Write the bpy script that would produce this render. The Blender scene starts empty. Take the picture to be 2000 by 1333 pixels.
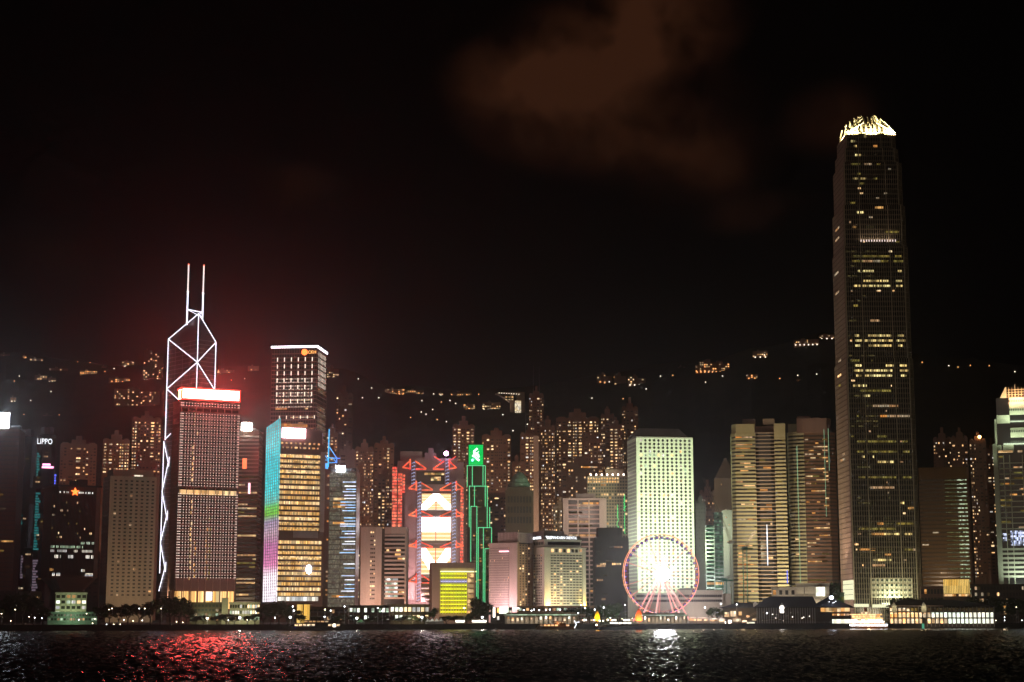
import bpy, math, random
from mathutils import Vector, Matrix
R = math.radians
SC = bpy.context.scene
COL = SC.collection
# ---------------------------------------------------------------- camera
F, PITCH, CAMH = 3350.0, R(9.098), 8.0
cam = bpy.data.objects.new('camera', bpy.data.cameras.new('camera'))
COL.objects.link(cam)
cam.location = (0, 0, CAMH)
cam.rotation_euler = (R(90) + PITCH, 0, 0)
cam.data.sensor_width = 36
cam.data.lens = 36 * F / 2000
cam.data.clip_start = 1
cam.data.clip_end = 12000
SC.camera = cam
# ---------------------------------------------------------------- render, exposure
SC.view_settings.view_transform = 'Standard'
SC.view_settings.look = 'None'
SC.view_settings.exposure = 0
SC.view_settings.gamma = 1
SC.render.engine = 'CYCLES'
cy = SC.cycles
cy.use_denoising = True
cy.use_adaptive_sampling = True
cy.adaptive_threshold = 0.015
cy.max_bounces = 4
cy.diffuse_bounces = 1
cy.glossy_bounces = 2
cy.transmission_bounces = 1
cy.volume_bounces = 0
cy.transparent_max_bounces = 4
cy.sample_clamp_indirect = 4
cy.caustics_reflective = False
cy.caustics_refractive = False
cy.blur_glossy = 0.1
# ---------------------------------------------------------------- world: night sky with a city lit cloud
def nd(t, kind, **kw):
    n = t.nodes.new(kind)
    for k, v in kw.items():
        if k == 'op': n.operation = v
        elif isinstance(k, str) and hasattr(n, k): setattr(n, k, v)
    return n
def mth(t, op, a, b=None, clamp=False):
    n = t.nodes.new('ShaderNodeMath'); n.operation = op; n.use_clamp = clamp
    for i, v in enumerate((a, b)):
        if v is None: continue
        if isinstance(v, (int, float)): n.inputs[i].default_value = v
        else: t.links.new(v, n.inputs[i])
    return n.outputs[0]
w = bpy.data.worlds.new('World'); SC.world = w; w.use_nodes = True
t = w.node_tree
bg = t.nodes['Background']
tc = t.nodes.new('ShaderNodeTexCoord')
sp = t.nodes.new('ShaderNodeSeparateXYZ'); t.links.new(tc.outputs['Generated'], sp.inputs[0])
AZ = mth(t, 'DIVIDE', sp.outputs[0], mth(t, 'MAXIMUM', sp.outputs[1], 0.05))
EL = mth(t, 'DIVIDE', sp.outputs[2], mth(t, 'MAXIMUM', sp.outputs[1], 0.05))
def blob(cx, cz, rx, rz, rot, amp):
    """a soft cloud mass centred on the bearing cx / height cz (tangents)"""
    dx = mth(t, 'SUBTRACT', AZ, cx); dz = mth(t, 'SUBTRACT', EL, cz)
    c, s = math.cos(rot), math.sin(rot)
    u = mth(t, 'ADD', mth(t, 'MULTIPLY', dx, c / rx), mth(t, 'MULTIPLY', dz, s / rx))
    v = mth(t, 'ADD', mth(t, 'MULTIPLY', dx, -s / rz), mth(t, 'MULTIPLY', dz, c / rz))
    q = mth(t, 'ADD', mth(t, 'MULTIPLY', u, u), mth(t, 'MULTIPLY', v, v))
    e_ = mth(t, 'SUBTRACT', 1.0, mth(t, 'MULTIPLY', q, .62), True)
    return mth(t, 'MULTIPLY', mth(t, 'MULTIPLY', e_, e_), amp)
def azel(px, py): return (px - 1000) / F, math.tan(PITCH + math.atan((666.5 - py) / F))
cl = None
for px, py, rx, ry, rot, amp in ((1190, 90, 290, 130, 20, 1.5), (1020, 150, 160, 90, 0, .9), (1080, 240, 190, 100, -8, .7), (1260, 230, 260, 170, -20, .6),
                                 (1310, 50, 150, 120, 0, .5), (1370, 300, 120, 70, -30, .4), (1640, 230, 110, 80, 15, .4), (1490, 415, 120, 45, 10, .26), (560, 360, 90, 50, 0, .22),
                                 (120, 500, 120, 50, -10, .15)):
    a, e = azel(px, py)
    b_ = blob(a, e, rx / F, ry / F, R(rot), amp)
    cl = b_ if cl is None else mth(t, 'ADD', cl, b_)
nz = t.nodes.new('ShaderNodeTexNoise'); nz.inputs["Scale"].default_value = 22; nz.inputs['Detail'].default_value = 9; nz.inputs['Roughness'].default_value = .52
nz.inputs['Distortion'].default_value = .15
t.links.new(tc.outputs['Generated'], nz.inputs['Vector'])
wisp = mth(t, 'MULTIPLY', mth(t, 'SUBTRACT', nz.outputs[0], .30, True), 2.6)
dens = mth(t, 'MULTIPLY', mth(t, 'MULTIPLY', cl, wisp), 1.0, True)
mx = t.nodes.new('ShaderNodeMix'); mx.data_type = 'RGBA'
t.links.new(dens, mx.inputs[0])
mx.inputs[6].default_value = (.0004, .0003, .0003, 1)
mx.inputs[7].default_value = (.033, .0112, .0050, 1)
t.links.new(mx.outputs[2], bg.inputs['Color'])
bg.inputs['Strength'].default_value = 1.0
# ---------------------------------------------------------------- the glow of the Kowloon shore behind the camera
sd = bpy.data.lights.new('shore_glow', 'SUN'); sd.energy = .09; sd.angle = R(24); sd.color = (1, .72, .50)
so = bpy.data.objects.new('shore_glow', sd); COL.objects.link(so)
so.rotation_euler = Vector((.10, 1, -.10)).to_track_quat('-Z', 'Y').to_euler()
# ---------------------------------------------------------------- helpers: photo bearing -> place on the ground
def slope(px, py=1190): return (px - 1000) / (F * math.cos(PITCH) - (666.5 - py) * math.sin(PITCH))
def X(px, D, py=1190): return slope(px, py) * D
def Z(py, D): return CAMH + D * math.tan(PITCH + math.atan((666.5 - py) / F))
def PT(px, py, D): return Vector((X(px, D, py), D, Z(py, D)))
rnd = random.Random(7)
# ---------------------------------------------------------------- materials
MAT = {}
def newmat(name):
    m = bpy.data.materials.new(name); m.use_nodes = True
    t = m.node_tree; t.nodes.clear()
    o = t.nodes.new('ShaderNodeOutputMaterial')
    MAT[name] = m
    return m, t, o
def wall(name, col, rough=.75, var=.18, scale=.12, streak=True, metal=0.0, spec=.3):
    """painted or stone cladding: base colour with broad mottling and vertical weather streaks"""
    m, t, o = newmat(name)
    p = t.nodes.new('ShaderNodeBsdfPrincipled')
    p.inputs['Roughness'].default_value = rough; p.inputs['Metallic'].default_value = metal
    p.inputs['Specular IOR Level'].default_value = spec
    g = t.nodes.new('ShaderNodeNewGeometry')
    mp = t.nodes.new('ShaderNodeMapping'); mp.inputs['Scale'].default_value = (1, 1, .12 if streak else 1)
    t.links.new(g.outputs['Position'], mp.inputs[0])
    n = t.nodes.new('ShaderNodeTexNoise'); n.inputs['Scale'].default_value = scale; n.inputs['Detail'].default_value = 6; n.inputs['Roughness'].default_value = .65
    t.links.new(mp.outputs[0], n.inputs['Vector'])
    mxx = t.nodes.new('ShaderNodeMix'); mxx.data_type = 'RGBA'
    t.links.new(n.outputs[0], mxx.inputs[0])
    mxx.inputs[6].default_value = tuple(max(0, c * (1 - 2 * var)) for c in col) + (1,)
    mxx.inputs[7].default_value = tuple(min(1, c * (1 + 2 * var)) for c in col) + (1,)
    t.links.new(mxx.outputs[2], p.inputs['Base Color'])
    t.links.new(p.outputs[0], o.inputs[0])
    return m
def glass(name, col=(.012, .013, .016), rough=.12):
    m, t, o = newmat(name)
    p = t.nodes.new('ShaderNodeBsdfPrincipled')
    p.inputs['Base Color'].default_value = tuple(col) + (1,)
    p.inputs['Roughness'].default_value = rough
    p.inputs['Specular IOR Level'].default_value = .6
    t.links.new(p.outputs[0], o.inputs[0])
    return m
def lit(name, c1, c2, s, bay=2.6, fl=3.6, lo=.25, gate=0.0, sampled=False):
    """a lit interior seen through glass: brightness and tint change from bay to bay"""
    m, t, o = newmat(name)
    g = t.nodes.new('ShaderNodeNewGeometry')
    s3 = t.nodes.new('ShaderNodeSeparateXYZ'); t.links.new(g.outputs['Position'], s3.inputs[0])
    u = mth(t, 'ADD', s3.outputs[0], mth(t, 'MULTIPLY', s3.outputs[1], .7))
    cb = t.nodes.new('ShaderNodeCombineXYZ')
    t.links.new(mth(t, 'FLOOR', mth(t, 'DIVIDE', u, bay)), cb.inputs[0])
    t.links.new(mth(t, 'FLOOR', mth(t, 'DIVIDE', s3.outputs[2], fl)), cb.inputs[2])
    wn = t.nodes.new('ShaderNodeTexWhiteNoise'); t.links.new(cb.outputs[0], wn.inputs['Vector'])
    cb2 = t.nodes.new('ShaderNodeCombineXYZ')
    t.links.new(mth(t, 'FLOOR', mth(t, 'DIVIDE', u, bay * 5.3)), cb2.inputs[0])
    t.links.new(mth(t, 'FLOOR', mth(t, 'DIVIDE', s3.outputs[2], fl)), cb2.inputs[2])
    wn2 = t.nodes.new('ShaderNodeTexWhiteNoise'); t.links.new(cb2.outputs[0], wn2.inputs['Vector'])
    mxx = t.nodes.new('ShaderNodeMix'); mxx.data_type = 'RGBA'
    t.links.new(wn2.outputs[0], mxx.inputs[0])
    mxx.inputs[6].default_value = tuple(c1) + (1,); mxx.inputs[7].default_value = tuple(c2) + (1,)
    v = mth(t, 'ADD', mth(t, 'MULTIPLY', mth(t, 'POWER', wn.outputs[0], 1.6), 1 - lo), lo)
    if gate > 0:   # whole rooms that are dark
        v = mth(t, 'MULTIPLY', v, mth(t, 'GREATER_THAN', wn2.outputs[0], gate))
    e = t.nodes.new('ShaderNodeEmission')
    t.links.new(mxx.outputs[2], e.inputs[0])
    t.links.new(mth(t, 'MULTIPLY', v, s), e.inputs[1])
    t.links.new(e.outputs[0], o.inputs[0])
    m.cycles.emission_sampling = 'FRONT' if sampled else 'NONE'
    return m
def emit(name, col, s, sampled=False):
    m, t, o = newmat(name)
    e = t.nodes.new('ShaderNodeEmission')
    e.inputs[0].default_value = tuple(col) + (1,); e.inputs[1].default_value = s
    t.links.new(e.outputs[0], o.inputs[0])
    m.cycles.emission_sampling = 'FRONT' if sampled else 'NONE'
    return m
wall('brown_stone', (.34, .25, .18)); wall('beige_tile', (.46, .38, .29)); wall('pale_stone', (.62, .58, .50)); wall('white_paint', (.78, .77, .72))
wall('grey_concrete', (.32, .30, .28)); wall('dark_metal', (.05, .05, .055), rough=.4, metal=.3); wall('dark_brown', (.13, .08, .06)); wall('rose_stone', (.50, .36, .34))
wall('steel', (.42, .41, .42), rough=.45, metal=.5); wall('fin', (.62, .56, .46), rough=.5); wall('asphalt', (.05, .05, .05), streak=False, scale=.5)
wall('paving', (.22, .21, .19), streak=False, scale=.4); wall('seawall', (.07, .065, .06), streak=False, scale=.3); wall('roof_tile', (.035, .037, .045), rough=.6)
wall('red_steel', (.5, .06, .04), rough=.4); wall('green_paint', (.05, .25, .19)); wall('timber', (.16, .07, .03)); wall('dark_stone', (.09, .075, .065))
wall('green_copper', (.20, .30, .24)); wall('hull', (.03, .028, .03)); wall('dim_block', (.24, .14, .11)); wall('dim_pale', (.30, .22, .165))
glass('dark_glass'); glass('brown_glass', (.03, .018, .012)); glass('window_dark', (.004, .004, .005), .35); glass('green_glass', (.02, .06, .045), .2)
lit('w_warm', (1, .50, .16), (1, .72, .36), 1.5); lit('w_amber', (1, .36, .07), (1, .52, .16), 1.1); lit('w_white', (1, .86, .62), (.9, .95, 1), 1.8)
lit('w_green', (.62, .9, .55), (.85, 1, .8), 1.1); lit('w_dim', (.8, .48, .10), (.45, .40, .10), .40); lit('w_faint', (.5, .28, .12), (.42, .30, .12), .14)
lit('w_home', (1, .50, .17), (1, .76, .42), 2.6, bay=1.5, lo=.4); lit('w_homedim', (1, .5, .2), (.9, .75, .5), .8, bay=1.5, lo=.3)
PAL_HOME = ['w_home'] * 5 + ['w_warm'] * 2 + ['w_homedim'] * 5 + ['w_white']
PAL_OFF = ['w_warm'] * 3 + ['w_dim'] * 3 + ['w_amber'] + ['w_white']
# ---------------------------------------------------------------- mesh builder
class MB:
    def __init__(s): s.v = []; s.f = []; s.m = []
    def quad(s, a, b, c, d, m=0):
        n = len(s.v); s.v += [tuple(a), tuple(b), tuple(c), tuple(d)]; s.f.append((n, n + 1, n + 2, n + 3)); s.m.append(m)
    def box(s, x0, y0, z0, x1, y1, z1, m=0):
        n = len(s.v)
        s.v += [(x0, y0, z0), (x1, y0, z0), (x1, y1, z0), (x0, y1, z0), (x0, y0, z1), (x1, y0, z1), (x1, y1, z1), (x0, y1, z1)]
        for q in ((0, 3, 2, 1), (4, 5, 6, 7), (0, 1, 5, 4), (1, 2, 6, 5), (2, 3, 7, 6), (3, 0, 4, 7)):
            s.f.append(tuple(n + i for i in q)); s.m.append(m)
    def prism(s, pts, z0, z1, m=0, top=None, ztop=None):
        """pts counter-clockwise; top = other outline for a taper; ztop = one height per corner"""
        n = len(s.v); k = len(pts); tp = top or pts
        s.v += [(p[0], p[1], z0) for p in pts]
        s.v += [(p[0], p[1], (ztop[i] if ztop else z1)) for i, p in enumerate(tp)]
        for i in range(k):
            j = (i + 1) % k; s.f.append((n + i, n + j, n + k + j, n + k + i)); s.m.append(m)
        s.f.append(tuple(n + k + i for i in range(k))); s.m.append(m)
        s.f.append(tuple(n + k - 1 - i for i in range(k))); s.m.append(m)
    def tube(s, p, q, r, m=0, n=5, r2=None):
        p, q = Vector(p), Vector(q); d = (q - p)
        if d.length < 1e-6: return
        d.normalize(); a = d.orthogonal().normalized(); b = d.cross(a); r2 = r if r2 is None else r2
        k = len(s.v)
        for c, rr in ((p, r), (q, r2)):
            for i in range(n):
                an = 2 * math.pi * i / n
                s.v.append(tuple(c + (a * math.cos(an) + b * math.sin(an)) * rr))
        for i in range(n):
            j = (i + 1) % n; s.f.append((k + i, k + j, k + n + j, k + n + i)); s.m.append(m)
        s.f.append(tuple(k + n - 1 - i for i in range(n))); s.m.append(m)
        s.f.append(tuple(k + n + i for i in range(n))); s.m.append(m)
    def path(s, pts, r, m=0, n=5):
        for a, b in zip(pts, pts[1:]): s.tube(a, b, r, m, n)
    def ball(s, c, r, m=0, nu=8, nv=5, sz=1.0):
        k = len(s.v); c = Vector(c)
        for i in range(nv + 1):
            ph = math.pi * i / nv
            for j in range(nu):
                th = 2 * math.pi * j / nu
                s.v.append((c.x + r * math.sin(ph) * math.cos(th), c.y + r * math.sin(ph) * math.sin(th), c.z + r * sz * math.cos(ph)))
        for i in range(nv):
            for j in range(nu):
                j2 = (j + 1) % nu
                s.f.append((k + i * nu + j, k + (i + 1) * nu + j, k + (i + 1) * nu + j2, k + i * nu + j2)); s.m.append(m)
    def build(s, name, mats, parent=None, loc=None):
        me = bpy.data.meshes.new(name); me.from_pydata(s.v, [], s.f)
        if isinstance(mats, str): mats = [mats]
        for q in mats: me.materials.append(MAT[q])
        if len(mats) > 1: me.polygons.foreach_set('material_index', s.m)
        me.update()
        o = bpy.data.objects.new(name, me); COL.objects.link(o)
        if parent: o.parent = parent
        if loc: o.location = loc
        return o
def tag(o, label, cat, group=None, kind=None):
    if label: o['label'] = label
    if cat: o['category'] = cat
    if group: o['group'] = group
    if kind: o['kind'] = kind
    return o
def struct(o): o['kind'] = 'structure'; return o
def empty(name, loc, rz=0):
    o = bpy.data.objects.new(name, None); COL.objects.link(o); o.location = loc; o.rotation_euler = (0, 0, rz); o.empty_display_size = 1
    return o
UNIT = {}
def unitbox(mat):
    if mat not in UNIT:
        b = MB(); b.box(-.5, -.5, -.5, .5, .5, .5)
        me = bpy.data.meshes.new('pane'); me.from_pydata(b.v, [], b.f); me.materials.append(MAT[mat]); UNIT[mat] = me
    return UNIT[mat]
CUBE8 = None
class Tower:
    """a building standing on its base Empty; local x runs along the harbour front, y into the island"""
    def __init__(s, name, label, cat, xl, xm, xr, D, theta, base=3.0, py=1190, group=None, depth=None):
        if theta < 0 and xm - xl < .5: xm = xr
        az = math.atan(slope(xm, py)); th = R(theta) - az; s.D = D; s.th = th      # theta: turn away from the line of sight
        c, sn = math.cos(th), math.sin(th)
        if theta >= 0:      # left flank xl..xm in view, front xm..xr
            ox, oy = X(xm, D, py), D
            r = slope(xr, py); s.w = (r * oy - ox) / (c - r * sn)
            r = slope(xl, py); s.d = (ox - r * oy) / (sn + r * c) if xm - xl > .5 else (depth or 30)
        else:    # front xl..xm, right flank xm..xr in view
            cx, cy_ = X(xm, D, py), D
            r = slope(xl, py); s.w = (cx - r * cy_) / (c - r * sn)
            ox, oy = cx - s.w * c, cy_ - s.w * sn
            r = slope(xr, py); s.d = (r * cy_ - cx) / (-sn - r * c) if xr - xm > .5 else (depth or 30)
        if depth: s.d = depth
        s.o = empty(name, (ox, oy, base), th); s.base = base
        tag(s.o, label, cat, group)
        s.wins = {}
    def z(s, py, D=None): return Z(py, D or s.D) - s.base
    def u(s, px, py=1190):
        """local x on the front face under photo bearing px"""
        r = slope(px, py); ox, oy = s.o.location.x, s.o.location.y
        return (r * oy - ox) / (math.cos(s.th) - r * math.sin(s.th))
    def part(s, name, mb, mats, parent=None, label=None):
        o = mb.build(name, mats, parent or s.o)
        if label: o['label'] = label
        return o
    def win(s, face, u, z, wu, wz, mat, part='window', off=0.0, th=.12, pr=0):
        """a pane centred at u (along the face) and z"""
        if face == 'F': c = (u, -off, z); d = (wu, th, wz)
        elif face == 'L': c = (-off, u, z); d = (th, wu, wz)
        elif face == 'R': c = (s.w + off, u, z); d = (th, wu, wz)
        s.wins.setdefault(part, []).append((pr, wu * wz, c, d, mat))
    def finish(s, cap=100):
        for part, L in s.wins.items():
            L.sort(key=lambda q: (-q[0], -q[1]))
            for pr, a, c, d, mat in L[:cap]:
                o = bpy.data.objects.new(part, unitbox(mat)); COL.objects.link(o)
                o.parent = s.o; o.location = c; o.scale = d
            if len(L) > cap:
                b = MB(); mats = []
                for pr, a, c, d, mat in L[cap:]:
                    if mat not in mats: mats.append(mat)
                    b.box(c[0] - d[0] / 2, c[1] - d[1] / 2, c[2] - d[2] / 2, c[0] + d[0] / 2, c[1] + d[1] / 2, c[2] + d[2] / 2, mats.index(mat))
                o = b.build(part, mats, s.o); o['kind'] = 'stuff'
        s.wins = {}
def facelen(T, face): return T.w if face == 'F' else T.d
def fbox(mb, T, face, u0, u1, z0, z1, out, inn=0.0, m=0):
    """box on a face of T, proud by out, let in by inn"""
    if face == 'F': mb.box(u0, -out, z0, u1, inn, z1, m)
    elif face == 'L': mb.box(-out, u0, z0, inn, u1, z1, m)
    elif face == 'R': mb.box(T.w - inn, u0, z0, T.w + out, u1, z1, m)
def grid(T, mb, face, u0, u1, z0, z1, nc, nr, fu, fz, out=.5, m=0, edge=True, lo=None, hi=None):
    """wall lattice of piers and spandrels; openings take fu x fz of each cell. Returns the opening centres."""
    cu, cz = (u1 - u0) / nc, (z1 - z0) / nr; pw, ph = cu * (1 - fu), cz * (1 - fz)
    for i in range(nc + 1):
        a = u0 + i * cu; fbox(mb, T, face, max(u0, a - pw / 2), min(u1, a + pw / 2), z0, z1, out, m=m)
    for j in range(nr + 1):
        b = z0 + j * cz; fbox(mb, T, face, u0, u1, max(z0, b - ph / 2), min(z1, b + ph / 2), out - .04, m=m)
    return [(i, j, u0 + (i + .5) * cu, z0 + (j + .5) * cz, cu * fu, cz * fz) for j in range(nr) for i in range(nc)]
# ================================================================ THE SETTING
def shore_y(px):
    """distance of the sea wall under photo bearing px"""
    L = ((-400, 900), (0, 924), (560, 975), (1000, 1030), (1450, 1072), (2400, 1140))
    for (a, ya), (b, yb) in zip(L, L[1:]):
        if px <= b: return ya + (yb - ya) * (px - a) / (b - a)
    return 1140
import numpy as np
NR, NA = 1050, 560
rr = 190 * (1230 / 190) ** (np.arange(NR + 1) / NR); aa = np.radians(np.linspace(-23, 23, NA + 1))
WX = np.outer(rr, np.sin(aa)); WY = np.outer(rr, np.cos(aa)); WH = np.zeros_like(WX)
rs = np.random.RandomState(5); step = (rr * .0018)[:, None]
for k in range(64):
    lam = 1.1 * (6.0 / 1.1) ** rs.rand(); th_ = math.radians(90 + 55 * rs.randn() * .75 + 18); kx, ky = 2 * math.pi / lam * math.cos(th_), 2 * math.pi / lam * math.sin(th_)
    am = .0165 * lam ** .40 * (.6 + .8 * rs.rand())
    ph = kx * WX + ky * WY + rs.rand() * 6.28 + 1.1 * np.sin(WX * .021 * (1 + rs.rand()) + WY * .013 + rs.rand() * 6)
    WH += am * (1 - np.abs(np.sin(ph * .5)) * 2 + .27) * np.clip((lam / step - 1.0) / 1.5, .35, 1)
nv = (NR + 1) * (NA + 1)
co = np.stack([WX, WY, WH], -1).reshape(-1, 3)
me = bpy.data.meshes.new('water')
i0_ = (np.arange(NR)[:, None] * (NA + 1) + np.arange(NA)[None, :]).reshape(-1)
fc = np.stack([i0_, i0_ + 1, i0_ + NA + 2, i0_ + NA + 1], -1)[:, ::-1]
out_ = np.array([(-1300, -60, -.4), (1300, -60, -.4), (1300, 1260, -.4), (-1300, 1260, -.4)])
co = np.concatenate([co, out_]); fc = np.concatenate([fc, [[nv, nv + 1, nv + 2, nv + 3]]])
me.vertices.add(len(co)); me.vertices.foreach_set('co', co.reshape(-1)); me.loops.add(len(fc) * 4); me.loops.foreach_set('vertex_index', fc.reshape(-1).astype(np.int32))
me.polygons.add(len(fc)); me.polygons.foreach_set('loop_start', np.arange(len(fc), dtype=np.int32) * 4); me.polygons.foreach_set('loop_total', np.full(len(fc), 4, dtype=np.int32))
me.polygons.foreach_set('use_smooth', np.ones(len(fc), dtype=bool)); me.update(calc_edges=True)
m, t, o_ = newmat('water')
p = t.nodes.new('ShaderNodeBsdfAnisotropic'); p.inputs['Roughness'].default_value = .14; p.inputs['Color'].default_value = (1, 1, 1, 1)   # wind-roughened sea: facets turned to the viewer mirror about a quarter of the light
pd = t.nodes.new('ShaderNodeBsdfDiffuse'); pd.inputs['Color'].default_value = (.006, .008, .010, 1)
pm = t.nodes.new('ShaderNodeMixShader'); pm.inputs[0].default_value = .34
g = t.nodes.new('ShaderNodeNewGeometry')
mp = t.nodes.new('ShaderNodeMapping'); mp.inputs['Scale'].default_value = (1.5, .65, 1); mp.inputs['Rotation'].default_value = (0, 0, R(8))
t.links.new(g.outputs['Position'], mp.inputs[0])
n1 = t.nodes.new('ShaderNodeTexNoise'); n1.inputs['Scale'].default_value = .55; n1.inputs['Detail'].default_value = 5; n1.inputs['Roughness'].default_value = .62
t.links.new(mp.outputs[0], n1.inputs['Vector'])
n2 = t.nodes.new('ShaderNodeTexNoise'); n2.inputs['Scale'].default_value = .09; n2.inputs['Detail'].default_value = 3
t.links.new(mp.outputs[0], n2.inputs['Vector'])
hgt = mth(t, 'ADD', mth(t, 'MULTIPLY', n1.outputs[0], 1.0), mth(t, 'MULTIPLY', n2.outputs[0], 1.6))
bp = t.nodes.new('ShaderNodeBump'); bp.inputs['Strength'].default_value = 1; bp.inputs['Distance'].default_value = .09
t.links.new(hgt, bp.inputs['Height']); t.links.new(bp.outputs[0], p.inputs['Normal'])
t.links.new(pd.outputs[0], pm.inputs[1]); t.links.new(p.outputs[0], pm.inputs[2]); t.links.new(pm.outputs[0], o_.inputs[0])
me.materials.append(m); wo = bpy.data.objects.new('water', me); COL.objects.link(wo); struct(wo)
# land: one sheet from the sea wall back to the foot of the hill
b = MB(); pts = []
for px in range(-500, 2601, 100):
    D = shore_y(px); pts.append((X(px, D, 1215), D))
for (xa, ya), (xb, yb) in zip(pts, pts[1:]):
    b.quad((xa, ya, 3), (xb, yb, 3), (xb * 3, 3200, 3), (xa * 3, 3200, 3))
struct(b.build('ground', 'asphalt'))
b = MB()
for (xa, ya), (xb, yb) in zip(pts, pts[1:]):
    b.quad((xa, ya, -1), (xb, yb, -1), (xb, yb, 3.25), (xa, ya, 3.25)); b.quad((xa, ya, 3.25), (xb, yb, 3.25), (xb, yb + 1.2, 3.25), (xa, ya + 1.2, 3.25))
struct(b.build('quay_wall', 'seawall'))
b = MB()
for (xa, ya), (xb, yb) in zip(pts, pts[1:]):
    b.quad((xa, ya + 1.2, 3.12), (xb, yb + 1.2, 3.12), (xb, yb + 16, 3.12), (xa, ya + 16, 3.12))
struct(b.build('promenade_pavement', 'paving'))
# the hill behind the city
RIDGE = [(-500, 640), (-200, 668), (0, 684), (60, 694), (150, 707), (300, 712), (500, 712), (650, 716), (760, 748), (900, 758), (1000, 756), (1100, 742), (1180, 730), (1320, 706),
         (1400, 696), (1500, 674), (1630, 646), (1720, 640), (1800, 690), (1930, 700), (2050, 715), (2400, 735)]
def ridge(px):
    if px <= RIDGE[0][0]: return RIDGE[0][1]
    for (a, ya), (c, yc) in zip(RIDGE, RIDGE[1:]):
        if px <= c:
            k = (px - a) / (c - a); k = k * k * (3 - 2 * k); return ya + (yc - ya) * k
    return RIDGE[-1][1]
H0, H1 = 1950.0, 2900.0
from mathutils import noise
def hill(x, y):
    k = min(1.0, max(0.0, (y - H0) / (H1 - H0)))
    if k <= 0: return 3.0
    px = 1000 + (x / y) * 3393
    top = Z(ridge(px), H1) - 3
    s = k ** 1.15
    n = noise.noise(Vector((x * .004, y * .004, 0))) * 26 * math.sin(math.pi * min(1, k)) + noise.noise(Vector((x * .02, y * .02, 3))) * 5 * k
    return 3 + top * s + n
b = MB(); NX, NY = 150, 46
xs = [-1800 + 3600 * i / NX for i in range(NX + 1)]
for j in range(NY + 1):
    y = H0 - 20 + (H1 + 350 - H0) * j / NY
    for x in xs:
        xx = x * y / 2900
        h = hill(xx, y)
        if y > H1: h -= (y - H1) * .35
        b.v.append((xx, y, h - (1.5 if j == 0 else 0)))
for j in range(NY):
    for i in range(NX):
        a = j * (NX + 1) + i; b.f.append((a, a + 1, a + NX + 2, a + NX + 1)); b.m.append(0)
wall('hill_wood', (.05, .045, .03), rough=.95, var=.4, scale=.03, streak=False, spec=0.05)
hl = struct(b.build('hill', 'hill_wood'))
def onhill(px, py):
    """the spot where the line of sight at (px, py) meets the hill"""
    y = H0
    while y < H1:
        if hill(X(px, y, py), y) >= Z(py, y): break
        y += 6
    y = min(y, H1 - 10)
    return Vector((X(px, y, py), y, hill(X(px, y, py), y)))
# ================================================================ TOWER TOOLS
def runs(T, face, u0, u1, zs, hgt, pal, p, bay=2.6, off=.1, part='window_band', lmin=2, lmax=9, dark=None, pr=0):
    """lit stretches of ribbon window, floor by floor"""
    n = max(1, int((u1 - u0) / bay)); bay = (u1 - u0) / n
    for z in zs:
        q = p(z) if callable(p) else p
        i = 0
        while i < n:
            L = min(rnd.randint(lmin, lmax), n - i)
            if rnd.random() < q: T.win(face, u0 + (i + L / 2) * bay, z, L * bay - .1, hgt, rnd.choice(pal), part, off, pr=pr)
            elif dark: T.win(face, u0 + (i + L / 2) * bay, z, L * bay - .1, hgt, dark, part, off, pr=pr - 1)
            i += L
def floors(z0, z1, fh): n = max(1, int(round((z1 - z0) / fh))); return [z0 + (i + .5) * (z1 - z0) / n for i in range(n)], (z1 - z0) / n
def rooftop(T, h, mat='dark_metal', k=3, seed=None):
    r = random.Random(seed or hash_(T.o.name))
    b = MB()
    b.box(-.3, -.3, h, T.w + .3, .5, h + 1.3); b.box(-.3, T.d - .5, h, T.w + .3, T.d + .3, h + 1.3); b.box(-.3, .5, h, .5, T.d - .5, h + 1.25); b.box(T.w - .5, .5, h, T.w + .3, T.d - .5, h + 1.25)
    T.part('parapet', b, mat)
    for i in range(k):
        b = MB(); x = r.uniform(.1, .7) * T.w; y = r.uniform(.15, .6) * T.d; a = r.uniform(.12, .28) * T.w; hh = r.uniform(2, 6)
        b.box(x, y, h - .2, x + a, y + a, h + hh); T.part('roof_plant', b, mat)
    b = MB(); b.tube((T.w * .5, T.d * .5, h), (T.w * .5, T.d * .5, h + 9), .15); T.part('aerial', b, mat)
def hash_(s): return sum((i + 1) * ord(c) for i, c in enumerate(s)) % 9973
def text_mesh(txt, size, mat, parent, loc, rot=(R(90), 0, 0), name='lettering', width=None, extr=.15):
    cu = bpy.data.curves.new(name, 'FONT'); cu.body = txt; cu.size = size; cu.extrude = extr; cu.resolution_u = 2
    o = bpy.data.objects.new('tmp', cu); COL.objects.link(o)
    dg = bpy.context.evaluated_depsgraph_get(); me = bpy.data.meshes.new_from_object(o.evaluated_get(dg))
    bpy.data.objects.remove(o); me.materials.clear(); me.materials.append(MAT[mat])
    q = bpy.data.objects.new(name, me); COL.objects.link(q); q.parent = parent; q.location = loc; q.rotation_euler = rot
    if width:
        x1 = max(v.co.x for v in me.vertices); q.scale = (width / x1, 1, 1)
    return q
def lamp_area(name, loc, to, size, energy, col, sy=None, spread=180):
    d = bpy.data.lights.new(name, 'AREA'); d.energy = energy; d.color = col; d.size = size; d.spread = R(spread)
    if sy: d.shape = 'RECTANGLE'; d.size_y = sy
    o = bpy.data.objects.new(name, d); COL.objects.link(o); o.location = loc
    o.rotation_euler = (Vector(to) - Vector(loc)).to_track_quat('-Z', 'Y').to_euler(); return o
def flood(T, name, loc, to, size, energy, col, **k):
    """a flood lamp given in the building's own axes"""
    o = lamp_area(name, loc, to, size, energy, col, **k); o.parent = T.o; return o
emit('neon_white', (.86, .84, 1), 2.6); emit('sign_white', (.85, .93, 1), 45, True); emit('sign_warmwhite', (1, .96, .86), 40, True)
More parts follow.
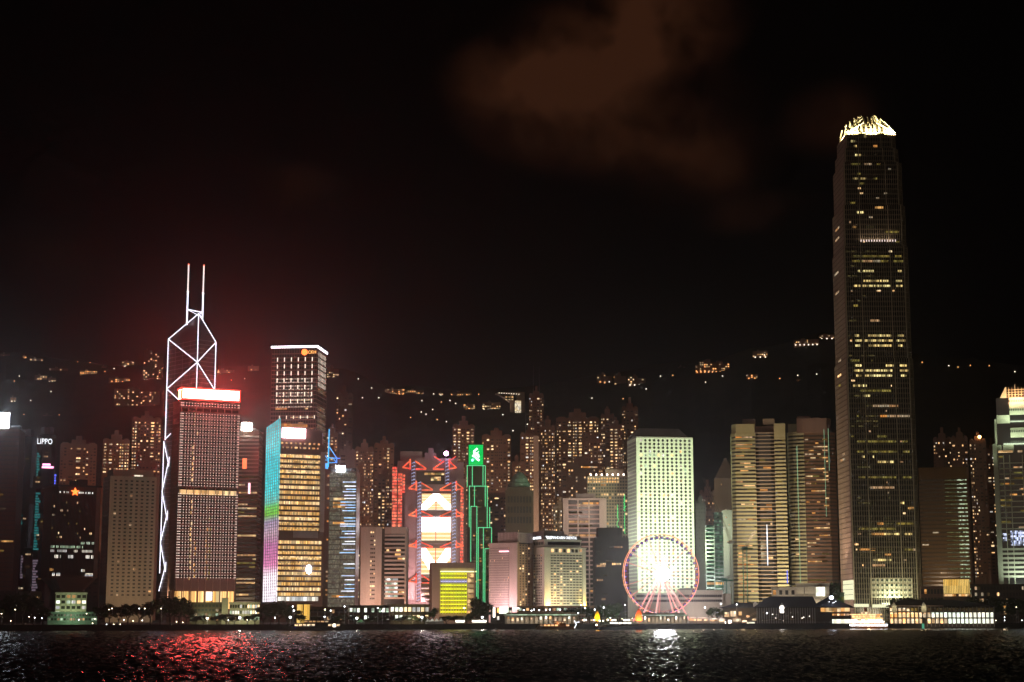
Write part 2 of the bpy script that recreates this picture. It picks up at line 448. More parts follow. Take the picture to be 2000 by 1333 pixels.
emit('letters', (.92, .95, 1), 1.9); emit('red_sign', (1, .085, .07), 105, True); emit('star_red', (1, .16, .03), 4); emit('teal', (.05, .50, .50), .28)
emit('pink_sign', (1, .35, .6), 3.5); emit('blue_spot', (.12, .16, 1), 1.6); emit('mauve', (.35, .26, .34), .35)
emit('beacon_red', (1, .15, .08), 3); emit('dot', (1, .80, .74), 1.6); emit('facade_dot', (1, .76, .64), 1.45)
# -------- far left: tower with a blazing white screen
T = Tower('office_tower', 'dark tower at the left edge with a blazing white screen on its roof', 'tower', -54, -54, 22, 1560, -8, depth=40)
h = T.z(838)
b = MB(); b.box(0, 0, 0, T.w, T.d, h); T.part('body', b, 'dark_brown')
zs, fh = floors(6, h - 3, 4.2)
b = MB()
for z in zs: fbox(b, T, 'F', 0, T.w, z + 1.2, z + 2.4, .25)
T.part('spandrel', b, 'dark_stone'); runs(T, 'F', 1, T.w - 1, zs, 1.5, ['w_dim', 'w_faint', 'w_homedim', 'w_amber'], .08)
b = MB(); b.box(-20, -1, h + .3, T.u(18, 820), 2, T.z(807)); emit('screen_white', (.82, .92, 1), 14, True); T.part('roof_screen', b, 'screen_white')
rooftop(T, h); T.finish()
# -------- twin faceted glass towers with lettering
def lippo(px0, px1, pyt, D, label, txt, tu, tpy, seed, blocks):
    T = Tower('faceted_tower', label, 'tower', px0, px0, px1, D, 0, depth=26)
    r = random.Random(seed); h = T.z(pyt); w, d = T.w, T.d; c = .28
    oct_ = [(w * c, 0), (w * (1 - c), 0), (w, d * c), (w, d * (1 - c)), (w * (1 - c), d), (w * c, d), (0, d * (1 - c)), (0, d * c)]
    b = MB(); b.prism(oct_, 0, h, 0); T.part('shaft', b, 'dark_glass')
    z = 12; k = 0
    while z < h - 24:
        hh = r.choice((11, 15, 19)); b = MB()
        x0 = (-2.4, w * .25, w * .62)[k % 3]; x1 = (w * .38, w * .75, w + 2.4)[k % 3]
        b.box(x0, -3.0 - .2 * (k % 3), z, x1, d * .4, z + hh)
        T.part('glass_bay', b, 'dark_glass')
        zz = z + 2
        while zz < z + hh - 1:
            if r.random() < .4: T.win('F', (x0 + x1) / 2 + r.uniform(-.2, .2) * (x1 - x0), zz, (x1 - x0) * r.uniform(.25, .6), 1.4, r.choice(['w_dim', 'w_faint', 'w_faint', 'w_homedim']), 'window', 3.25 + .2 * (k % 3))
            zz += 3.7
        z += hh + 5; k += 1
    for (a0, b0, a1, b1, mat) in blocks:
        x0, x1 = T.u(a0, (b0 + b1) / 2), T.u(a1, (b0 + b1) / 2)
        q = MB(); n = int((T.z(b0) - T.z(b1)) / 2.4); q_z = T.z(b1)
        for i in range(n):
            q_z = T.z(b1) + i * 2.4; e = r.uniform(.4, 1)
            q.box(x0 + (x1 - x0) * r.uniform(0, .3) * (1 - e), -3.9, q_z, x0 + (x1 - x0) * e, -3.6, q_z + 1.7)
        T.part('lit_panel', q, mat)  # teal and mauve ones are reflections and glare painted as glowing strips
    b = MB(); b.prism([(x * .7 + w * .15, y * .7 + d * .15) for x, y in oct_], h, h + 7); T.part('crown_block', b, 'dark_metal')
    text_mesh(txt, 7.2, 'letters', T.o, (T.u(tu[0], tpy), -3.6, T.z(tpy)), width=T.u(tu[1], tpy) - T.u(tu[0], tpy), extr=.2)
    T.finish(); return T
lippo(23, 57, 852, 1600, 'faceted glass tower whose roof lettering is cut off by its twin', 'PO', (38, 47), 867, 3,
      [(37, 985, 44, 1040, 'teal'), (40, 1080, 45, 1130, 'mauve')])
T = lippo(59, 96, 848, 1570, 'faceted dark glass tower with white LIPPO lettering near its top', 'LIPPO', (72, 102), 868, 5,
      [(71, 880, 80, 930, 'teal'), (67, 960, 78, 1075, 'teal'), (62, 1090, 76, 1155, 'mauve'), (106, 925, 110, 946, 'blue_spot'), (82, 902, 105, 915, 'pink_sign')])
# -------- waisted tower with a red star
T = Tower('waisted_tower', 'dark waisted tower with a glowing red star above its ribbed windows', 'tower', 74, 95, 190, 1180, 14)
w, d = T.w, T.d; h = T.z(950); zt = T.z(1128); zw = T.z(1152)
c = 3.5
def oc(x0, y0, x1, y1, c): return [(x0 + c, y0), (x1 - c, y0), (x1, y0 + c), (x1, y1 - c), (x1 - c, y1), (x0 + c, y1), (x0, y1 - c), (x0, y0 + c)]
b = MB(); b.prism(oc(0, 0, w, d, c), zt, h); b.prism(oc(w * .22, d * .2, w * .78, d * .8, 2), zw, zt, top=oc(0, 0, w, d, c)); b.prism(oc(w * .22, d * .2, w * .78, d * .8, 2), 0, zw)
wall('garrison_stone', (.12, .072, .055)); T.part('body', b, 'garrison_stone')
u0, u1 = T.u(99, 1050), T.u(184, 1050); z1 = T.z(967)
b = MB(); b.box(u0, -.05, zt + 2, u1, .2, z1); T.part('window_field', b, 'window_dark')
n = 32; b = MB()
for i in range(n + 1):
    x = u0 + (u1 - u0) * i / n; b.box(x - .16, -.75, zt + 1.5, x + .16, -.05, z1 + .5)
T.part('window_rib', b, 'garrison_stone')
cu = (u1 - u0) / n
def cells(py, spans, mat, hh=1.7):
    for a, e in spans:
        x = T.u(a, py)
        k0 = int((x - u0) / cu); k1 = max(k0 + 1, int((T.u(e, py) - u0) / cu))
        for k in range(k0, k1):
            if rnd.random() < .9: T.win('F', u0 + (k + .5) * cu, T.z(py), cu * .62, hh, mat, 'window', .12)
cells(961, [(118, 121), (126, 135), (155, 164), (167, 184)], 'w_white', 1.2)
cells(1060, [(158, 184)], 'w_green'); cells(1068, [(98, 167)], 'w_green'); cells(1076, [(97, 106), (113, 132), (146, 152), (160, 182)], 'w_white')
cells(1087, [(108, 121), (133, 144), (168, 184)], 'w_white', 2.2); cells(1122, [(100, 118), (167, 182)], 'w_white', 2.0); cells(1113, [(97, 107)], 'w_amber'); cells(1114, [(160, 167)], 'w_white')
for _ in range(26): cells(rnd.choice((981, 989, 997, 1006, 1022, 1032, 1041, 1049)), [(lambda a: (a, a + 3))(rnd.uniform(98, 180))], rnd.choice(['w_homedim', 'w_home', 'w_dim']), 1.3)
b = MB(); cx, cz = T.u(146, 960), T.z(960); pts = []
for i in range(10):
    a = math.pi / 2 + i * math.pi / 5; rr = 3.0 if i % 2 == 0 else 1.25; pts.append((cx + rr * math.cos(a), cz + rr * math.sin(a)))
k = len(b.v); b.v += [(x, -1.5, z) for x, z in pts] + [(x, -.9, z) for x, z in pts]
b.f.append(tuple(k + i for i in range(10))); b.m.append(0); b.f.append(tuple(k + 19 - i for i in range(10))); b.m.append(0)
for i in range(10): b.f.append((k + i, k + 10 + i, k + 10 + (i + 1) % 10, k + (i + 1) % 10)); b.m.append(0)
T.part('star', b, 'star_red'); rooftop(T, h); T.finish()
# -------- beige tower with punched windows
T = Tower('punched_window_tower', 'beige stone tower with regular rows of dark punched windows', 'tower', 192, 206, 298, 1290, 14)
h = T.z(931)
b = MB(); b.box(.45, .45, 0, T.w - .45, T.d, h); T.part('glazing', b, 'window_dark')
b = MB(); zl = T.z(1166)
for (i, j, u, z, a, c2) in grid(T, b, 'F', 2.2, T.w - .6, zl, T.z(935), 8, 32, .47, .42, out=.0, m=0):
    q = rnd.random(); T.win('F', u, z, a, c2, 'w_home' if q < .008 else 'w_homedim' if q < .03 else 'window_dark', 'window', -.28, th=.08, pr=1 if q < .04 else 0)
b = MB()
def lattice_in(T, b, face, u0, u1, z0, z1, nc, nr, fu, fz, D0=.45):
    cu, cz = (u1 - u0) / nc, (z1 - z0) / nr; pw, ph = cu * (1 - fu), cz * (1 - fz)
    def bx(a, e, f, g, o):
        if face == 'F': b.box(a, o, f, e, D0, g)
        elif face == 'L': b.box(o, a, f, D0, e, g)
        else: b.box(T.w - D0, a, f, T.w - o, e, g)
    for i in range(nc + 1): x = u0 + i * cu; bx(max(u0, x - pw / 2), min(u1, x + pw / 2), z0, z1, 0)
    for j in range(nr + 1): z = z0 + j * cz; bx(u0, u1, max(z0, z - ph / 2), min(z1, z + ph / 2), .04)
lattice_in(T, b, 'F', 2.2, T.w - .6, zl, T.z(935), 8, 32, .47, .42)
b.box(0, .02, 0, 2.2, .45, h); b.box(T.w - .6, .02, 0, T.w, .45, h); b.box(2.2, .02, 0, T.w - .6, .45, zl); b.box(2.2, .02, T.z(935), T.w - .6, .45, h)
lattice_in(T, b, 'L', .5, T.d, zl, T.z(935), 7, 32, .4, .42)
b.box(.02, .45, 0, .45, T.d, zl); b.box(.02, .45, T.z(935), .45, T.d, h); b.box(0, 0, h - .2, T.w, T.d, h + .6)
T.part('wall', b, 'beige_tile')
b = MB(); b.box(2.5, 2, h + .6, T.w - 2, T.d - 2, T.z(916)); T.part('penthouse', b, 'brown_stone')
b = MB()
for i in range(9): b.box(T.w * (.52 + .022 * i), 1.7, h + .9, T.w * (.535 + .022 * i), 2.1, h + 1.9)
T.part('roof_window', b, 'w_white'); T.finish()
flood(T, 'flood_lamp', (T.w * .5, -60, 12), (T.w * .5, 0, h * .45), 26, 14000, (1, .70, .42))  # added lamp, stands in for the general city glow on this front
# -------- tower of glass prisms outlined in white light
D = 1740
T = Tower('prism_tower', 'dark prismatic glass tower traced by white neon triangles and twin masts', 'tower', 322, 380, 415, D, 32, py=900)
w, d = T.w, T.d
def zt_(px, py, DD): return Z(py, DD) - T.base
c, s_ = math.cos(T.th), math.sin(T.th); DL = D + T.d * c; DR = D + T.w * s_
zN, zL, zR = zt_(0, 613, D), zt_(0, 663, DL), zt_(0, 669, DR)
b = MB(); b.prism([(0, 0), (w, 0), (w, d), (0, d)], 0, 0, ztop=[zN, zR, zR - 40, zL]); glass('facet_glass', (.045, .04, .045), .3); T.part('glass_shaft', b, 'facet_glass')
b = MB(); z_ = 12
while z_ < zL - 4: b.box(-.12, 0, z_, 0, d, z_ + .35); b.box(0, -.12, z_, w, 0, z_ + .35); z_ += 4.4
for k in range(1, 4): b.box(-.16, d * k / 4 - .15, 0, -.02, d * k / 4 + .15, zL - 6)
T.part('floor_line', b, 'steel')
b = MB(); o_ = .5
def Lp(z, k=1.0): return (-o_, d * k, z)
def Rp(z, k=1.0): return (w * k, -o_, z)
def Np(z): return (-o_, -o_, z)
z708, z760L, z760R = zt_(0, 708, D), zt_(0, 760, DL), zt_(0, 762, DR)
r_ = .40
S = [(Np(zN), Lp(zL)), (Np(zN), Rp(zR)), (Np(zN), Np(T.z(800))), (Lp(zL), Np(z708)), (Rp(zR), Np(z708)), (Np(z708), Lp(z760L)), (Np(z708), Rp(z760R)),
     (Lp(zL), Lp(zt_(0, 860, DL))), (Rp(zR), Rp(zt_(0, 1100, DR))), (Lp(z760L), Np(T.z(812))), (Lp(zt_(0, 858, DL)), (-o_, d * .82, zt_(0, 849, DL)))]
for a, e in S: b.tube(a, e, r_, 0, 6)
zz = [zt_(0, y, DL) for y in (862, 905, 960, 1010, 1060, 1110, 1155)]
P = [(-o_ - .3, d * (1.04 if i % 2 == 0 else .86), z) for i, z in enumerate(zz)]; b.path(P, r_, 0, 6)
b.tube((-o_, d * 1.04, zz[0]), (-o_, d * 1.04, zt_(0, 1120, DL)), r_, 0, 6)
for i in (1, 3, 5): b.tube((-o_, d * .85, zz[i] - 4), (-o_, d * .84, zz[i] + 6), r_ * .8, 0, 6)
T.part('neon_outline', b, 'neon_white')
for px, pb, pt, py_h in ((366, 624, 517, 570), (396, 628, 519, 573)):
    u, y = (w * .12, d * .42) if px < 380 else (w * .62, d * .25)
    # find the roof spot under the bearing
    bx_ = slope(px, 600); yy = d * .30; ox, oy = T.o.location.x, T.o.location.y
    u = (bx_ * (oy + yy * c) - ox + yy * s_) / (c - bx_ * s_); DD = oy + u * s_ + yy * c
    zb, zh, zt2 = zt_(0, pb, DD) - 6, zt_(0, py_h, DD), zt_(0, pt, DD)
    b = MB(); b.tube((u, yy, zb), (u, yy, zh), .75, 0, 6); T.part('mast', b, 'neon_white')
    b = MB(); b.tube((u, yy, zh), (u, yy, zt2), .25, 0, 5)
    n = 22
    for i in range(n): z = zh + (zt2 - zh) * (i + .5) / n; b.box(u - .5, yy - .5, z - .6, u + .5, yy + .5, z + .6, 1)
    b.tube((u - 1.8, yy, zh), (u + 1.8, yy, zh), .4, 1)
    T.part('antenna', b, ['steel', 'dot'])
    b = MB(); b.ball((u, yy, zt2), .9); T.part('beacon', b, 'beacon_red')
    if px < 380: ua = u
zc = zt_(0, 604, D + 8)
b = MB(); b.tube((ua, d * .3, zc), (u, d * .3, zc - 1), .5, 0, 6); b.tube((ua, d * .3, zc), (0, 0, zN - 2), .25, 0, 5); b.tube((u, d * .3, zc), (0, 0, zN - 2), .25, 0, 5); T.part('mast_brace', b, 'neon_white')
for _ in range(34): T.win('F' if rnd.random() < .4 else 'L', rnd.uniform(.1, .85) * (w if False else min(w, d)), rnd.uniform(T.z(1100), T.z(650)), rnd.uniform(1.5, 5), .8, 'w_faint', 'window', .12)
T.finish()
# -------- tower covered in points of light under a red roof sign
T = Tower('dotted_tower', 'tall tower studded with rows of tiny white lamps under a blazing red roof sign', 'tower', 326, 340, 459, 1230, 14)
wall('rose_granite', (.20, .12, .105)); wall('rose_fin', (.34, .22, .19))
w, d = T.w, T.d; h = T.z(781)
b = MB(); b.box(0, 0, T.z(1153), w, d, h); b.box(2, 2, 0, w - 2, d - 2, T.z(1153)); T.part('body', b, 'rose_granite')
z0, z1 = T.z(1131), T.z(784); nf = 33
b = MB()
for j in range(nf):
    z = z0 + (z1 - z0) * (j + .5) / nf; fbox(b, T, 'F', .5, w - .5, z - 1.0, z + 1.0, .06)
T.part('window_strip', b, 'brown_glass')
b = MB()
for k in range(9): u = w * (.02 + .96 * k / 8); b.box(u - .22, -.55, 0, u + .22, -.06, h)
for k in range(6): y = d * (k + .5) / 6; b.box(-.4, y - .15, 0, 0, y + .15, h)
for j in range(nf): z = z0 + (z1 - z0) * j / nf; b.box(-.25, 0, z - .25, -.02, d, z + .25)
T.part('fin', b, 'rose_fin')
us = [w * .012, w * .035, w * .052] + [w * (.052 + .905 * (i + 1) / 19) for i in range(18)] + [w * .965, w * .985]
for j in range(nf):
    if j in (16, 31): continue
    for dz in (-.85, .85):
        z = z0 + (z1 - z0) * (j + .5) / nf + dz
        for u in us: T.win('F', u, z, .48, .52, 'facade_dot', 'facade_lamp', .62, th=.3)
T.finish()
zc = T.z(960); b = MB(); b.box(w * .03, -.3, zc - 2, w * .97, -.06, zc + 1.3); T.part('lit_floor', b, 'w_warm')
for (u_, ya, yb, m_) in ((.235, 800, 870, 'w_dim'), (.235, 870, 1130, 'w_warm'), (.31, 1060, 1125, 'w_amber'), (.50, 990, 1130, 'w_amber'), (.55, 1000, 1130, 'w_dim'), (.38, 838, 845, 'w_warm'), (.30, 838, 845, 'w_warm')):
    z = T.z(yb)
    while z < T.z(ya):
        if rnd.random() < .7: T.win('F', w * u_ + rnd.uniform(-.4, .4), z, 1.0, 2.2, m_, 'window', .2)
        z += 3.9
T.finish()
lit('lobby', (1, .48, .12), (1, .74, .34), 2.2, bay=.9, fl=40, lo=.35)
za, zb_ = T.z(1173), T.z(1155)
for k in range(8): b = MB(); b.box(w * (k / 8) + .6, 1.0, za - 6, w * ((k + 1) / 8) - .6, 1.9, zb_); T.part('lobby_window', b, 'lobby')
b = MB(); b.box(w * .5 + .8, .6, za, w * .62, .95, zb_ - .3); T.part('lobby_screen', b, 'sign_warmwhite' if False else 'letters')
b = MB(); b.box(1.2, -.9, h + .4, w - 1.2, d * .55, T.z(759)); T.part('roof_sign', b, 'red_sign')
emit('sign_edge', (1, .05, .035), 3.0); emit('sign_core', (1, .62, .22), 5.0); zt5 = T.z(759)
b = MB(); b.box(.2, -1.2, zt5 - .1, w - .2, d * .55, zt5 + .9); b.box(.2, -1.25, h + .4, 1.3, -.4, zt5); b.box(w - 1.3, -1.25, h + .4, w - .2, -.4, zt5); b.box(.5, -1.3, h + .2, w - .5, -.95, h + 1.3); T.part('sign_edge', b, 'sign_edge')  # added red strips: the sign's red fringe of light put into the shape
b = MB(); b.box(2.0, -1.05, h + 1.5, w * .3, -.92, zt5 - 3.4); b.box(.9, 1, h + 1.4, 1.15, d * .5, zt5 - .6); T.part('sign_glow', b, 'sign_core')
b = MB(); b.box(-.6, -1.0, h - .2, w + .6, d, h + .4); T.part('roof_ledge', b, 'rose_fin'); flood(T, 'flood_lamp', (w * .5, -60, 10), (w * .5, 0, h * .5), 20, 15000, (1, .55, .45))  # the lamp is added to tint the dark wall maroon
# -------- slim tower with a round white sign
T = Tower('banded_tower', 'slim banded tower with a round white sign on top beside the red-topped tower', 'tower', 459, 459, 498, 1500, -7, depth=26)
w, d = T.w, T.d; h = T.z(842)
wall('grey_band', (.24, .20, .17)); b = MB(); b.box(0, 0, 0, w, d, h); T.part('core', b, 'brown_glass')
zs, fh = floors(4, h - 2, 3.4); b = MB()
for z in zs: fbox(b, T, 'F', 0, w, z - 1.7, z - .5, .35); b.box(w, 0, z - 1.7, w + .35, d, z - .5)
T.part('slab_band', b, 'grey_band')
runs(T, 'F', .5, w - .5, [z + .3 for z in zs], 1.5, ['w_warm', 'w_dim', 'w_faint', 'w_homedim'], lambda z: .45 if z < 60 else .22)
b = MB(); b.prism([(T.u(482, 835) + 4.6 * math.cos(a), 4.6 * math.sin(a) - 1) for a in [i * math.pi / 6 for i in range(12)]], h + .2, T.z(827)); T.part('roof_sign', b, 'sign_warmwhite')
emit('sign_red', (1, .16, .06), 2.2); emit('sign_pink', (1, .5, .6), 2.6)
b = MB(); b.box(T.u(474, 905), -1, T.z(916), T.u(482, 905), -.4, T.z(896)); T.part('blade_sign', b, 'sign_red', label='red blade sign')
b = MB(); b.box(T.u(485, 955), -1, T.z(965), T.u(489, 955), -.4, T.z(944)); T.part('blade_sign', b, 'sign_pink', label='pink blade sign')
rooftop(T, h, k=2); T.finish()
# -------- tall square tower with a white roof line
T = Tower('square_tower', 'tallest square tower with a white glowing roof line and red emblem', 'tower', 520, 610, 630, 1740, -13)
wall('mauve_metal', (.30, .19, .17), rough=.45, metal=.2); w, d = T.w, T.d; h = T.z(679)
b = MB(); b.box(0, 0, 0, w, d, h); T.part('body', b, 'brown_glass')
zs, fh = floors(8, h - 4, 4.3); b = MB()
for z in zs: fbox(b, T, 'F', 0, w, z - .5, z + .5, .3); fbox(b, T, 'R', 0, d, z - .5, z + .5, .3)
for i in range(19): u = w * i / 18; b.box(u - .12, -.2, 0, u + .12, 0, h)
for i in range(8): u = d * i / 7; b.box(w, u - .12, 0, w + .2, u + .12, h)
T.part('floor_band', b, 'mauve_metal')
lit('facade_glow', (1, .78, .55), (1, .86, .7), 1.25, bay=1.2, lo=.15); emit('pier_lamp', (1, .82, .66), 1.7)
zf = T.z(790); ztop = T.z(695); n = 7
for j in range(n):
    z = zf + (ztop - zf) * (j + .5) / n
    for i in range(6):
        u = w * (.13 + .77 * i / 5); T.win('F', u, z, .9, 4.2, 'pier_lamp', 'pier_light', .4, pr=2)
    for q in range(2):
        if j < 5 and not (q == 0 and j == 4):
            for i in range(12): T.win('F', w * (.10 + .82 * (i + .5) / 12), z - 2.2 - q * 3.8, w * .05, .9, 'facade_glow', 'window_light', .36)
for j in range(15):
    z = T.z(860) + (h - 3 - T.z(860)) * (j + .5) / 15
    if 6 <= j <= 7: continue
    for i in range(6): T.win('R', d * (.1 + .8 * (i + .5) / 6), z, .7, 4.6, 'pier_lamp' if j > 8 else 'w_homedim', 'pier_light', .35)
runs(T, 'F', w * .1, w * .95, [T.z(780.5), T.z(798)], 1.9, ['w_amber', 'w_warm'], .55, bay=3, lmin=1, lmax=3)
for k in range(5): runs(T, 'F', w * .05, w * .95, [T.z(815 + 11 * k)], 1.3, ['w_homedim', 'w_dim'], .5, bay=2)
for i in range(6): T.win('F', w * (.2 + .77 * i / 5), T.z(815), .8, 3.5, 'pier_lamp', 'pier_light', .4)
T.finish(); flood(T, 'flood_lamp', (w * .6, -70, 150), (w * .5, 0, h * .75), 20, 15000, (1, .50, .42))  # added lamp, stands in for the red sign's light on this front
emit('roof_line', (.93, .88, 1), 5)
b = MB(); b.box(-.8, -.8, h, w + .8, .2, h + 2.0); b.box(w - .2, .2, h, w + .8, d + .4, h + 2.0); T.part('roof_line', b, 'roof_line')
b = MB(); cx, cz = T.u(597, 690), T.z(688)
b.tube((cx - 1, -1.2, cz), (cx - 1, -.7, cz), 3.2, 0, 14); T.part('emblem', b, 'star_red')
emit('sign_orange', (1, .45, .12), 2.2); text_mesh('CKH', 4.6, 'sign_orange', T.o, (cx + 2.6, -1.5, cz - 1.7), width=8.5)
# -------- tower with the colour-changing LED flank
T = Tower('led_tower', 'office tower with amber lit floors and a slanting rainbow LED flank', 'tower', 513, 539, 630, 1270, 16)
w, d = T.w, T.d; h = T.z(838); zb_ = T.z(1176)
b = MB(); b.box(0, .6, 0, w, max(d, 24), T.z(868)); b.prism([(0, .6), (w * .94, .6), (w * .94, 22), (0, 22)], T.z(868), 0, ztop=[T.z(822), T.z(840), T.z(840), T.z(822)]); T.part('body', b, 'dark_brown')
zs = [T.z(890 + 10.2 * k) for k in range(15)] + [T.z(1059 + 10.2 * k) for k in range(11)]
lit('office_amber', (1, .50, .12), (1, .68, .30), 1.5, bay=.8, fl=4.2, lo=.22); lit('office_gold', (1, .72, .38), (1, .55, .15), 2.0, bay=1.1, fl=4.2, lo=.3)
for k, z in enumerate(zs):
    wr = w * (.90 if k < 15 else .96); T.win('F', wr * .5, z, wr - .4, 2.35, 'office_amber' if k % 3 else 'office_gold', 'lit_floor', -.45, th=.3)
T.finish()
b = MB()
for k, z in enumerate(zs + [T.z(1043)]):
    b.box(0, 0, z - 2.6, w * (.9 if k < 15 else .97), .8, z - 1.15)
for k in range(26): u = w * (.90 * (k + .5) / 26); b.box(u - .09, .1, T.z(1180), u + .09, .3, T.z(882))
T.part('spandrel', b, 'dark_brown')
b = MB(); b.box(w * .905, -.2, T.z(1038), w + .1, 8, T.z(880)); T.part('side_pier', b, 'grey_concrete')
b = MB()
for k in range(22): u = w * (.34 + .54 * k / 22); b.box(u, -.2, T.z(1050), u + .5, .1, T.z(1037))
T.part('vent_grille', b, 'steel')
for k in range(9): T.win('F', w * (.06 + .1 * k), T.z(865), 1.5, 1.3, 'w_warm', 'window', -.45, th=.3); T.win('F', w * (.08 + .095 * k), T.z(873.5), 2.2 if k % 2 else .8, 1.2, 'w_warm', 'window', -.45, th=.3)
runs(T, 'F', 1, w * .6, [T.z(830)], 2.2, ['w_amber'], .9, off=-.4); runs(T, 'F', 1, w * .9, [T.z(1170)], 3, ['w_white'], .9, off=.3); T.finish()
emit('screen_pink', (1, .62, .74), 16, True); emit('spotlamp', (.8, .85, 1), 14, True)
b = MB(); b.box(T.u(551, 845), -1.2, T.z(855), T.u(596, 845), -.2, T.z(836)); T.part('screen', b, 'screen_pink')
b = MB(); b.ball((T.u(602, 1112), -1.5, T.z(1112)), 2.2, sz=1.6); T.part('search_lamp', b, 'spotlamp')
m, t, o_2 = newmat('led_wall')
g = t.nodes.new('ShaderNodeNewGeometry'); s3 = t.nodes.new('ShaderNodeSeparateXYZ'); t.links.new(g.outputs['Position'], s3.inputs[0])
za, zh_ = zb_ + 3, T.z(817) + 3
cr = t.nodes.new('ShaderNodeValToRGB'); t.links.new(mth(t, 'DIVIDE', mth(t, 'SUBTRACT', s3.outputs[2], za), zh_ - za), cr.inputs[0])
el = cr.color_ramp.elements; el[0].position = 0; el[0].color = (.95, .88, .95, 1); el[1].position = 1; el[1].color = (.02, .34, .38, 1)
for p_, c_ in ((.14, (1, .85, .92, 1)), (.20, (.62, .20, .38, 1)), (.31, (.42, .14, .30, 1)), (.37, (.45, .30, .36, 1)), (.44, (.30, .24, .36, 1)), (.48, (.14, .42, .05, 1)), (.52, (.14, .50, .10, 1)), (.55, (.12, .48, .42, 1)), (.62, (.04, .55, .58, 1)), (.78, (.03, .50, .56, 1)), (.86, (.10, .62, .64, 1))):
    e_ = el.new(p_); e_.color = c_
n_ = t.nodes.new('ShaderNodeTexNoise'); n_.inputs['Scale'].default_value = .22; n_.inputs['Detail'].default_value = 4; t.links.new(g.outputs['Position'], n_.inputs['Vector'])
e = t.nodes.new('ShaderNodeEmission'); t.links.new(cr.outputs[0], e.inputs[0]); t.links.new(mth(t, 'ADD', mth(t, 'MULTIPLY', n_.outputs[0], 2.6), .45), e.inputs[1]); t.links.new(e.outputs[0], o_2.inputs[0]); m.cycles.emission_sampling = 'FRONT'
dl = d * 1.0; sh = 3.4     # the flank leans outward towards its foot
b = MB(); q = [(-sh, 0), (0.0, 0), (0, dl), (-sh, dl)]
b.prism([(-.05, 0), (.6, 0), (.6, dl), (-.05, dl)], zb_, 0, ztop=[T.z(817), T.z(817), T.z(826), T.z(826)]); T.part('led_wall', b, 'led_wall')
b = MB()
for k in range(8): y = dl * k / 7; b.box(-.5, y - .13, zb_, -.05, y + .13, T.z(818 + k))
z = zb_
while z < T.z(830): b.box(-.35, 0, z - .12, -.06, dl, z + .12); z += 2.2
T.part('led_frame', b, 'steel')
# -------- roof mast frame in blue light
T = Tower('slate_tower', 'slim grey slab tower carrying a blue lit mast frame on its roof', 'tower', 622, 622, 646, 1460, 0, depth=22)
h = T.z(916); b = MB(); b.box(0, 0, 0, T.w, T.d, h); T.part('body', b, 'grey_band')
zs, fh = floors(5, h - 4, 3.8); runs(T, 'F', T.w * .55, T.w, zs, 1.5, ['w_amber', 'w_homedim'], .45, bay=1.6, lmin=1, lmax=2)
m, t, o_2 = newmat('blue_tube'); g = t.nodes.new('ShaderNodeNewGeometry'); s3 = t.nodes.new('ShaderNodeSeparateXYZ'); t.links.new(g.outputs['Position'], s3.inputs[0])
cr = t.nodes.new('ShaderNodeValToRGB'); t.links.new(mth(t, 'DIVIDE', mth(t, 'SUBTRACT', s3.outputs[0], X(626, 1460, 880)), X(665, 1460, 880) - X(626, 1460, 880)), cr.inputs[0])
el = cr.color_ramp.elements; el[0].color = (.28, .20, .95, 1); el[1].color = (.14, .22, 1, 1); e_ = el.new(.4); e_.color = (.06, .52, 1, 1)
e = t.nodes.new('ShaderNodeEmission'); e.inputs[1].default_value = 1.5; t.links.new(cr.outputs[0], e.inputs[0]); t.links.new(e.outputs[0], o_2.inputs[0]); m.cycles.emission_sampling = 'NONE'
b = MB()
def bp_(px, py, y=2): return (T.u(px, py), y, T.z(py))
for a, e_, r in (((643, 838), (641, 912), .5), ((629.5, 846), (627.5, 902), .4), ((629, 879), (640, 897), .35), ((643.5, 873), (657.5, 894), .4), ((642, 894), (664, 895), .4), ((627, 898.5), (642, 898.5), .3), ((657.5, 893), (658, 904), .4), ((642, 904), (658, 903), .3), ((650, 894), (658, 904), .3)):
    b.tube(bp_(*a), bp_(*e_), r, 0, 6)
b.box(T.u(634, 910), 1, T.z(916), T.u(641, 910), 4, T.z(905)); T.part('mast_frame', b, 'blue_tube'); T.finish()
# -------- glass tower with a big white roof sign and blue light lines
T = Tower('glass_tower', 'olive glass tower with a dazzling white roof sign and blue light streaks', 'tower', 639, 639, 693, 1290, -6, depth=24)
w, d = T.w, T.d; h = T.z(921); b = MB(); b.box(0, 0, 0, w, d, h); glass('olive_glass', (.10, .10, .065), .3); T.part('body', b, 'olive_glass')
b = MB()
for i in range(29): u = w * i / 28; b.box(u - .09, -.28, 0, u + .09, 0, h)
T.part('mullion', b, 'steel')
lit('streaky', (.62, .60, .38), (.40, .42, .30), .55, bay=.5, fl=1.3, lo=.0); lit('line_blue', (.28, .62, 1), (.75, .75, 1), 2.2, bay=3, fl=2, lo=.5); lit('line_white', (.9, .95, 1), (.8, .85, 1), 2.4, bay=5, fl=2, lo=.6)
zs, fh = floors(7, h - 1, 3.6)
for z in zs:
    T.win('F', w * .22, z, w * .4, 2.9, 'streaky', 'reflection_panel', -.02, pr=1); T.win('F', w * .70, z, w * .5, 2.9, 'streaky', 'reflection_panel', -.02, pr=1)  # reflections in the glass, painted as faintly glowing panes
for py in [942, 950, 956, 961, 968, 974, 981, 987, 992, 998, 1012, 1018, 1024, 1028, 1038, 1043, 1050, 1058, 1063, 1074, 1080, 1102, 1110, 1125, 1133, 1142, 1150, 1155, 1166]:
    a = rnd.choice((.42, .5, .56, .6, .62)); T.win('F', w * (a + .98) / 2, T.z(py), w * (.98 - a), .62, rnd.choice(['line_blue', 'line_blue', 'line_white']), 'light_line', .35, pr=3)
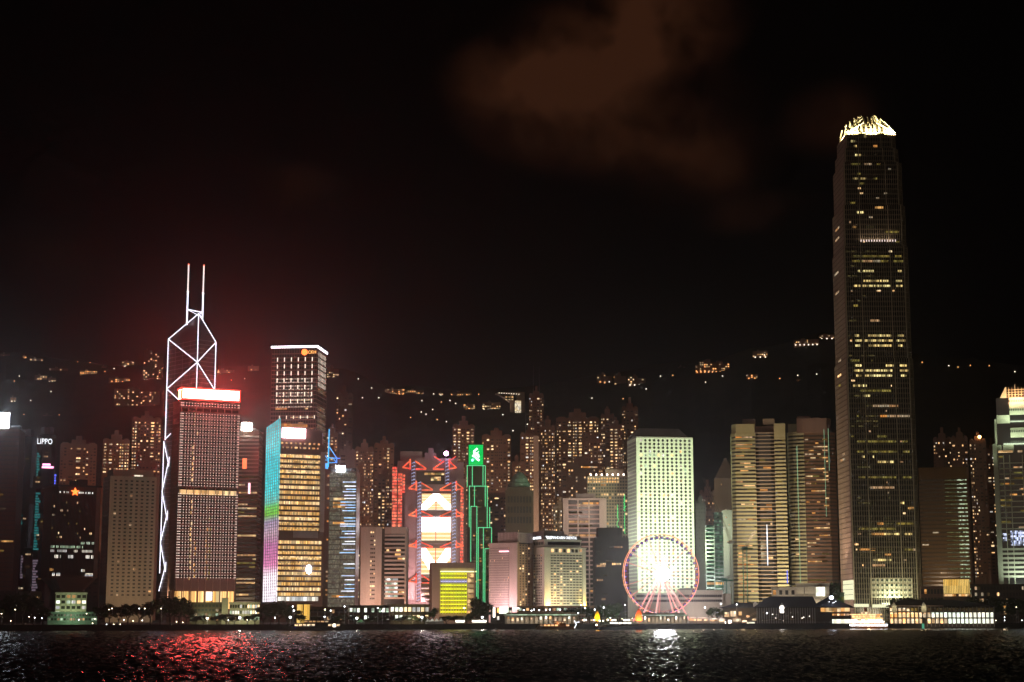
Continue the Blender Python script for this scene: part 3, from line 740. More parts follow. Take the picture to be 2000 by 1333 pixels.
runs(T, 'F', w * .15, w * .6, [T.z(y) for y in (975, 983, 990, 1022, 1108, 1165)], 1.6, ['w_warm', 'w_amber'], .8, off=.3); T.finish(cap=100)
ua_, ub_ = T.u(656, 918), T.u(674, 918); um_ = (ua_ + ub_) / 2; zt6 = T.z(910)
b = MB(); b.box(ua_, -1.2, h + 2.9, um_ - .35, .6, zt6); b.box(um_ + .35, -1.2, h + 2.7, ub_ - .2, .6, zt6 - .2); b.box(ua_ + .7, -1.2, h - .4, um_ - .5, .6, h + 2.3); b.box(um_ + .2, -1.2, h - .3, ub_, .6, h + 2.2); T.part('roof_sign', b, 'sign_white')
b = MB(); b.box(.5, 1, h, w - .5, d - 2, h + 2.4); T.part('parapet', b, 'dark_metal')
# ================================================================ THE MIDDLE OF THE WATERFRONT
# -------- pale tower with curved balcony bands
T = Tower('curved_band_tower', 'pale tower with a small-windowed wing and curved balcony bands beside the truss bank', 'tower', 703, 703, 792, 1270, -4, depth=26)
w, d = T.w, T.d; h = T.z(1030); u1 = T.u(744); u2 = T.u(750)
b = MB(); n = 10
arc = [(u1 * .5 + u1 * .5 * math.cos(a), 1.6 - 1.6 * math.sin(a)) for a in [math.pi + math.pi * i / n for i in range(n + 1)]]
b.prism([(p_[0], p_[1] - 3.2) for p_ in arc][:0] + [(0, 0), (u1 * .28, -.9), (u1 * .72, -.9), (u1, 0), (u1, d), (0, d)], 0, h)
wall('rosy_white', (.60, .50, .45)); T.part('window_wing', b, 'rosy_white')
b = MB(); b.box(u1, 1.2, 0, u2, d, h - 1); T.part('recess', b, 'dark_stone')
b = MB(); b.box(u2, 1.6, 0, w, d, h - .4); T.part('core', b, 'window_dark')
b = MB(); b.prism([(u2, .2), (u2 + (w - u2) * .3, -.9), (w - (w - u2) * .3, -.9), (w, .2), (w, 1.6), (u2, 1.6)], T.z(1043), h); 
zs = [T.z(1046 + 8.15 * k) for k in range(16)]
for z in zs: b.prism([(u2, .3), (u2 + (w - u2) * .25, -.8), (w - (w - u2) * .25, -.8), (w, .3), (w, 1.6), (u2, 1.6)], z - .8, z + .55)
b.box(w - 1.0, .4, 0, w + .1, d, h); T.part('balcony_band', b, 'rosy_white')
for k in range(17):
    z = T.z(1040 + 8.1 * k)
    for q in (.50, .58, .66) if k > 1 else (.50, .60): T.win('F', u1 * q, z, .95, 1.1, 'window_dark' if rnd.random() < .8 else 'w_home', 'window', .86)
    if k > 1: T.win('F', (u1 + u2) / 2, z, 1.0, 1.4, 'window_dark', 'window', -1.15)
for k, z in enumerate(zs[:-1]):
    zc = z - 1.75
    if k in (3, 4): runs(T, 'F', u2 + 1, w - 4, [zc], 1.4, ['w_home', 'w_warm'], .55, bay=1.0, lmax=3, off=-1.5)
    elif k in (5, 8, 9): runs(T, 'F', u2 + 1, w - 1, [zc], 1.3, ['w_homedim', 'w_amber', 'w_home'], .35, bay=1.0, lmax=3, off=-1.5)
    elif k >= 10: runs(T, 'F', u2 + .6, u2 + (w - u2) * .62, [zc], 1.5, ['w_green', 'w_white'], .95, bay=.9, lmax=4, off=-1.5); runs(T, 'F', u2 + (w - u2) * .66, w - 1.2, [zc], 1.4, ['w_home', 'w_amber'], .4, bay=.9, lmax=3, off=-1.5)
T.finish()
flood(T, 'flood_lamp', (w * .2, -34, 8), (w * .3, 0, h * .5), 8, 16000, (1, .62, .48)); flood(T, 'flood_lamp', (w * .9, -16, 4), (w * .75, 0, h * .2), 5, 2600, (1, .36, .16))
# -------- bank tower hung from coat-hanger trusses
T = Tower('truss_bank_tower', 'bank tower hung on red coat-hanger trusses with three white screens', 'tower', 790, 790, 909, 1560, 0, depth=40)
w, d = T.w, T.d
def hp(px, py, y=-3.0): return (T.u(px, py), y, T.z(py))
wall('bank_grey', (.30, .25, .24), rough=.5)
b = MB()
def hbox(b, x0, y0, x1, y1, ya, yb, m=0): b.box(T.u(x0, 1050), ya, T.z(y1), T.u(x1, 1050), yb, T.z(y0), m)
hbox(b, 796, 946, 902, 1200, 3, 38); hbox(b, 786, 893, 893, 960, 14, 40); hbox(b, 775, 898, 800, 1200, 12, 44); hbox(b, 780, 878, 824, 895, 20, 36); hbox(b, 829, 881, 852, 895, 18, 34); hbox(b, 836, 871, 846, 882, 20, 28)
hbox(b, 790, 947, 812, 1172, -.5, 12); hbox(b, 888, 900, 906, 950, 14, 30); hbox(b, 891, 935, 908, 1175, 2, 24)
T.part('frame_block', b, 'bank_grey')
b = MB()
for k in range(8): u = T.u(792 + 2.4 * k, 1050); b.box(u, -.8, T.z(1172), u + .25, -.5, T.z(948))
for k in range(20): z = T.z(1172) + k * 5; b.box(T.u(822, 1050), -.9, z, T.u(880, 1050), 3, z + .5)
T.part('rib', b, 'steel')
b = MB(); hbox(b, 822, 1128, 880, 1176, 1.6, 2.9); hbox(b, 812, 918, 870, 944, 13.4, 13.9); T.part('glazing', b, 'brown_glass')
# masts with bright ladder rungs
for px, pa, pb, yy in ((806, 897, 946, 10), (873, 893, 946, 10), (818, 942, 1176, -2.6), (886, 940, 1176, -2.6)):
    b = MB(); u = T.u(px, 1050); zb2, zt2 = T.z(pb), T.z(pa)
    for dx in (-1.9, 1.9): b.tube((u + dx, yy, zb2), (u + dx, yy, zt2), .55, 0, 8)
    b.tube((u, yy + 3, zb2), (u, yy + 3, zt2), .6, 0, 8)
    T.part('mast', b, 'bank_grey')
    z = zb2 + 1; k = 0
    lad = MB()
    while z < zt2 - 1:
        lad.tube((u - 1.5, yy - .7, z), (u + 1.4, yy - .7, z + 1.4), .28, 0, 5); lad.tube((u + 1.4, yy - .7, z + 1.4), (u + 1.4, yy - .7, z + .2), .25, 0, 5); z += 3.1; k += 1
    T.part('ladder_light', lad, 'ladder')  if 'ladder' in MAT else (emit('ladder', (.55, .62, 1), .95), T.part('ladder_light', lad, 'ladder'))
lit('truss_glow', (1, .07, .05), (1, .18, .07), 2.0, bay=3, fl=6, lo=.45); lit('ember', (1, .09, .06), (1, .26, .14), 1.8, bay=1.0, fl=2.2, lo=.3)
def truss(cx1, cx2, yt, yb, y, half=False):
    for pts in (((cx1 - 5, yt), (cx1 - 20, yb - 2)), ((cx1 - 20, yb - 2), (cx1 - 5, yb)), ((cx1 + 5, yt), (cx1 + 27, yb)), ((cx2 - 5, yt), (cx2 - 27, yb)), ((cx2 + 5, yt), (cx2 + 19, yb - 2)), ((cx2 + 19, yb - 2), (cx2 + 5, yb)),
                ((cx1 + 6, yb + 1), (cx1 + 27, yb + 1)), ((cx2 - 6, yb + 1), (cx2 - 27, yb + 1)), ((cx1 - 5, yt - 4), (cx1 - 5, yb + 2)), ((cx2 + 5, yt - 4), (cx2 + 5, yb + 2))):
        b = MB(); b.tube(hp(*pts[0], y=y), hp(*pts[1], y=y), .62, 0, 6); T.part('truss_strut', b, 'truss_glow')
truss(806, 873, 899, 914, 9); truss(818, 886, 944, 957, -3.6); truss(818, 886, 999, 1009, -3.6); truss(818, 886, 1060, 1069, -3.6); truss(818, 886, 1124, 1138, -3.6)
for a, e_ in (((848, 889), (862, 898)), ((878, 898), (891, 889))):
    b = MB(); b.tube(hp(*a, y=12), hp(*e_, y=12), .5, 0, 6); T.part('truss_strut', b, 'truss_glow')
# screens
def screen(y0, y1, kind):
    m, t, o_2 = newmat('screen_' + kind)
    g = t.nodes.new('ShaderNodeTexCoord'); s3 = t.nodes.new('ShaderNodeSeparateXYZ'); t.links.new(g.outputs['Generated'], s3.inputs[0])
    X_, Z_ = s3.outputs[0], s3.outputs[2]
    dx = mth(t, 'ABSOLUTE', mth(t, 'SUBTRACT', X_, .5))
    if kind == 'wedge': v = mth(t, 'LESS_THAN', mth(t, 'ABSOLUTE', mth(t, 'SUBTRACT', mth(t, 'ADD', mth(t, 'MULTIPLY', dx, 1.75), Z_), .88)), .30)
    elif kind == 'bars': v = mth(t, 'GREATER_THAN', Z_, .38)
    else: v = mth(t, 'LESS_THAN', mth(t, 'ABSOLUTE', mth(t, 'SUBTRACT', mth(t, 'SUBTRACT', Z_, mth(t, 'MULTIPLY', dx, 1.75)), .10)), .30)
    st = mth(t, 'LESS_THAN', mth(t, 'FRACT', mth(t, 'MULTIPLY', Z_, 6)), .35)
    mxx = t.nodes.new('ShaderNodeMix'); mxx.data_type = 'RGBA'; mxx.inputs[6].default_value = (1, .55, .22, 1); mxx.inputs[7].default_value = (1, .86, .60, 1); t.links.new(st, mxx.inputs[0])
    mx2 = t.nodes.new('ShaderNodeMix'); mx2.data_type = 'RGBA'; mx2.inputs[7].default_value = (4, 3.4, 3.6, 1); t.links.new(v, mx2.inputs[0]); t.links.new(mxx.outputs[2], mx2.inputs[6])
    e = t.nodes.new('ShaderNodeEmission'); e.inputs[1].default_value = 1.5; t.links.new(mx2.outputs[2], e.inputs[0]); t.links.new(e.outputs[0], o_2.inputs[0]); m.cycles.emission_sampling = 'FRONT'
    b = MB(); hbox(b, 822.5, y0, 880, y1, -2.4, -2.0); o = T.part('screen', b, 'screen_' + kind); q = MB(); u = T.u(851, 1050); q.box(u - .3, -2.7, T.z(y1), u + .3, -2.4, T.z(y0)); q.build('divider', MAT and 'red_steel', o)
screen(965, 996, 'wedge'); screen(1011, 1056, 'bars'); screen(1071, 1122, 'vee')
for x0, x1, y0, y1, yy in ((765, 774, 915, 1028, 10), (776.5, 785, 925, 1028, 10), (785, 790, 930, 962, 9), (899, 905, 957, 1100, .5)):
    b = MB(); z = T.z(y1)
    while z < T.z(y0): b.box(T.u(x0, 1050), yy - .3, z, T.u(x1, 1050), yy, z + 2.2); z += 2.9
    hb = T.part('glowing_stair', b, 'ember')
    b = MB(); b.box(T.u(x0, 1050) - .3, yy + .1, 0, T.u(x1, 1050) + .3, yy + 8, T.z(y0) + 2); T.part('stair_tower', b, 'bank_grey')
runs(T, 'F', T.u(828, 1050), T.u(869, 1050), [T.z(923.5)], 2.0, ['w_warm', 'w_dim'], .95, bay=1.5, lmax=3, off=-13.0); runs(T, 'F', T.u(841, 1050), T.u(861, 1050), [T.z(931), T.z(935)], 1.8, ['w_warm', 'w_dim'], .85, bay=1.5, lmax=2, off=-13.0)
runs(T, 'F', T.u(824, 1050), T.u(880, 1050), [T.z(y) for y in (1130, 1141, 1150, 1160, 1166, 1172)], 1.6, ['w_dim', 'w_homedim', 'w_faint', 'w_warm'], .8, bay=1.3, off=-1.4); T.finish()
emit('violet_lamp', (1, .48, .9), 30, True); b = MB(); b.ball(hp(872, 884, y=8), 2.1); T.part('beacon', b, 'violet_lamp')
flood(T, 'flood_lamp', (w * .2, -40, 20), (w * .45, 4, T.z(1060)), 16, 76000, (1, .50, .50))
# -------- municipal slab lit yellow
T = Tower('municipal_block', 'beige slab block with a brilliant yellow wash over its window grid and blue-white stripe', 'building', 843, 843, 928, 1110, 6, depth=16)
w, d = T.w, T.d; h = T.z(1099); ug, us_ = T.u(860), T.u(912)
wall('municipal_stone', (.52, .42, .36)); b = MB(); b.box(0, -.5, 0, ug - .6, d, h); b.box(ug - .6, -.5, T.z(1110), w, d, h); b.box(w - .7, -.5, 0, w, d, T.z(1110)); b.box(ug - .6, 2, 0, w - .7, d, T.z(1110)); T.part('wall', b, 'municipal_stone')
lit('yellow_wash', (1, .86, .02), (.80, .92, .03), 1.9, bay=5, fl=6, lo=.75); lit('violet_wash', (.62, .60, 1), (.8, .78, 1), 1.25, bay=2, fl=4, lo=.8); emit('yellow_line', (1, .98, .45), 2.2)  # yellow floodlight on the front is painted as glowing bays
z0, z1 = T.z(1199), T.z(1117); nr = 11; fhh = (z1 - z0) / nr
for j in range(nr):
    z = z0 + (j + .5) * fhh; mat = 'violet_wash' if j == nr - 3 else 'yellow_wash'
    for i in range(10):
        u = ug + (us_ - ug) * (i + .5) / 10; T.win('F', u, z, (us_ - ug) / 10 - .35, fhh - .45, mat, 'lit_bay', -.9, pr=1)
        for q in (-.8, .6): T.win('F', u, z + q, (us_ - ug) / 10 * .55, .55, 'window_dark', 'window', -.7)
T.finish()
b = MB(); b.box(ug, -.1, T.z(1117.5), us_ + 6, .9, T.z(1115.5)); T.part('light_cornice', b, 'yellow_line')
b = MB()
for i in range(11): u = ug + (us_ - ug) * i / 10; b.box(u - .14, .0, z0, u + .14, .8, z1)
T.part('mullion', b, 'rosy_white')
for k in range(8):
    za, zb2 = z0 + (z1 - z0) * k / 8, z0 + (z1 - z0) * (k + .6) / 8
    b = MB(); b.box(us_ + .6, 1.6, za, w - .9, 2, za + fhh * .9, 0); b.tube((us_ + .8, .8, zb2 + .8), (us_ + 3, .8, za + .6), .3, 1); b.tube((us_ + 3, .8, za + .6), (w - 1, .8, za + .6), .3, 1)
    T.part('stair_flight', b, ['w_warm', 'w_warm'])
flood(T, 'flood_lamp', (-6, -30, 6), (w * .3, 0, h * .6), 6, 5200, (1, .60, .44))
# -------- stepped tower outlined in green
T = Tower('stepped_tower', 'stepped bank tower outlined in green neon under a green emblem box', 'tower', 911, 911, 960, 1500, 0, depth=26)
w, d = T.w, T.d; wall('olive_stone', (.085, .065, .035))
def gz(x0, x1, y0, ya, yb):
    b = MB(); b.box(T.u(x0, 1050), ya, 0, T.u(x1, 1050), yb, T.z(y0)); T.part('setback_block', b, 'olive_stone')
gz(912, 947, 909, 6, 26); gz(916, 951.5, 950, 3, 6); gz(919, 957, 990, 1.5, 3); gz(933, 960, 1031, .4, 1.5); gz(919.5, 931, 990, -.4, 1.5)
emit('neon_green', (.16, 1, .40), 1.05, True); emit('sign_green', (.0, .62, .10), 1.15, True); emit('sign_blue', (.35, .75, 1), 2.5)
L = [((911.5, 910), (947.5, 910)), ((912, 910), (912, 951)), ((922, 910), (922, 949)), ((943, 910), (943, 948)), ((947.5, 910), (947.5, 950)), ((916, 950), (951.5, 950)), ((916.3, 950), (916.3, 1030)), ((926.4, 950), (926.4, 989)),
     ((947.5, 950), (947.5, 990)), ((951.4, 950), (951.4, 1031)), ((919, 989.5), (931.5, 989.5)), ((919.5, 990), (919.5, 1098)), ((931.2, 990), (931.2, 1166)), ((934, 1031), (934, 1177)), ((933, 1031), (960, 1031)), ((956.3, 991), (956.3, 1031)),
     ((944, 1031), (944, 1177)), ((947.2, 1072), (947.2, 1177)), ((960, 1031), (960, 1072)), ((947, 1072), (960, 1072))]
for a, e_ in L:
    b = MB(); b.tube((T.u(a[0], 1050), -.9, T.z(a[1])), (T.u(e_[0], 1050), -.9, T.z(e_[1])), .29, 0, 5); T.part('neon_tube', b, 'neon_green')
for _ in range(60):
    T.win('F', T.u(rnd.uniform(920, 930) if rnd.random() < .3 else rnd.uniform(935, 956), 1050), T.z(rnd.uniform(1035, 1160)), rnd.uniform(1, 4), 1.1, rnd.choice(['w_faint', 'w_faint', 'w_dim', 'w_amber']), 'window', .5)
for py in (958, 968, 978, 990, 1005, 1018): T.win('F', T.u(rnd.uniform(925, 940), 1050), T.z(py), rnd.uniform(2, 6), 1.2, 'w_dim', 'window', -1.4 if py > 950 and py < 990 else -1.3)
T.finish()
b = MB(); b.box(T.u(913.5, 890), 4, T.z(909), T.u(944.5, 890), 24, T.z(867)); T.part('crown_box', b, 'olive_stone')
b = MB(); b.box(T.u(915.5, 890), 3.3, T.z(907.5), T.u(943.5, 890), 4, T.z(868.5)); sg = T.part('emblem_panel', b, 'sign_green')
b = MB(); c0 = (T.u(929.5, 890), 2.9, T.z(888))
def ep(dx, dz): return (c0[0] + dx * .43, 2.9, c0[2] - dz * .43)
for pts, r_ in ((((3, -13), (-5, -6), (5, 0), (6, 2)), .85),):
    b.path([ep(*q) for q in pts], r_, 0, 6)
b.path([ep(-7, 1), ep(7, 12)], 1.0, 0, 6); b.path([ep(-5, -4), ep(7, 5)], .8, 0, 6); b.tube(ep(4, -6), ep(5, -5), 1.2, 0, 6); b.build('emblem_stroke', 'letters', sg)
b = MB(); b.ball(ep(-7, 11), 1.2); b.tube(ep(-5, 5), ep(0, 10), 1.0, 1, 6); b.build('emblem_stroke', ['sign_blue', 'neon_green'], sg)
# -------- rose office block
T = Tower('rose_block', 'rose tinted office block with ribbed penthouse left of the lettered hotel', 'building', 955, 1011, 1050, 1250, -32)
w, d = T.w, T.d; h = T.z(1060); c1_ = w * (994 - 955) / (1011 - 955)
wall('rose_panel', (.52, .43, .38)); wall('tan_panel', (.40, .27, .18))
b = MB(); b.box(.4, .4, 0, w - .4, d - .4, h); T.part('glazing', b, 'window_dark')
b = MB(); cells_ = grid(T, b, 'F', 0, c1_, T.z(1184), h - 3, 20, 24, .42, .62, out=.1); b.box(c1_, .3, 0, w * .82, .5, h); b.box(w * .82, -.8, 0, w, .5, h); b.box(0, -.3, h - 3, w, .4, h); b.box(0, -.2, 0, c1_, .5, T.z(1184)); T.part('front_wall', b, 'rose_panel')
for (i, j, u, z, a, c2) in cells_:
    if rnd.random() < .03: T.win('F', u, z, a, c2, rnd.choice(['w_homedim', 'w_amber', 'w_home']), 'window', .0, pr=1)
b = MB(); cells_ = grid(T, b, 'R', 1.5, d * .62, T.z(1184), h - 1, 4, 24, .55, .55, out=.35); b.box(w, 0, 0, w + .3, 1.5, h); b.box(w - .2, d * .62, 0, w + .3, d, h); T.part('flank_wall', b, 'tan_panel')
for (i, j, u, z, a, c2) in cells_: q = rnd.random(); T.win('R', u, z, a, c2, 'w_home' if q < .12 else 'w_homedim' if q < .18 else 'window_dark', 'window', .02, pr=q < .18)
b = MB(); b.box(w * .28, 1.5, h, w - .5, d - 2, T.z(1040)); T.part('penthouse', b, 'rose_panel')
b = MB()
for k in range(14): u = w * (.28 + .71 * k / 14); b.box(u, 1.1, h, u + .35, 1.5, T.z(1040) + .3)
for k in range(10): u = 2 + (d - 6) * k / 10; b.box(w - .5, u, h, w - .1, u + .35, T.z(1042))
T.part('penthouse_rib', b, 'rose_stone')
b = MB(); b.box(c1_ * .55, -1.2, T.z(1078), c1_ * 1.02, -.5, T.z(1075.5)); T.part('sign_band', b, 'sign_pink', label='thin glowing pink sign band'); T.finish()
flood(T, 'flood_lamp', (w * .4, -40, 8), (w * .4, 0, h * .55), 14, 21000, (1, .64, .58)); flood(T, 'flood_lamp', (w + 30, 10, 8), (w, d * .4, h * .5), 10, 7000, (1, .58, .28))
# -------- lettered hotel
T = Tower('lettered_hotel', 'hotel with MANDARIN ORIENTAL in lights and amber washed corner piers', 'hotel', 1028, 1063, 1143, 1250, 26)
w, d = T.w, T.d; h = T.z(1071); h2, h3 = T.z(1055), T.z(1046.5)
wall('hotel_stone', (.52, .49, .40)); b = MB(); b.box(.5, .5, 0, w - .5, d, h); T.part('glazing', b, 'window_dark')
up, u3 = w * .145, w * .935
b = MB(); b.box(-.3, -1.0, 0, up, .6, h - .1); b.box(-.5, -.5, 0, 1.0, 2.0, h); b.box(u3, -1.0, 0, w + .3, .6, h - .1); T.part('corner_pier', b, 'hotel_stone')
zt2 = T.z(1082); z0 = T.z(1182)
b = MB(); nf = 19; b.box(up, -.5, zt2, u3, .5, h); b.box(0, 1.0, zt2, .5, d, h)
for j in range(nf + 1): z = z0 + (zt2 - z0) * j / nf; b.box(up, .1, z - .5, u3, .5, z + .5); b.box(.05, 1.0, z - .5, .5, d, z + .5)
for i in range(11): u = up + (u3 - up) * i / 10; b.box(u - .2, .2, z0, u + .2, .5, zt2)
for i in range(11): u = 1 + (d - 1) * i / 10; b.box(.15, u - .2, z0, .5, u + .2, zt2)
b.box(-.8, -1.2, h, w + .8, d, h + .7)
T.part('floor_band', b, 'hotel_stone')
for j in range(nf):
    z = z0 + (zt2 - z0) * (j + .5) / nf
    for i in range(10):
        q = rnd.random(); L = q < (.42 if i in (1, 3) else .06)
        T.win('F', up + (u3 - up) * (i + .5) / 10, z, 1.5 if L else 1.9, 1.6, ('w_home' if q < .3 else 'w_homedim') if L else 'window_dark', 'window', -.3, pr=1 if L else 0)
    for i in range(10):
        q = rnd.random()
        if q < .1: T.win('L', 1 + (d - 1) * (i + .5) / 10, z, 1.6, 1.5, 'w_homedim', 'window', -.3, pr=1)
for i in range(8): T.win('F', up + (u3 - up) * (i + .5) / 8, T.z(1075.5), 2.0, 2.4, rnd.choice(['window_dark', 'w_homedim', 'window_dark', 'w_home']), 'window', .56)
T.finish()
x0, x1 = w * .03, w * .93
b = MB(); b.box(x0, 1.5, h + .7, x1, d - 1, h2); b.box(x0 - .5, 1, h2, x1 + .5, d, h2 + .5); T.part('upper_storey', b, 'hotel_stone')
b = MB()
for i in range(8): u = x0 + (x1 - x0) * (.1 + .86 * (i + .5) / 8); b.box(u - 1.9, 1.2, T.z(1064), u + 1.9, 1.45, T.z(1058))
for i in range(9): u = 3 + (d - 5) * i / 9; b.box(x0 - .25, u, T.z(1064), x0 - .05, u + 1.6, T.z(1058))
T.part('clerestory_window', b, 'window_dark')
b = MB(); b.box(x0, 2.4, h2 + .5, x1, d - 2, h3 + .2); T.part('sign_parapet', b, 'dark_stone')
text_mesh('MANDARIN ORIENTAL', 2.9, 'letters', T.o, (w * .22, 2.1, h2 + 1.0), width=w * .62, extr=.12)
text_mesh('MANDARIN ORIENTAL', 2.7, 'letters', T.o, (x0 - .3, d - 3, h2 + 1.0), rot=(R(90), 0, R(-90)), width=d - 9, extr=.12)
b = MB()
for a in (-1.1, -.4, .4, 1.1): b.tube((w * .155 + a, 2.0, h2 + .9), (w * .155 + a * 2.2, 2.0, h2 + 2.9), .45, 0, 6)
T.part('fan_emblem', b, 'letters')
b = MB(); b.box(w * .12, 8, h3, w * .62, d - 3, T.z(1036)); b.box(w * .08, 6, h3, w * .66, d - 2, h3 + 1.4); T.part('penthouse', b, 'grey_concrete')
flood(T, 'flood_lamp', (w * .5, -34, 8), (w * .6, 0, h * .5), 12, 17000, (.88, 1, .74)); flood(T, 'flood_lamp', (-34, d * .3, 8), (0, d * .5, h * .5), 12, 8500, (1, .62, .72))
for u in (up * .5, (u3 + w) / 2): lamp_area('uplight', (u, -2.6, T.z(1189)), (u, -1.0, T.z(1150)), 1.4, 2600, (1, .60, .10), spread=110).parent = T.o
# -------- banded tower with white piers
T = Tower('pier_framed_tower', 'office tower framed by tall white piers behind the lettered hotel', 'tower', 1100, 1100, 1185, 1420, 0, depth=30)
w, d = T.w, T.d; h = T.z(975); b = MB(); b.box(0, .8, 0, w, d, h - 1); T.part('glazing', b, 'window_dark')
b = MB()
for x0_, x1_ in ((1100, 1110.5), (1171, 1185), (1128, 1130.5), (1149.5, 1152)): b.box(T.u(x0_, 1050), -.4, 0, T.u(x1_, 1050), 1, h)
b.box(0, -.4, h - 1, w, d, h + .6); T.part('pier', b, 'rosy_white')
b = MB(); zs, fh = floors(4, h - 2, 3.75)
for z in zs: b.box(T.u(1110.5, 1050), .1, z - 1.9, T.u(1171, 1050), .8, z - .6)
T.part('spandrel', b, 'rose_stone')
for z in zs: runs(T, 'F', T.u(1111, 1050), T.u(1170, 1050), [z + .2], 1.9, ['w_amber', 'w_warm', 'w_dim', 'w_homedim', 'w_faint'], .34, off=-.6)
T.win('F', T.u(1145, 1050), T.z(987), 16, 1.9, 'w_warm', 'window_band', -.5, pr=3)
b = MB(); b.box(T.u(1125, 960), 3, h, T.u(1163, 960), 20, T.z(964)); T.part('penthouse', b, 'grey_concrete'); T.finish()
flood(T, 'flood_lamp', (w * .5, -50, 90), (w * .5, 0, h * .8), 14, 15000, (1, .74, .6))
# -------- grid tower with a string of roof lamps
T = Tower('grid_tower', 'brown grid-fronted tower with a string of bright lamps along its roof', 'tower', 1147, 1147, 1236, 1540, 0, depth=30, py=950)
w, d = T.w, T.d; h = T.z(932); b = MB(); b.box(0, .6, 0, w, d, h); T.part('glazing', b, 'window_dark')
b = MB(); cs = grid(T, b, 'F', 0, w, 30, h, 17, 34, .68, .60, out=-.1); b.box(0, 0, h - .1, w, d, h + .8); T.part('lattice', b, 'dim_pale')
for (i, j, u, z, a, c2) in cs:
    q = rnd.random()
    if j in (33, 32) and i < 12: T.win('F', u, z, a, c2, 'w_warm', 'window', -.5, pr=1)
    elif j == 28 and i < 13 and q < .7: T.win('F', u, z, a, c2, 'w_warm', 'window', -.5, pr=1)
    elif q < .10: T.win('F', u, z, a, c2, rnd.choice(['w_homedim', 'w_home', 'w_amber']), 'window', -.5)
emit('string_lamp', (1, .85, .72), 6)
for k in range(7): T.win('F', w * (.08 + .12 * k), h + 2.0, 1.4, 1.4, 'string_lamp', 'roof_lamp', 0, th=1.2)
b = MB(); b.box(w * .4, 3, h, w * .8, 18, h + 7); T.part('roof_plant', b, 'dim_pale'); T.finish()
# -------- brown tower
T = Tower('brown_tower', 'dusky brown tower with a stepped top behind the grid-fronted tower', 'tower', 1108, 1108, 1170, 1660, 0, depth=26, py=910)
w, d = T.w, T.d; h = T.z(905); b = MB(); b.box(0, 0, 0, w, d, h); b.box(w * .2, 2, h, w * .62, 16, T.z(894)); T.part('body', b, 'dim_block')
for z in floors(60, h - 2, 3.4)[0]:
    for u in (2, 4.6, 9, 14, 17, 22, 26): 
        if rnd.random() < .22: T.win('F', u, z, 1.4, 1.5, rnd.choice(PAL_HOME), 'window', .05)
runs(T, 'F', w * .5, w * .95, [h - 4], 1.6, ['w_amber', 'w_homedim'], .8, bay=2); T.finish()
# -------- dark glass slab
T = Tower('dark_slab', 'dark grey glass slab between the lettered hotel and the porthole tower', 'tower', 1163, 1163, 1229, 1330, 4, depth=26)
w, d = T.w, T.d; h = T.z(1050); wall('slate', (.085, .08, .075)); b = MB(); b.box(0, .3, 0, w, d, h); b.box(w * .1, .8, h, w * .82, d - 4, T.z(1031)); T.part('body', b, 'slate')
b = MB()
for k in range(23): u = w * k / 22; b.box(u - .12, -.1, 6, u + .12, .3, h - 2)
T.part('mullion', b, 'slate')
for z in floors(5, h - 2, 3.6)[0]: runs(T, 'F', 1, w - 1, [z], 1.4, ['w_faint', 'w_homedim'], .14, bay=1.6, lmax=4, off=-.2)
runs(T, 'F', w * .15, w * .78, [T.z(1102)], 1.5, ['w_warm', 'w_home'], .95, bay=1.4, lmax=3, off=-.15, pr=2); T.finish()
emit('green_lights', (.05, 1, .25), 1.3)
for px0, px1, y0, y1 in ((1219, 1225, 966, 996), (1205.5, 1212, 986, 1030), (1215, 1224, 1035, 1037)):
    T = None
g_ = Tower('light_sculpture', 'squiggly green light strings climbing beside the porthole tower', 'light display', 1204, 1204, 1226, 1320, 0, depth=6, base=Z(1050, 1330) + .0)
b = MB(); b.tube((2, 8, -.5), (2, 8, g_.z(986)), .12); b.tube((7, 8, -.5), (7, 8, g_.z(966)), .12); g_.part('pole', b, 'dark_metal')
for px, y0, y1, wd in ((1208, 985, 1030, 2.6), (1222, 965, 998, 3.2), (1222, 1002, 1042, 1.6)):
    b = MB(); r = random.Random(px); p0 = None
    for k in range(26):
        f = k / 25; py = y0 + (y1 - y0) * f; p1 = (g_.u(px + r.uniform(-wd, wd) * (.3 + .7 * f)), 7.5 + r.uniform(-.6, .6), g_.z(py))
        if p0: b.tube(p0, p1, .22, 0, 4)
        p0 = p1
    g_.part('light_string', b, 'green_lights')
# -------- porthole tower
T = Tower('porthole_tower', 'brightly floodlit pale green tower with rows of round porthole windows', 'tower', 1228, 1246, 1358, 1500, 13, py=1157)
w, d = T.w, T.d; h = T.z(854); zb2 = T.z(1157)
wall('pale_tile', (.74, .78, .66), var=.05); b = MB(); b.box(0, .0, 0, w, d, h)
wl = T.part('wall', b, 'pale_tile')
b = MB(); b.box(0, -.12, T.z(1000.5), w, -.02, T.z(999.3)); b.box(-.1, -.3, h - .5, w, d, h + .5); T.part('belt_line', b, 'grey_concrete')
# portholes: a dark disc in a slim rim
def disc_mesh(name, mat, r):
    me = bpy.data.meshes.new(name); n = 14
    vs = [(r * math.cos(2 * math.pi * i / n), -.16, r * math.sin(2 * math.pi * i / n)) for i in range(n)] + [(r * 1.16 * math.cos(2 * math.pi * i / n), .0, r * 1.16 * math.sin(2 * math.pi * i / n)) for i in range(n)]
    fs = [tuple(range(n))] + [(n + i, n + (i + 1) % n, (i + 1) % n, i) for i in range(n)]
    me.from_pydata(vs, [], fs); me.materials.append(MAT[mat]); return me
DM = {m_: disc_mesh('porthole', m_, .98) for m_ in ('window_dark', 'w_home', 'w_white', 'w_homedim', 'w_green')}
cols = [T.u(1253.5 + 8.22 * i, 1157) for i in range(12)]; cols = [w * (.082 + .856 * i / 11) for i in range(12)]
cnt = 0; rest = {m_: MB() for m_ in DM}; rows = 42; allp = []
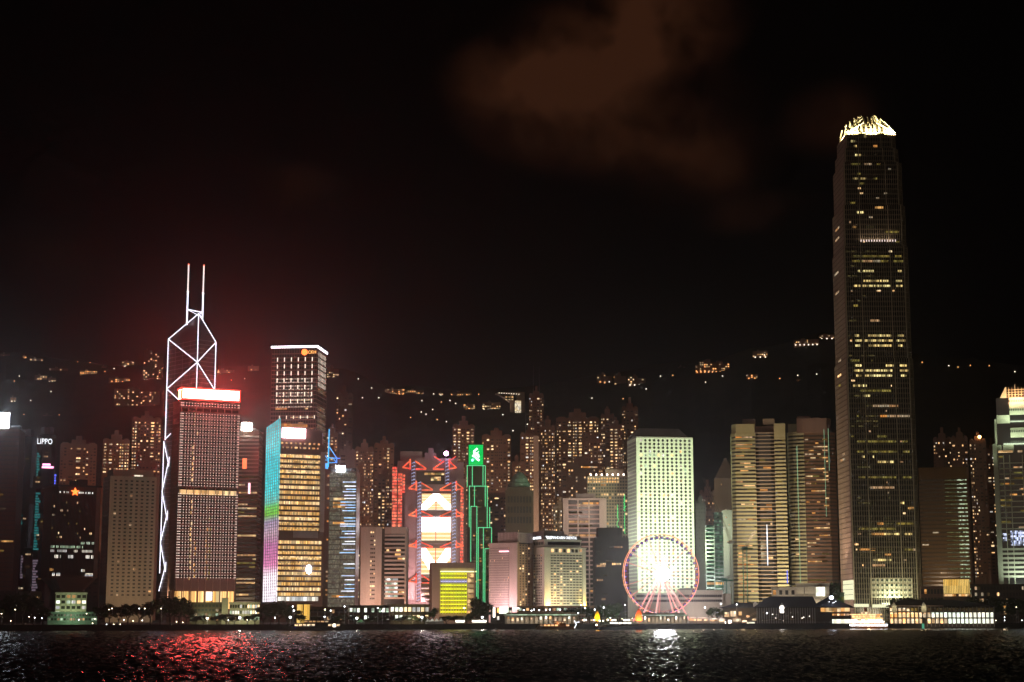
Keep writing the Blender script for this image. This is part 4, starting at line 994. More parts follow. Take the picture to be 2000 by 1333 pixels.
for j in range(rows):
    z = T.z(860 + 7.15 * j)
    for i, u in enumerate(cols):
        q = rnd.random(); lit_p = .75 if j in (4, 15) and i < 8 else .22 if j in (3, 7, 9, 11, 17, 19, 22) else .04
        allp.append((0 if q < lit_p else 1, j, u, z, rnd.choice(['w_home', 'w_white', 'w_homedim', 'w_green']) if q < lit_p else 'window_dark'))
allp.sort(key=lambda a: (a[0], a[1]))
for a in allp:
    if cnt < 100:
        o = bpy.data.objects.new('porthole', DM[a[4]]); COL.objects.link(o); o.parent = T.o; o.location = (a[2], 0, a[3]); cnt += 1
    else:
        me = DM[a[4]]; q = rest[a[4]]; k = len(q.v)
        q.v += [(v.co.x + a[2], v.co.y, v.co.z + a[3]) for v in me.vertices]
        for p_ in me.polygons: q.f.append(tuple(k + i for i in p_.vertices)); q.m.append(0)
o = rest['window_dark'].build('porthole', 'window_dark', T.o); o['kind'] = 'stuff'
b = MB()
for j in range(41): z = T.z(864 + 7.15 * j); b.box(-.25, 1.4, z - 1.0, -.05, d - 1.2, z + .9)
T.part('flank_band', b, 'steel')
b = MB(); pt = T.z(851.5)
for u in (w * .05, w * .5, w * .95): b.box(u - .5, 4, h + .5, u + .5, 5, pt)
b.prism([(w * .0 - 1, 3), (w * .93, 3), (w * .93, d - 3), (-1, d - 3)], pt, T.z(834.5), top=[(w * .1, 9), (w * .8, 9), (w * .8, d - 9), (w * .1, d - 9)]); T.part('roof_cap', b, 'steel')
flood(T, 'flood_lamp', (w * .62, -105, 26), (w * .5, 0, h * .34), 34, 78000, (.86, 1, .84)); flood(T, 'flood_lamp', (w * .5, -95, 60), (w * .5, 0, h * .85), 24, 215000, (.86, 1, .62)); flood(T, 'flood_lamp', (-46, d * .2, 60), (0, d * .5, h * .6), 16, 38000, (.9, 1, .8))
# -------- low post office block
T = Tower('low_office', 'long low pale office block behind the big wheel', 'building', 1322, 1322, 1413, 1240, 0, depth=20)
w, d = T.w, T.d; h = T.z(1153); b = MB(); b.box(0, 0, 0, w, d, h); b.box(T.u(1226), 3, 0, 0, d, T.z(1158)); b.box(w, 2, 0, T.u(1428), d, T.z(1160)); T.part('wall', b, 'pale_stone')
b = MB()
for za, zb3 in ((1162, 1167), (1171.5, 1176)):
    b.box(1, -.12, T.z(zb3), w - 1, -.02, T.z(za)); b.box(T.u(1243), 2.88, T.z(zb3), -1, 2.98, T.z(za))
T.part('ribbon_window', b, 'window_dark')
b = MB()
for k in range(20): u = 1 + (w - 2) * k / 20; b.box(u, -.2, T.z(1177), u + .15, -.12, T.z(1160))
T.part('fin', b, 'pale_stone'); b = MB(); b.box(2, 3, h, w * .4, 14, T.z(1149)); T.part('roof_plant', b, 'grey_concrete')
runs(T, 'F', w * -.2, -2, [T.z(1173)], 1.2, ['w_warm'], .2, off=-2.8); T.finish()
flood(T, 'flood_lamp', (w * .3, -26, 5), (w * .4, 0, h * .6), 8, 5200, (1, .80, .74))
# ================================================================ THE RIGHT: TWIN SLAB TOWERS, THE TALLEST TOWER
wall('travertine', (.40, .35, .21)); wall('pink_granite', (.16, .085, .055))
def banded(T, poly, z0, z1, fh, name, mat, out=.45, frac=.5, core='window_dark', cname='core'):
    """a glass core of the given outline wrapped in one projecting spandrel ring per floor"""
    b = MB(); b.prism(poly, z0 - .0, z1); T.part(cname, b, core)
    cx = sum(p[0] for p in poly) / len(poly); cyy = sum(p[1] for p in poly) / len(poly)
    big = [(p[0] + out * (1 if p[0] > cx else -1), p[1] + out * (1 if p[1] > cyy else -1)) for p in poly]
    b = MB(); z = z0
    while z < z1 - .5: b.prism(big, z, z + fh * frac); z += fh
    b.prism([(p[0] + .02, p[1] - .02) for p in big], z1 - .6, z1 + .4); T.part(name, b, mat)
FH = 2.72
def exch(label, px0, px1, D, spec, th, dark_right):
    T = Tower('banded_twin_tower', label, 'tower', px0, px0, px1, D, th, depth=34, group='twin banded office towers', py=1165)
    return T
T = exch('pale banded tower with a recessed glass bay, left of the banded pair', 1434, 1541, 1380, None, 0, False)
w, d = T.w, T.d; ht = T.z(829); FH = (ht - 8) / 50
uA, uB = w * .44, w * .80
banded(T, [(0, 5), (3.4, 0), (uA, 0), (uA, d), (0, d)], 4, ht - 8, FH, 'spandrel_band', 'travertine')
b = MB(); b.prism([(.5, 5.3), (4, -.3), (uA, -.3), (uA, d - 1), (.5, d - 1)], ht - 8, ht); T.part('top_wall', b, 'travertine')
banded(T, [(uA + .5, 4), (uA + 3, 2.2), (uB - 3, 2.2), (uB, 4), (uB, d), (uA + .5, d)], 4, T.z(846), FH, 'glass_bay_band', 'dim_pale', out=.25, frac=.30, core='dark_glass', cname='glass_bay')
b = MB(); b.box(uA + .6, 6, T.z(846), uB, d, ht - 1.5); T.part('set_back_wall', b, 'rose_granite')
banded(T, [(uB + .3, 0), (w, 0), (w, d), (uB + .3, d)], 4, ht - 12, FH, 'spandrel_band', 'travertine', out=.35)
b = MB(); b.box(uB, -.3, ht - 12, w + .3, d, ht); T.part('top_wall', b, 'travertine')
for a, e_ in ((.22, .46), (.60, .82)): b = MB(); b.box(w * a, 8, ht, w * e_, 22, ht + 5); T.part('lift_room', b, 'dim_pale')
for k in range(48):
    z = 4 + FH * (k + .76); q = .55 if k % 5 in (0, 3) else .30
    runs(T, 'F', 3.6, uA - .4, [z], 1.0, ['w_dim', 'w_warm', 'w_warm', 'w_amber', 'w_faint', 'w_homedim'], q, bay=1.5, lmax=6, off=.06)
    if k < 45: runs(T, 'F', uA + 3.2, uB - 3, [z - .6], 1.5, ['w_dim', 'w_warm', 'w_amber', 'w_faint', 'w_faint'], q, bay=1.5, lmax=8, off=-2.15)
    runs(T, 'F', uB + 1, w - .6, [z], 1.0, ['w_faint', 'w_dim'], .3, bay=1.5, lmax=3, off=.06)
T.finish()
b = MB(); u = w * .62; b.box(u, 1.4, T.z(1105), u + .7, 1.9, T.z(1025)); T.part('light_streak', b, 'line_white'); b = MB(); b.box(w * .97, -.9, T.z(1140), w * .985, -.6, T.z(1115)); T.part('light_streak', b, 'blue_spot')
flood(T, 'flood_lamp', (w * .35, -46, 6), (w * .4, 0, ht * .35), 14, 15000, (1, .84, .48), spread=110); flood(T, 'flood_lamp', (w * .4, -90, 60), (w * .45, 0, ht * .8), 16, 13000, (1, .80, .48), spread=110)
T = exch('banded tower with a pale curved wing and dark face, right of the banded pair', 1546, 1640, 1400, None, 0, True)
w, d = T.w, T.d; ht = T.z(818); uA, uB = w * .20, w * .335
c_ = 6
banded(T, [(0, 9), (1.2, 5), (4, 2.5), (uA, 1.5), (uA, d), (0, d)], 4, T.z(845), FH, 'spandrel_band', 'travertine')
b = MB(); b.box(.6, 7, T.z(845), uA, d, T.z(827)); T.part('top_wall', b, 'travertine')
banded(T, [(uA + .2, 1.2), (uB, 0), (uB, d), (uA + .2, d)], 4, ht - 12, FH, 'spandrel_band', 'travertine', out=.3)
banded(T, [(uB + .2, .3), (w * .86, 2.4), (w, 7), (w, d), (uB + .2, d)], 4, ht - 12, FH, 'granite_band', 'pink_granite', out=.25, frac=.55)
b = MB(); b.prism([(uA, 0), (uB, -.8), (w * .83, 1.6), (w * .93, 7), (w * .93, d), (uA, d)], ht - 12, ht, ); T.part('top_wall', b, 'rose_granite')
b = MB(); b.box(uA + .5, 10, ht, w * .5, 22, ht + 3); b.box(w * .55, 12, ht, w * .7, 20, ht + 2); T.part('lift_room', b, 'dim_block')
for k in range(48):
    z = 4 + FH * (k + .78); q = .6 if k > 34 else .24
    runs(T, 'F', uB + 1, w * .84, [z], 1.0, ['w_warm', 'w_dim', 'w_amber', 'w_homedim', 'w_faint'], q, bay=1.4, lmax=5, off=-.4)
    if k % 4 == 0: runs(T, 'F', 4.2, uA - .4, [z], 1.0, ['w_dim', 'w_warm'], .3, bay=1.4, lmax=3, off=-1.2)
T.finish()
emit('mint_line', (.50, .85, .50), .6); b = MB(); b.box(uA * .93, .3, T.z(1150), uA * .93 + .45, .8, T.z(872)); T.part('light_streak', b, 'mint_line'); b = MB(); b.box(w * .77, .9, T.z(1010), w * .77 + .3, 1.4, T.z(840)); b.box(w * .86, 1.6, T.z(920), w * .86 + .3, 1.9, T.z(838)); T.part('light_streak', b, 'mint_line')
flood(T, 'flood_lamp', (-6, -60, 6), (uA * .7, 0, ht * .35), 12, 14000, (1, .88, .52), spread=110); flood(T, 'flood_lamp', (-30, -80, 70), (uA * .7, 0, ht * .8), 12, 12000, (1, .84, .50), spread=110); flood(T, 'flood_lamp', (w * .7, -60, 50), (w * .65, 0, ht * .8), 14, 9000, (1, .72, .5))
# -------- the tallest tower
D = 1320
T = Tower('tallest_tower', 'tallest tower with fine vertical fins and a glowing claw-shaped crown', 'tower', 1645, 1670, 1803, D, 11.5)
w, d = T.w, T.d; d = T.d = max(T.d, 46)
wall('fin_metal', (.44, .39, .28), rough=.5, var=.08); wall('flank_metal', (.36, .27, .22), rough=.6); glass('tower_glass', (.012, .012, .012), .15)
def plan(i, c=4.0):  # footprint with chamfered corners, inset i
    return [(i, i + c * .0), (w - i - c, i), (w - i, i + c), (w - i, d - i - c), (w - i - c, d - i), (i + c, d - i), (i, d - i - c)]
stages = [(0, 700, 0.0), (700, 480, .8), (480, 400, 1.6), (400, 315, 2.9), (315, 287, 4.6), (287, 258, 6.2)]
zprev = 0; FHT = 3.95; us_all = None
def stage_faces(i, z0, z1, k):
    b = MB(); b.prism([(i, i), (w - i - 4, i), (w - i, i + 4), (w - i, d - i), (i, d - i)], z0, z1); T.part('glass_stage', b, 'tower_glass')
    b = MB(); n = 26; ua, ub = i, w - i - 4.0
    for q in range(n + 1):
        u = ua + (ub - ua) * q / n; s_ = .40 if q in (0, 7, 20, 26) else .12; b.box(u - s_, i - .85, z0, u + s_, i - .02, z1)
    for q in range(3): f = (q + 1) / 3; b.box(w - i - 4 + 4 * f - .17, i + 4 * f - .9, z0, w - i - 4 + 4 * f + .17, i + 4 * f - .1, z1)
    T.part('fin', b, 'fin_metal')
    b = MB(); z = z0 + 1.2
    while z < z1 - .6:
        b.box(ua, i - .62, z - .07, ub, i - .05, z + .07); b.box(ua, i - .62, z + .6, ub, i - .05, z + .74)
        b.prism([(ub, i - .5), (w - i + .4, i + 4), (w - i + .3, i + 4.4), (ub, i - .05)], z - .1, z + .12); z += FHT
    T.part('floor_line', b, 'fin_metal')
    b = MB(); b.box(i - .7, i + 1.5, z0, i - .02, d - i - 1.5, z1 - .4)
    T.part('flank_panel', b, 'flank_metal')
    b = MB(); z = z0 + 1.2
    while z < z1 - .6: b.box(i - .9, i + 1.4, z - .16, i - .7, d - i - 1.4, z + .16); z += FHT
    T.part('flank_line', b, 'dark_stone')
for (pa, pb, ins) in stages:
    z0 = zprev; z1 = T.z(pb); stage_faces(ins, z0, z1, 0); zprev = z1
zf = lambda py: 1.2 + FHT * round((T.z(py) - 1.2) / FHT) + 2.35
def ins_at(z):
    for (pa, pb, ins) in stages:
        if z < T.z(pb): return ins
    return 6.2
lit('tower_gold', (1, .66, .22), (.95, .80, .34), 1.9, bay=1.2, fl=3.95, lo=.06, gate=.12); lit('tower_faint', (.6, .42, .14), (.4, .36, .12), .26, bay=1.2, fl=3.95, lo=0, gate=.3); lit('tower_dim', (.7, .5, .10), (.5, .42, .10), .55, bay=1.75, fl=3.95, lo=.2)
def band(py, a, e_, mat, hh=1.6):
    z = zf(py); i = ins_at(z); ua, ub = i, w - i - 4
    x0, x1 = ua + (ub - ua) * a, ua + (ub - ua) * e_; T.win('F', (x0 + x1) / 2, z, x1 - x0, hh, mat, 'window_band', -(i - .12), pr=2)
full = [(520, 'tower_dim'), (534, 'tower_gold'), (552, 'tower_gold'), (560, 'tower_gold'), (660, 'tower_gold'), (670, 'tower_gold'), (680, 'tower_gold'), (722, 'tower_gold'), (733, 'tower_gold'), (744, 'tower_gold'), (873, 'tower_dim'), (884, 'tower_dim'), (937, 'tower_dim'), (1046, 'tower_gold'), (1081, 'tower_dim'), (505, 'tower_dim')]
for py, m_ in full:
    for a, e_ in ((.10, .25), (.27, .78), (.82, .99)):
        if rnd.random() < .85: band(py, a + rnd.uniform(0, .04), e_ - rnd.uniform(0, .06), m_)
part_ = [(273, .38, .44), (282, .10, .2), (284, .6, .7), (291, .16, .22), (303, .2, .32), (322, .14, .3), (323, .38, .52), (345, .25, .3), (353, .15, .28), (354, .3, .4), (361, .28, .37), (355, .55, .62), (405, .1, .2), (416, .22, .35), (415, .55, .7), (438, .08, .12), (449, .14, .2), (461, .72, .95),
         (515, .3, .6), (606, .12, .2), (635, .4, .55), (715, .05, .2), (755, .08, .3), (765, .2, .7), (775, .25, .36), (796, .4, .8), (818, .5, .62), (819, .62, .98), (861, .45, .6), (895, .18, .26), (895, .28, .38), (904, .42, .7), (948, .7, .85), (958, .3, .7), (991, .78, .84), (1003, .9, 1), (1025, .4, .5), (1026, .7, .98), (1035, .1, .7), (1049, .3, .5), (1080, .1, .36), (1080, .95, 1), (1091, .5, .6), (1103, .3, .6), (1114, .3, .5)]
for py, a, e_ in part_: band(py, a, e_, rnd.choice(['tower_gold', 'tower_gold', 'w_amber', 'tower_dim', 'w_homedim']), 1.7)
for _ in range(34): py = rnd.uniform(430, 1120); a = rnd.choice((.02, .27, .1)); band(py, a, a + rnd.uniform(.15, .6), 'tower_faint', 1.1)
for _ in range(60): py = rnd.uniform(300, 1130); a = rnd.uniform(.02, .95); band(py, a, a + rnd.uniform(.01, .07), rnd.choice(['w_faint', 'tower_dim', 'w_homedim', 'w_home']), 1.3)
for py in (441, 462, 560, 524, 702, 733, 748, 890, 897): 
    z = zf(py); i = ins_at(z); T.win('L', rnd.uniform(14, 34), z, rnd.uniform(5, 16), 1.5, rnd.choice(['tower_dim', 'w_homedim', 'w_home']), 'window_band', -(i - .95), th=.3)
T.finish()
# lit plant floors
wall('plant_white', (.8, .78, .6)); za, zb3 = T.z(1168), T.z(1129)
emit('lobby_glow', (1, .98, .62), 1.1)
b = MB(); b.box(w * .235, -.35, za, w * .86, -.02, zb3); T.part('lit_base', b, 'plant_white')
b = MB()
for j in range(4):
    for k in range(9): u = w * (.25 + .60 * (k + .2) / 9); b.box(u, -.42, za + (zb3 - za) * (j + .3) / 4, u + 1.9, -.35, za + (zb3 - za) * (j + .75) / 4)
T.part('base_window', b, 'green_glass')
b = MB(); b.box(-.8, 1, T.z(1172), -.05, d * .8, T.z(1133)); T.part('lit_flank_base', b, 'lobby_glow')
b = MB(); b.box(-1, -6, T.z(1186), w * .18, -1.5, T.z(1180)); b.box(w * .25, -6, T.z(1187), w * .9, -1.5, T.z(1181)); T.part('entrance_canopy', b, 'lobby_glow')
lamp_area('base_lamp', (w * .55, -9, T.z(1180)), (w * .55, 0, T.z(1145)), 12, 6200, (.95, 1, .66), sy=2).parent = T.o
z_ = T.z(470); i = ins_at(z_)
for k in range(14): lamp = w * (.27 + .52 * k / 13); T.win('F', lamp, z_, .5, 1.6, 'dot', 'plant_lamp', -(i - 1.1))
T.finish(); lamp_area('plant_light', (w * .5, i - 3.0, z_ - 1), (w * .5, i, z_ + 14), 26, 900, (1, .72, .55), sy=1).parent = T.o
# the crown: curved claws round the top, lit from inside
wall('claw', (.85, .80, .62), rough=.5, var=.03)
zc0, zc1 = T.z(258), T.z(217); i0 = 6.2
b = MB(); b.box(i0, i0, zc0 - 2, w - i0, d - i0, zc0 - .5); b.box(i0 + 5, i0 + 6, zc0 - .5, w - i0 - 6, d - i0 - 6, zc0 + 4); T.part('crown_deck', b, 'flank_metal')
def claw(x, y, nx, ny, k):
    """one blade: rises from the rim, curls inward"""
    b = MB(); H_ = (zc1 - zc0) * k; prev = None; tx, ty = -ny, nx
    for s in range(9):
        f = s / 8; z = zc0 - .4 + (H_ + .4) * f; inn = (12.5 * f ** 2.0 if nx == 0 else 14.5 * f ** 1.25); wd = 2.6 * (1 - f) + .55
        ring = []
        for sg, dp in ((-.45, 0), (.45, 0), (.45, wd), (-.45, wd)):
            ring.append((x - nx * (inn + dp) + tx * sg, y - ny * (inn + dp) + ty * sg, z))
        kk = len(b.v); b.v += ring
        if prev is not None:
            for q in range(4): b.f.append((prev + q, prev + (q + 1) % 4, kk + (q + 1) % 4, kk + q)); b.m.append(0)
        prev = kk
    b.f.append((prev, prev + 1, prev + 2, prev + 3)); b.m.append(0); T.part('crown_claw', b, 'claw')
nC = 11
for k in range(nC):
    f = (k + .5) / nC; kk = 1.1 * min(1, .22 + .86 * math.sin(math.pi * f) ** .55); ks = 1.0 + .1 * math.sin(math.pi * f); x = i0 + (w - 2 * i0) * f
    claw(x, i0 - .4, 0, -1, min(kk, 1.04)); claw(x, d - i0 + .4, 0, 1, kk * 1.04)
    y = i0 + (d - 2 * i0) * f; claw(i0 - .4, y, -1, 0, kk); claw(w - i0 + .4, y, 1, 0, kk)
b = MB()
for z in (zc0 - .5, zc0 + 1.2): b.box(i0 - .2, i0 + .5, z, w - i0 + .2, i0 + .9, z + .6); b.box(i0 + .5, i0, z, i0 + .9, d - i0, z + .6)
T.part('crown_ring', b, 'claw')
b = MB(); j = i0 + 1.2; q4 = lambda k_: [(j + k_, j + k_), (w - j - k_, j + k_), (w - j - k_, d - j - k_), (j + k_, d - j - k_)]; b.prism(q4(0), zc0 - .5, zc0 + 6.2, top=q4(4.6)); T.part('crown_screen', b, 'claw')
for sg in (0, 1):
    b = MB(); prv = None
    for q_ in range(9):
        f = .82 * q_ / 8; x_ = i0 - .2 + 14.0 * f ** 1.35; x_ = w - x_ if sg else x_; zz_ = zc0 - .3 + (zc1 - zc0) * 1.02 * f; y0_ = i0 + .3 + 5.5 * f; y1_ = d - i0 - 5.5 * f
        cur = ((x_, y0_, zz_), (x_, y1_, zz_))
        if prv: b.quad(prv[0], cur[0], cur[1], prv[1]); b.quad(*[(p_[0] + (-.5 if sg else .5), p_[1], p_[2]) for p_ in (prv[1], cur[1], cur[0], prv[0])])
        prv = cur
    T.part('crown_shell', b, 'claw')
def bulb(name, loc, e, col, r, parent):
    l = bpy.data.lights.new(name, 'POINT'); l.energy = e; l.color = col; l.shadow_soft_size = r
    o = bpy.data.objects.new(name, l); COL.objects.link(o); o.location = loc; o.parent = parent; return o
bulb('crown_lamp', (w * .5, i0 + 16, zc0 + 5), 36000, (1, .78, .36), 3, T.o)
for u in (.2, .5, .8): lamp_area('crown_flood', (w * u, i0 - 3.6, zc0 - .5), (w * u, i0 + 1.5, zc0 + 7), 8, 15000, (1, .82, .42), sy=1.5, spread=120).parent = T.o
lamp_area('crown_flood', (i0 - 3.6, d * .4, zc0 - .5), (i0 + 1.5, d * .45, zc0 + 7), 8, 15000, (1, .82, .42), sy=1.5, spread=120).parent = T.o
flood(T, 'flood_lamp', (-46, 0, 10), (0, d * .5, T.z(960)), 20, 34000, (1, .76, .62)); flood(T, 'flood_lamp', (w * .4, -42, 6), (w * .45, 0, T.z(1060)), 16, 13000, (1, .84, .55))
# -------- brown banded tower right of the tallest
T = Tower('brown_banded_tower', 'brown horizontally banded tower with greenish reflections right of the tallest tower', 'tower', 1804, 1804, 1899, 1400, 0, depth=30)
w, d = T.w, T.d; h = T.z(914); wall('cocoa_stone', (.17, .115, .055)); glass('sheen_glass', (.03, .028, .02), .25)
b = MB(); b.box(0, .5, 0, w, d, h - 8); b.box(0, .1, h - 8, w, d, h); T.part('body', b, 'cocoa_stone')
zs, fh = floors(18, h - 9, 3.25); b = MB()
for z in zs: b.box(0, .3, z - .7, w, .5, z + .75)
T.part('window_strip', b, 'sheen_glass')
b = MB()
for k in range(46): u = w * k / 45; b.box(u - .08, .15, 16, u + .08, .3, h - 8)
T.part('mullion', b, 'cocoa_stone')
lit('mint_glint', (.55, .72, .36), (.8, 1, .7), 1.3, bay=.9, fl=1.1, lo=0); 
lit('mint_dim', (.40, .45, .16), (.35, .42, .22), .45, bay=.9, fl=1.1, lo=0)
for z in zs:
    T.win('F', w * .89, z, w * .2, 1.0, 'mint_glint', 'window_glint', -.25, pr=1)  # greenish reflections painted as glowing strips on the glass
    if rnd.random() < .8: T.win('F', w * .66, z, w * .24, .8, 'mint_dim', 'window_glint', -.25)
    runs(T, 'F', 1, w * .6, [z], 1.1, ['w_home', 'w_homedim', 'w_amber'], .05, bay=1.6, lmax=3, off=-.2)
T.finish(); flood(T, 'flood_lamp', (w * .5, -60, 30), (w * .5, 0, h * .5), 14, 16000, (1, .68, .42))
# -------- glowing glass pavilion and podium
T = Tower('glass_pavilion', 'amber glowing glass hall with fine ribs at the foot of the brown banded tower', 'pavilion', 1844, 1844, 1896, 1290, 0, depth=16)
w, d = T.w, T.d; h = T.z(1131); lit('hall_amber', (1, .56, .10), (1, .70, .22), 1.15, bay=1.3, fl=30, lo=.6)
b = MB(); b.box(.2, .5, T.z(1160), w - .2, d, h - .4); T.part('hall', b, 'hall_amber')
b = MB(); b.prism([(0, 0), (w, 0), (w, d), (0, d)], 0, T.z(1160)); b.box(-.3, -.3, h - .4, w + .3, d + .3, h)
for k in range(17): u = w * k / 16; b.box(u - .12, .0, T.z(1160), u + .12, .45, h - .4)
T.part('frame', b, 'dark_brown')
runs(T, 'F', 0, w, [T.z(1163)], 1.6, ['w_warm', 'w_amber'], .9, bay=.9, lmax=3, off=.1); b = MB(); b.box(w + .6, 0, T.z(1167), w + 3.6, .6, T.z(1161)); T.part('lit_sign', b, 'w_warm'); T.finish()
b = MB(); b.box(-17, 2, 0, -1, 18, T.z(1151)); T.part('drum_wing', b, 'brown_stone')
# -------- second claw-topped tower at the right edge
T = Tower('clawed_tower', 'lit grey tower with orange claws on top at the right edge', 'tower', 1953, 1953, 2075, 1330, -0.0, depth=40)
w, d = T.w, T.d; wall('silver', (.52, .52, .42), rough=.5)
z0 = 0; sts = [(868, -0.0), (818, 1.8), (780, 3.2), (756 + 18, 5)]
b = MB(); zc = 0
for py, ins in ((890, 0), (818, 2.0), (778, 4.0)):
    z1 = T.z(py); b.box(ins, ins * .6, zc, w - ins, d, z1); zc = z1
T.part('body', b, 'dark_glass')
b = MB(); b.prism([(0, -2), (3.2, -1.2), (3.2, 3), (0, 3)], 0, T.z(868)); b.prism([(2.0, -.6), (3.6, -.4), (3.6, 3), (2.0, 3)], T.z(868), T.z(820)); T.part('corner_pier', b, 'silver')
for px_ in (1956, 1967, 1979, 2004, 2030):
    b = MB(); u = T.u(px_, 1050) ; b.box(u - .3, -.5, 0, u + .3, 0, T.z(890)); T.part('mullion', b, 'silver')
zs, fh = floors(T.z(1130), T.z(1068), 3.5); b = MB()
for z in zs: b.box(3.4, -.3, z - 1.2, w, 0, z + .5)
for z in floors(T.z(1060), T.z(900), 4.2)[0]: b.box(3.4, -.2, z - .5, w, 0, z + .2)
T.part('floor_band', b, 'silver')
for z in floors(T.z(1060), T.z(880), 4.2)[0]: runs(T, 'F', 4, w - 2, [z + .9], 1.6, ['w_amber', 'w_warm', 'w_dim', 'w_homedim'], .28, bay=1.8, lmax=4, off=.05)
b = MB(); uu = T.u(1976, 900)
for py0, py1, x0, x1 in ((778, 812, uu, w), (837, 856, uu, w), (812, 828, 4, uu), (870, 884, uu - 6, uu + 2), (870, 884, 2, 6.5)): b.box(x0, -.45 if py0 > 870 else .2, T.z(py1), x1, .9 if py0 < 870 else 0, T.z(py0))
T.part('lit_wall', b, 'silver')
b = MB()
for k in range(24):
    u = uu + (w - uu) * k / 24
    for py in (783, 800, 842, 862): b.box(u, -.0, T.z(py + 4), u + .7, .2, T.z(py))
T.part('slot_window', b, 'window_dark')
lit('ad_white', (.8, .85, 1), (.5, .6, 1), 1.8, bay=.9, fl=1.3, lo=0)
T.win('F', T.u(1990, 1050), T.z(1052), T.u(2006, 1050) - T.u(1974, 1050), T.z(1038) - T.z(1067), 'ad_white', 'video_panel', .4); T.win('F', T.u(1963, 1050), T.z(1050), 3, 6, 'ad_white', 'video_panel', .4); T.finish()
for k in range(9):
    b = MB(); u = T.u(1958 + 6.2 * k if k else 1955, 770); top = T.z(757 - (6 if k == 4 else 0)); zb4 = T.z(778)
    if k == 0: b.prism([(T.u(1953, 778), 1), (T.u(1966, 778), 1), (T.u(1966, 778), 4), (T.u(1953, 778), 4)], zb4, top, top=[(T.u(1963, 757), 2), (T.u(1965.5, 757), 2), (T.u(1965.5, 757), 4), (T.u(1963, 757), 4)])
    else: b.tube((u, 1.5, zb4), (u, 2.5, top), .5, 0, 5, r2=.12)
    T.part('crown_claw', b, 'claw')
b = MB(); z = zb_ = T.z(777)
while z < T.z(762): b.box(T.u(1967, 770), 3, z, w, 3.6, z + .5); z += 1.9
T.part('crown_ring', b, 'claw')
lamp_area('crown_flood', (T.u(1985, 770), -6, T.z(786)), (T.u(1985, 770), 3, T.z(765)), 12, 6500, (1, .52, .26), sy=2).parent = T.o
lamp_area('wall_flood', (w * .4, -8, T.z(822)), (w * .4, 0, T.z(790)), 20, 3600, (.82, 1, .66), sy=2).parent = T.o
lamp_area('wall_flood', (w * .4, -8, T.z(866)), (w * .4, 0, T.z(838)), 20, 3600, (.82, 1, .66), sy=2).parent = T.o
lamp_area('wall_flood', (-9, -6, T.z(900)), (1, 0, T.z(840)), 8, 2200, (.82, 1, .66), sy=2).parent = T.o
lamp_area('wall_flood', (w * .4, -14, T.z(1145)), (w * .4, 0, T.z(1105)), 16, 4200, (.82, 1, .78), sy=3, spread=110).parent = T.o
# ================================================================ MID-LEVELS HOUSING, FAR OFFICES, HILLSIDE
def home_tower(label, x0, x1, py, D, style=0, lit_p=.28, seed=1, base=None, mat='dim_block', cap=None, name='apartment_tower', cat='apartment tower', pybot=1150, crown=True, group=None, bay=None, pal=None, zlo=None):
    """residential tower: a notched core with projecting bays, each bay carrying its own column of windows"""
    T = Tower(name, label, cat, x0, x0, x1, D, 0, depth=22, base=3.0 if base is None else base, group=group, py=py)
    r = random.Random(seed); w, d = T.w, T.d; h = T.z(py)
    nb = bay or max(2, int(round(w / 7.5))); bw = w / nb
    b = MB(); b.box(0, 1.6, -8, w, d, h)
    for i in range(nb):
        u = i * bw; hh = h - r.choice((0, 0, 1.5, 4)); ww = bw * r.uniform(.62, .8)
        b.box(u + (bw - ww) / 2, 0 if i % 2 == 0 else .7, -8, u + (bw + ww) / 2, 1.6, hh)
    if crown:
        b.box(w * .3, 4, h, w * .7, d * .7, h + r.uniform(4, 8)); b.box(w * .42, 6, h, w * .58, d * .5, h + r.uniform(9, 13))
        b.box(w * .05, 3, h, w * .22, 9, h + 2.5); b.box(w * .78, 3, h, w * .95, 9, h + 2.5)
    T.part('body', b, mat)
    b = MB(); 
    for i in range(nb): u = (i + .5) * bw; b.box(u - bw * .44, 1.5, h, u + bw * .44, 1.8, h + 1.1)
    T.part('parapet', b, mat)
    zb_ = max(6, T.z(pybot)) if zlo is None else zlo
    zs, fh = floors(zb_, h - 2.5, 3.3)
    P = pal or PAL_HOME
    for i in range(nb):
        off = .04 if i % 2 == 0 else -.66
        colp = r.choice((.5, 1.0, 1.6, 2.2, 2.9)) * lit_p
        wide = r.random() < .5
        slots = [(.5, bw * .56)] if wide else [(.28, bw * .24), (.70, bw * .28)]
        for z in zs:
            for (f, ww) in slots:
                q = r.random()
                if q < colp: T.win('F', (i + f) * bw, z, ww * (1 if r.random() < .6 else r.uniform(.3, .7)), r.choice((1.0, 1.3, 1.3, 1.6)), r.choice(P), 'window', off, pr=1)
                elif q > .55: T.win('F', (i + f) * bw, z, ww, 1.4, 'window_dark', 'window', off)
        q = MB()
    T.finish(cap=cap or 100)
    return T
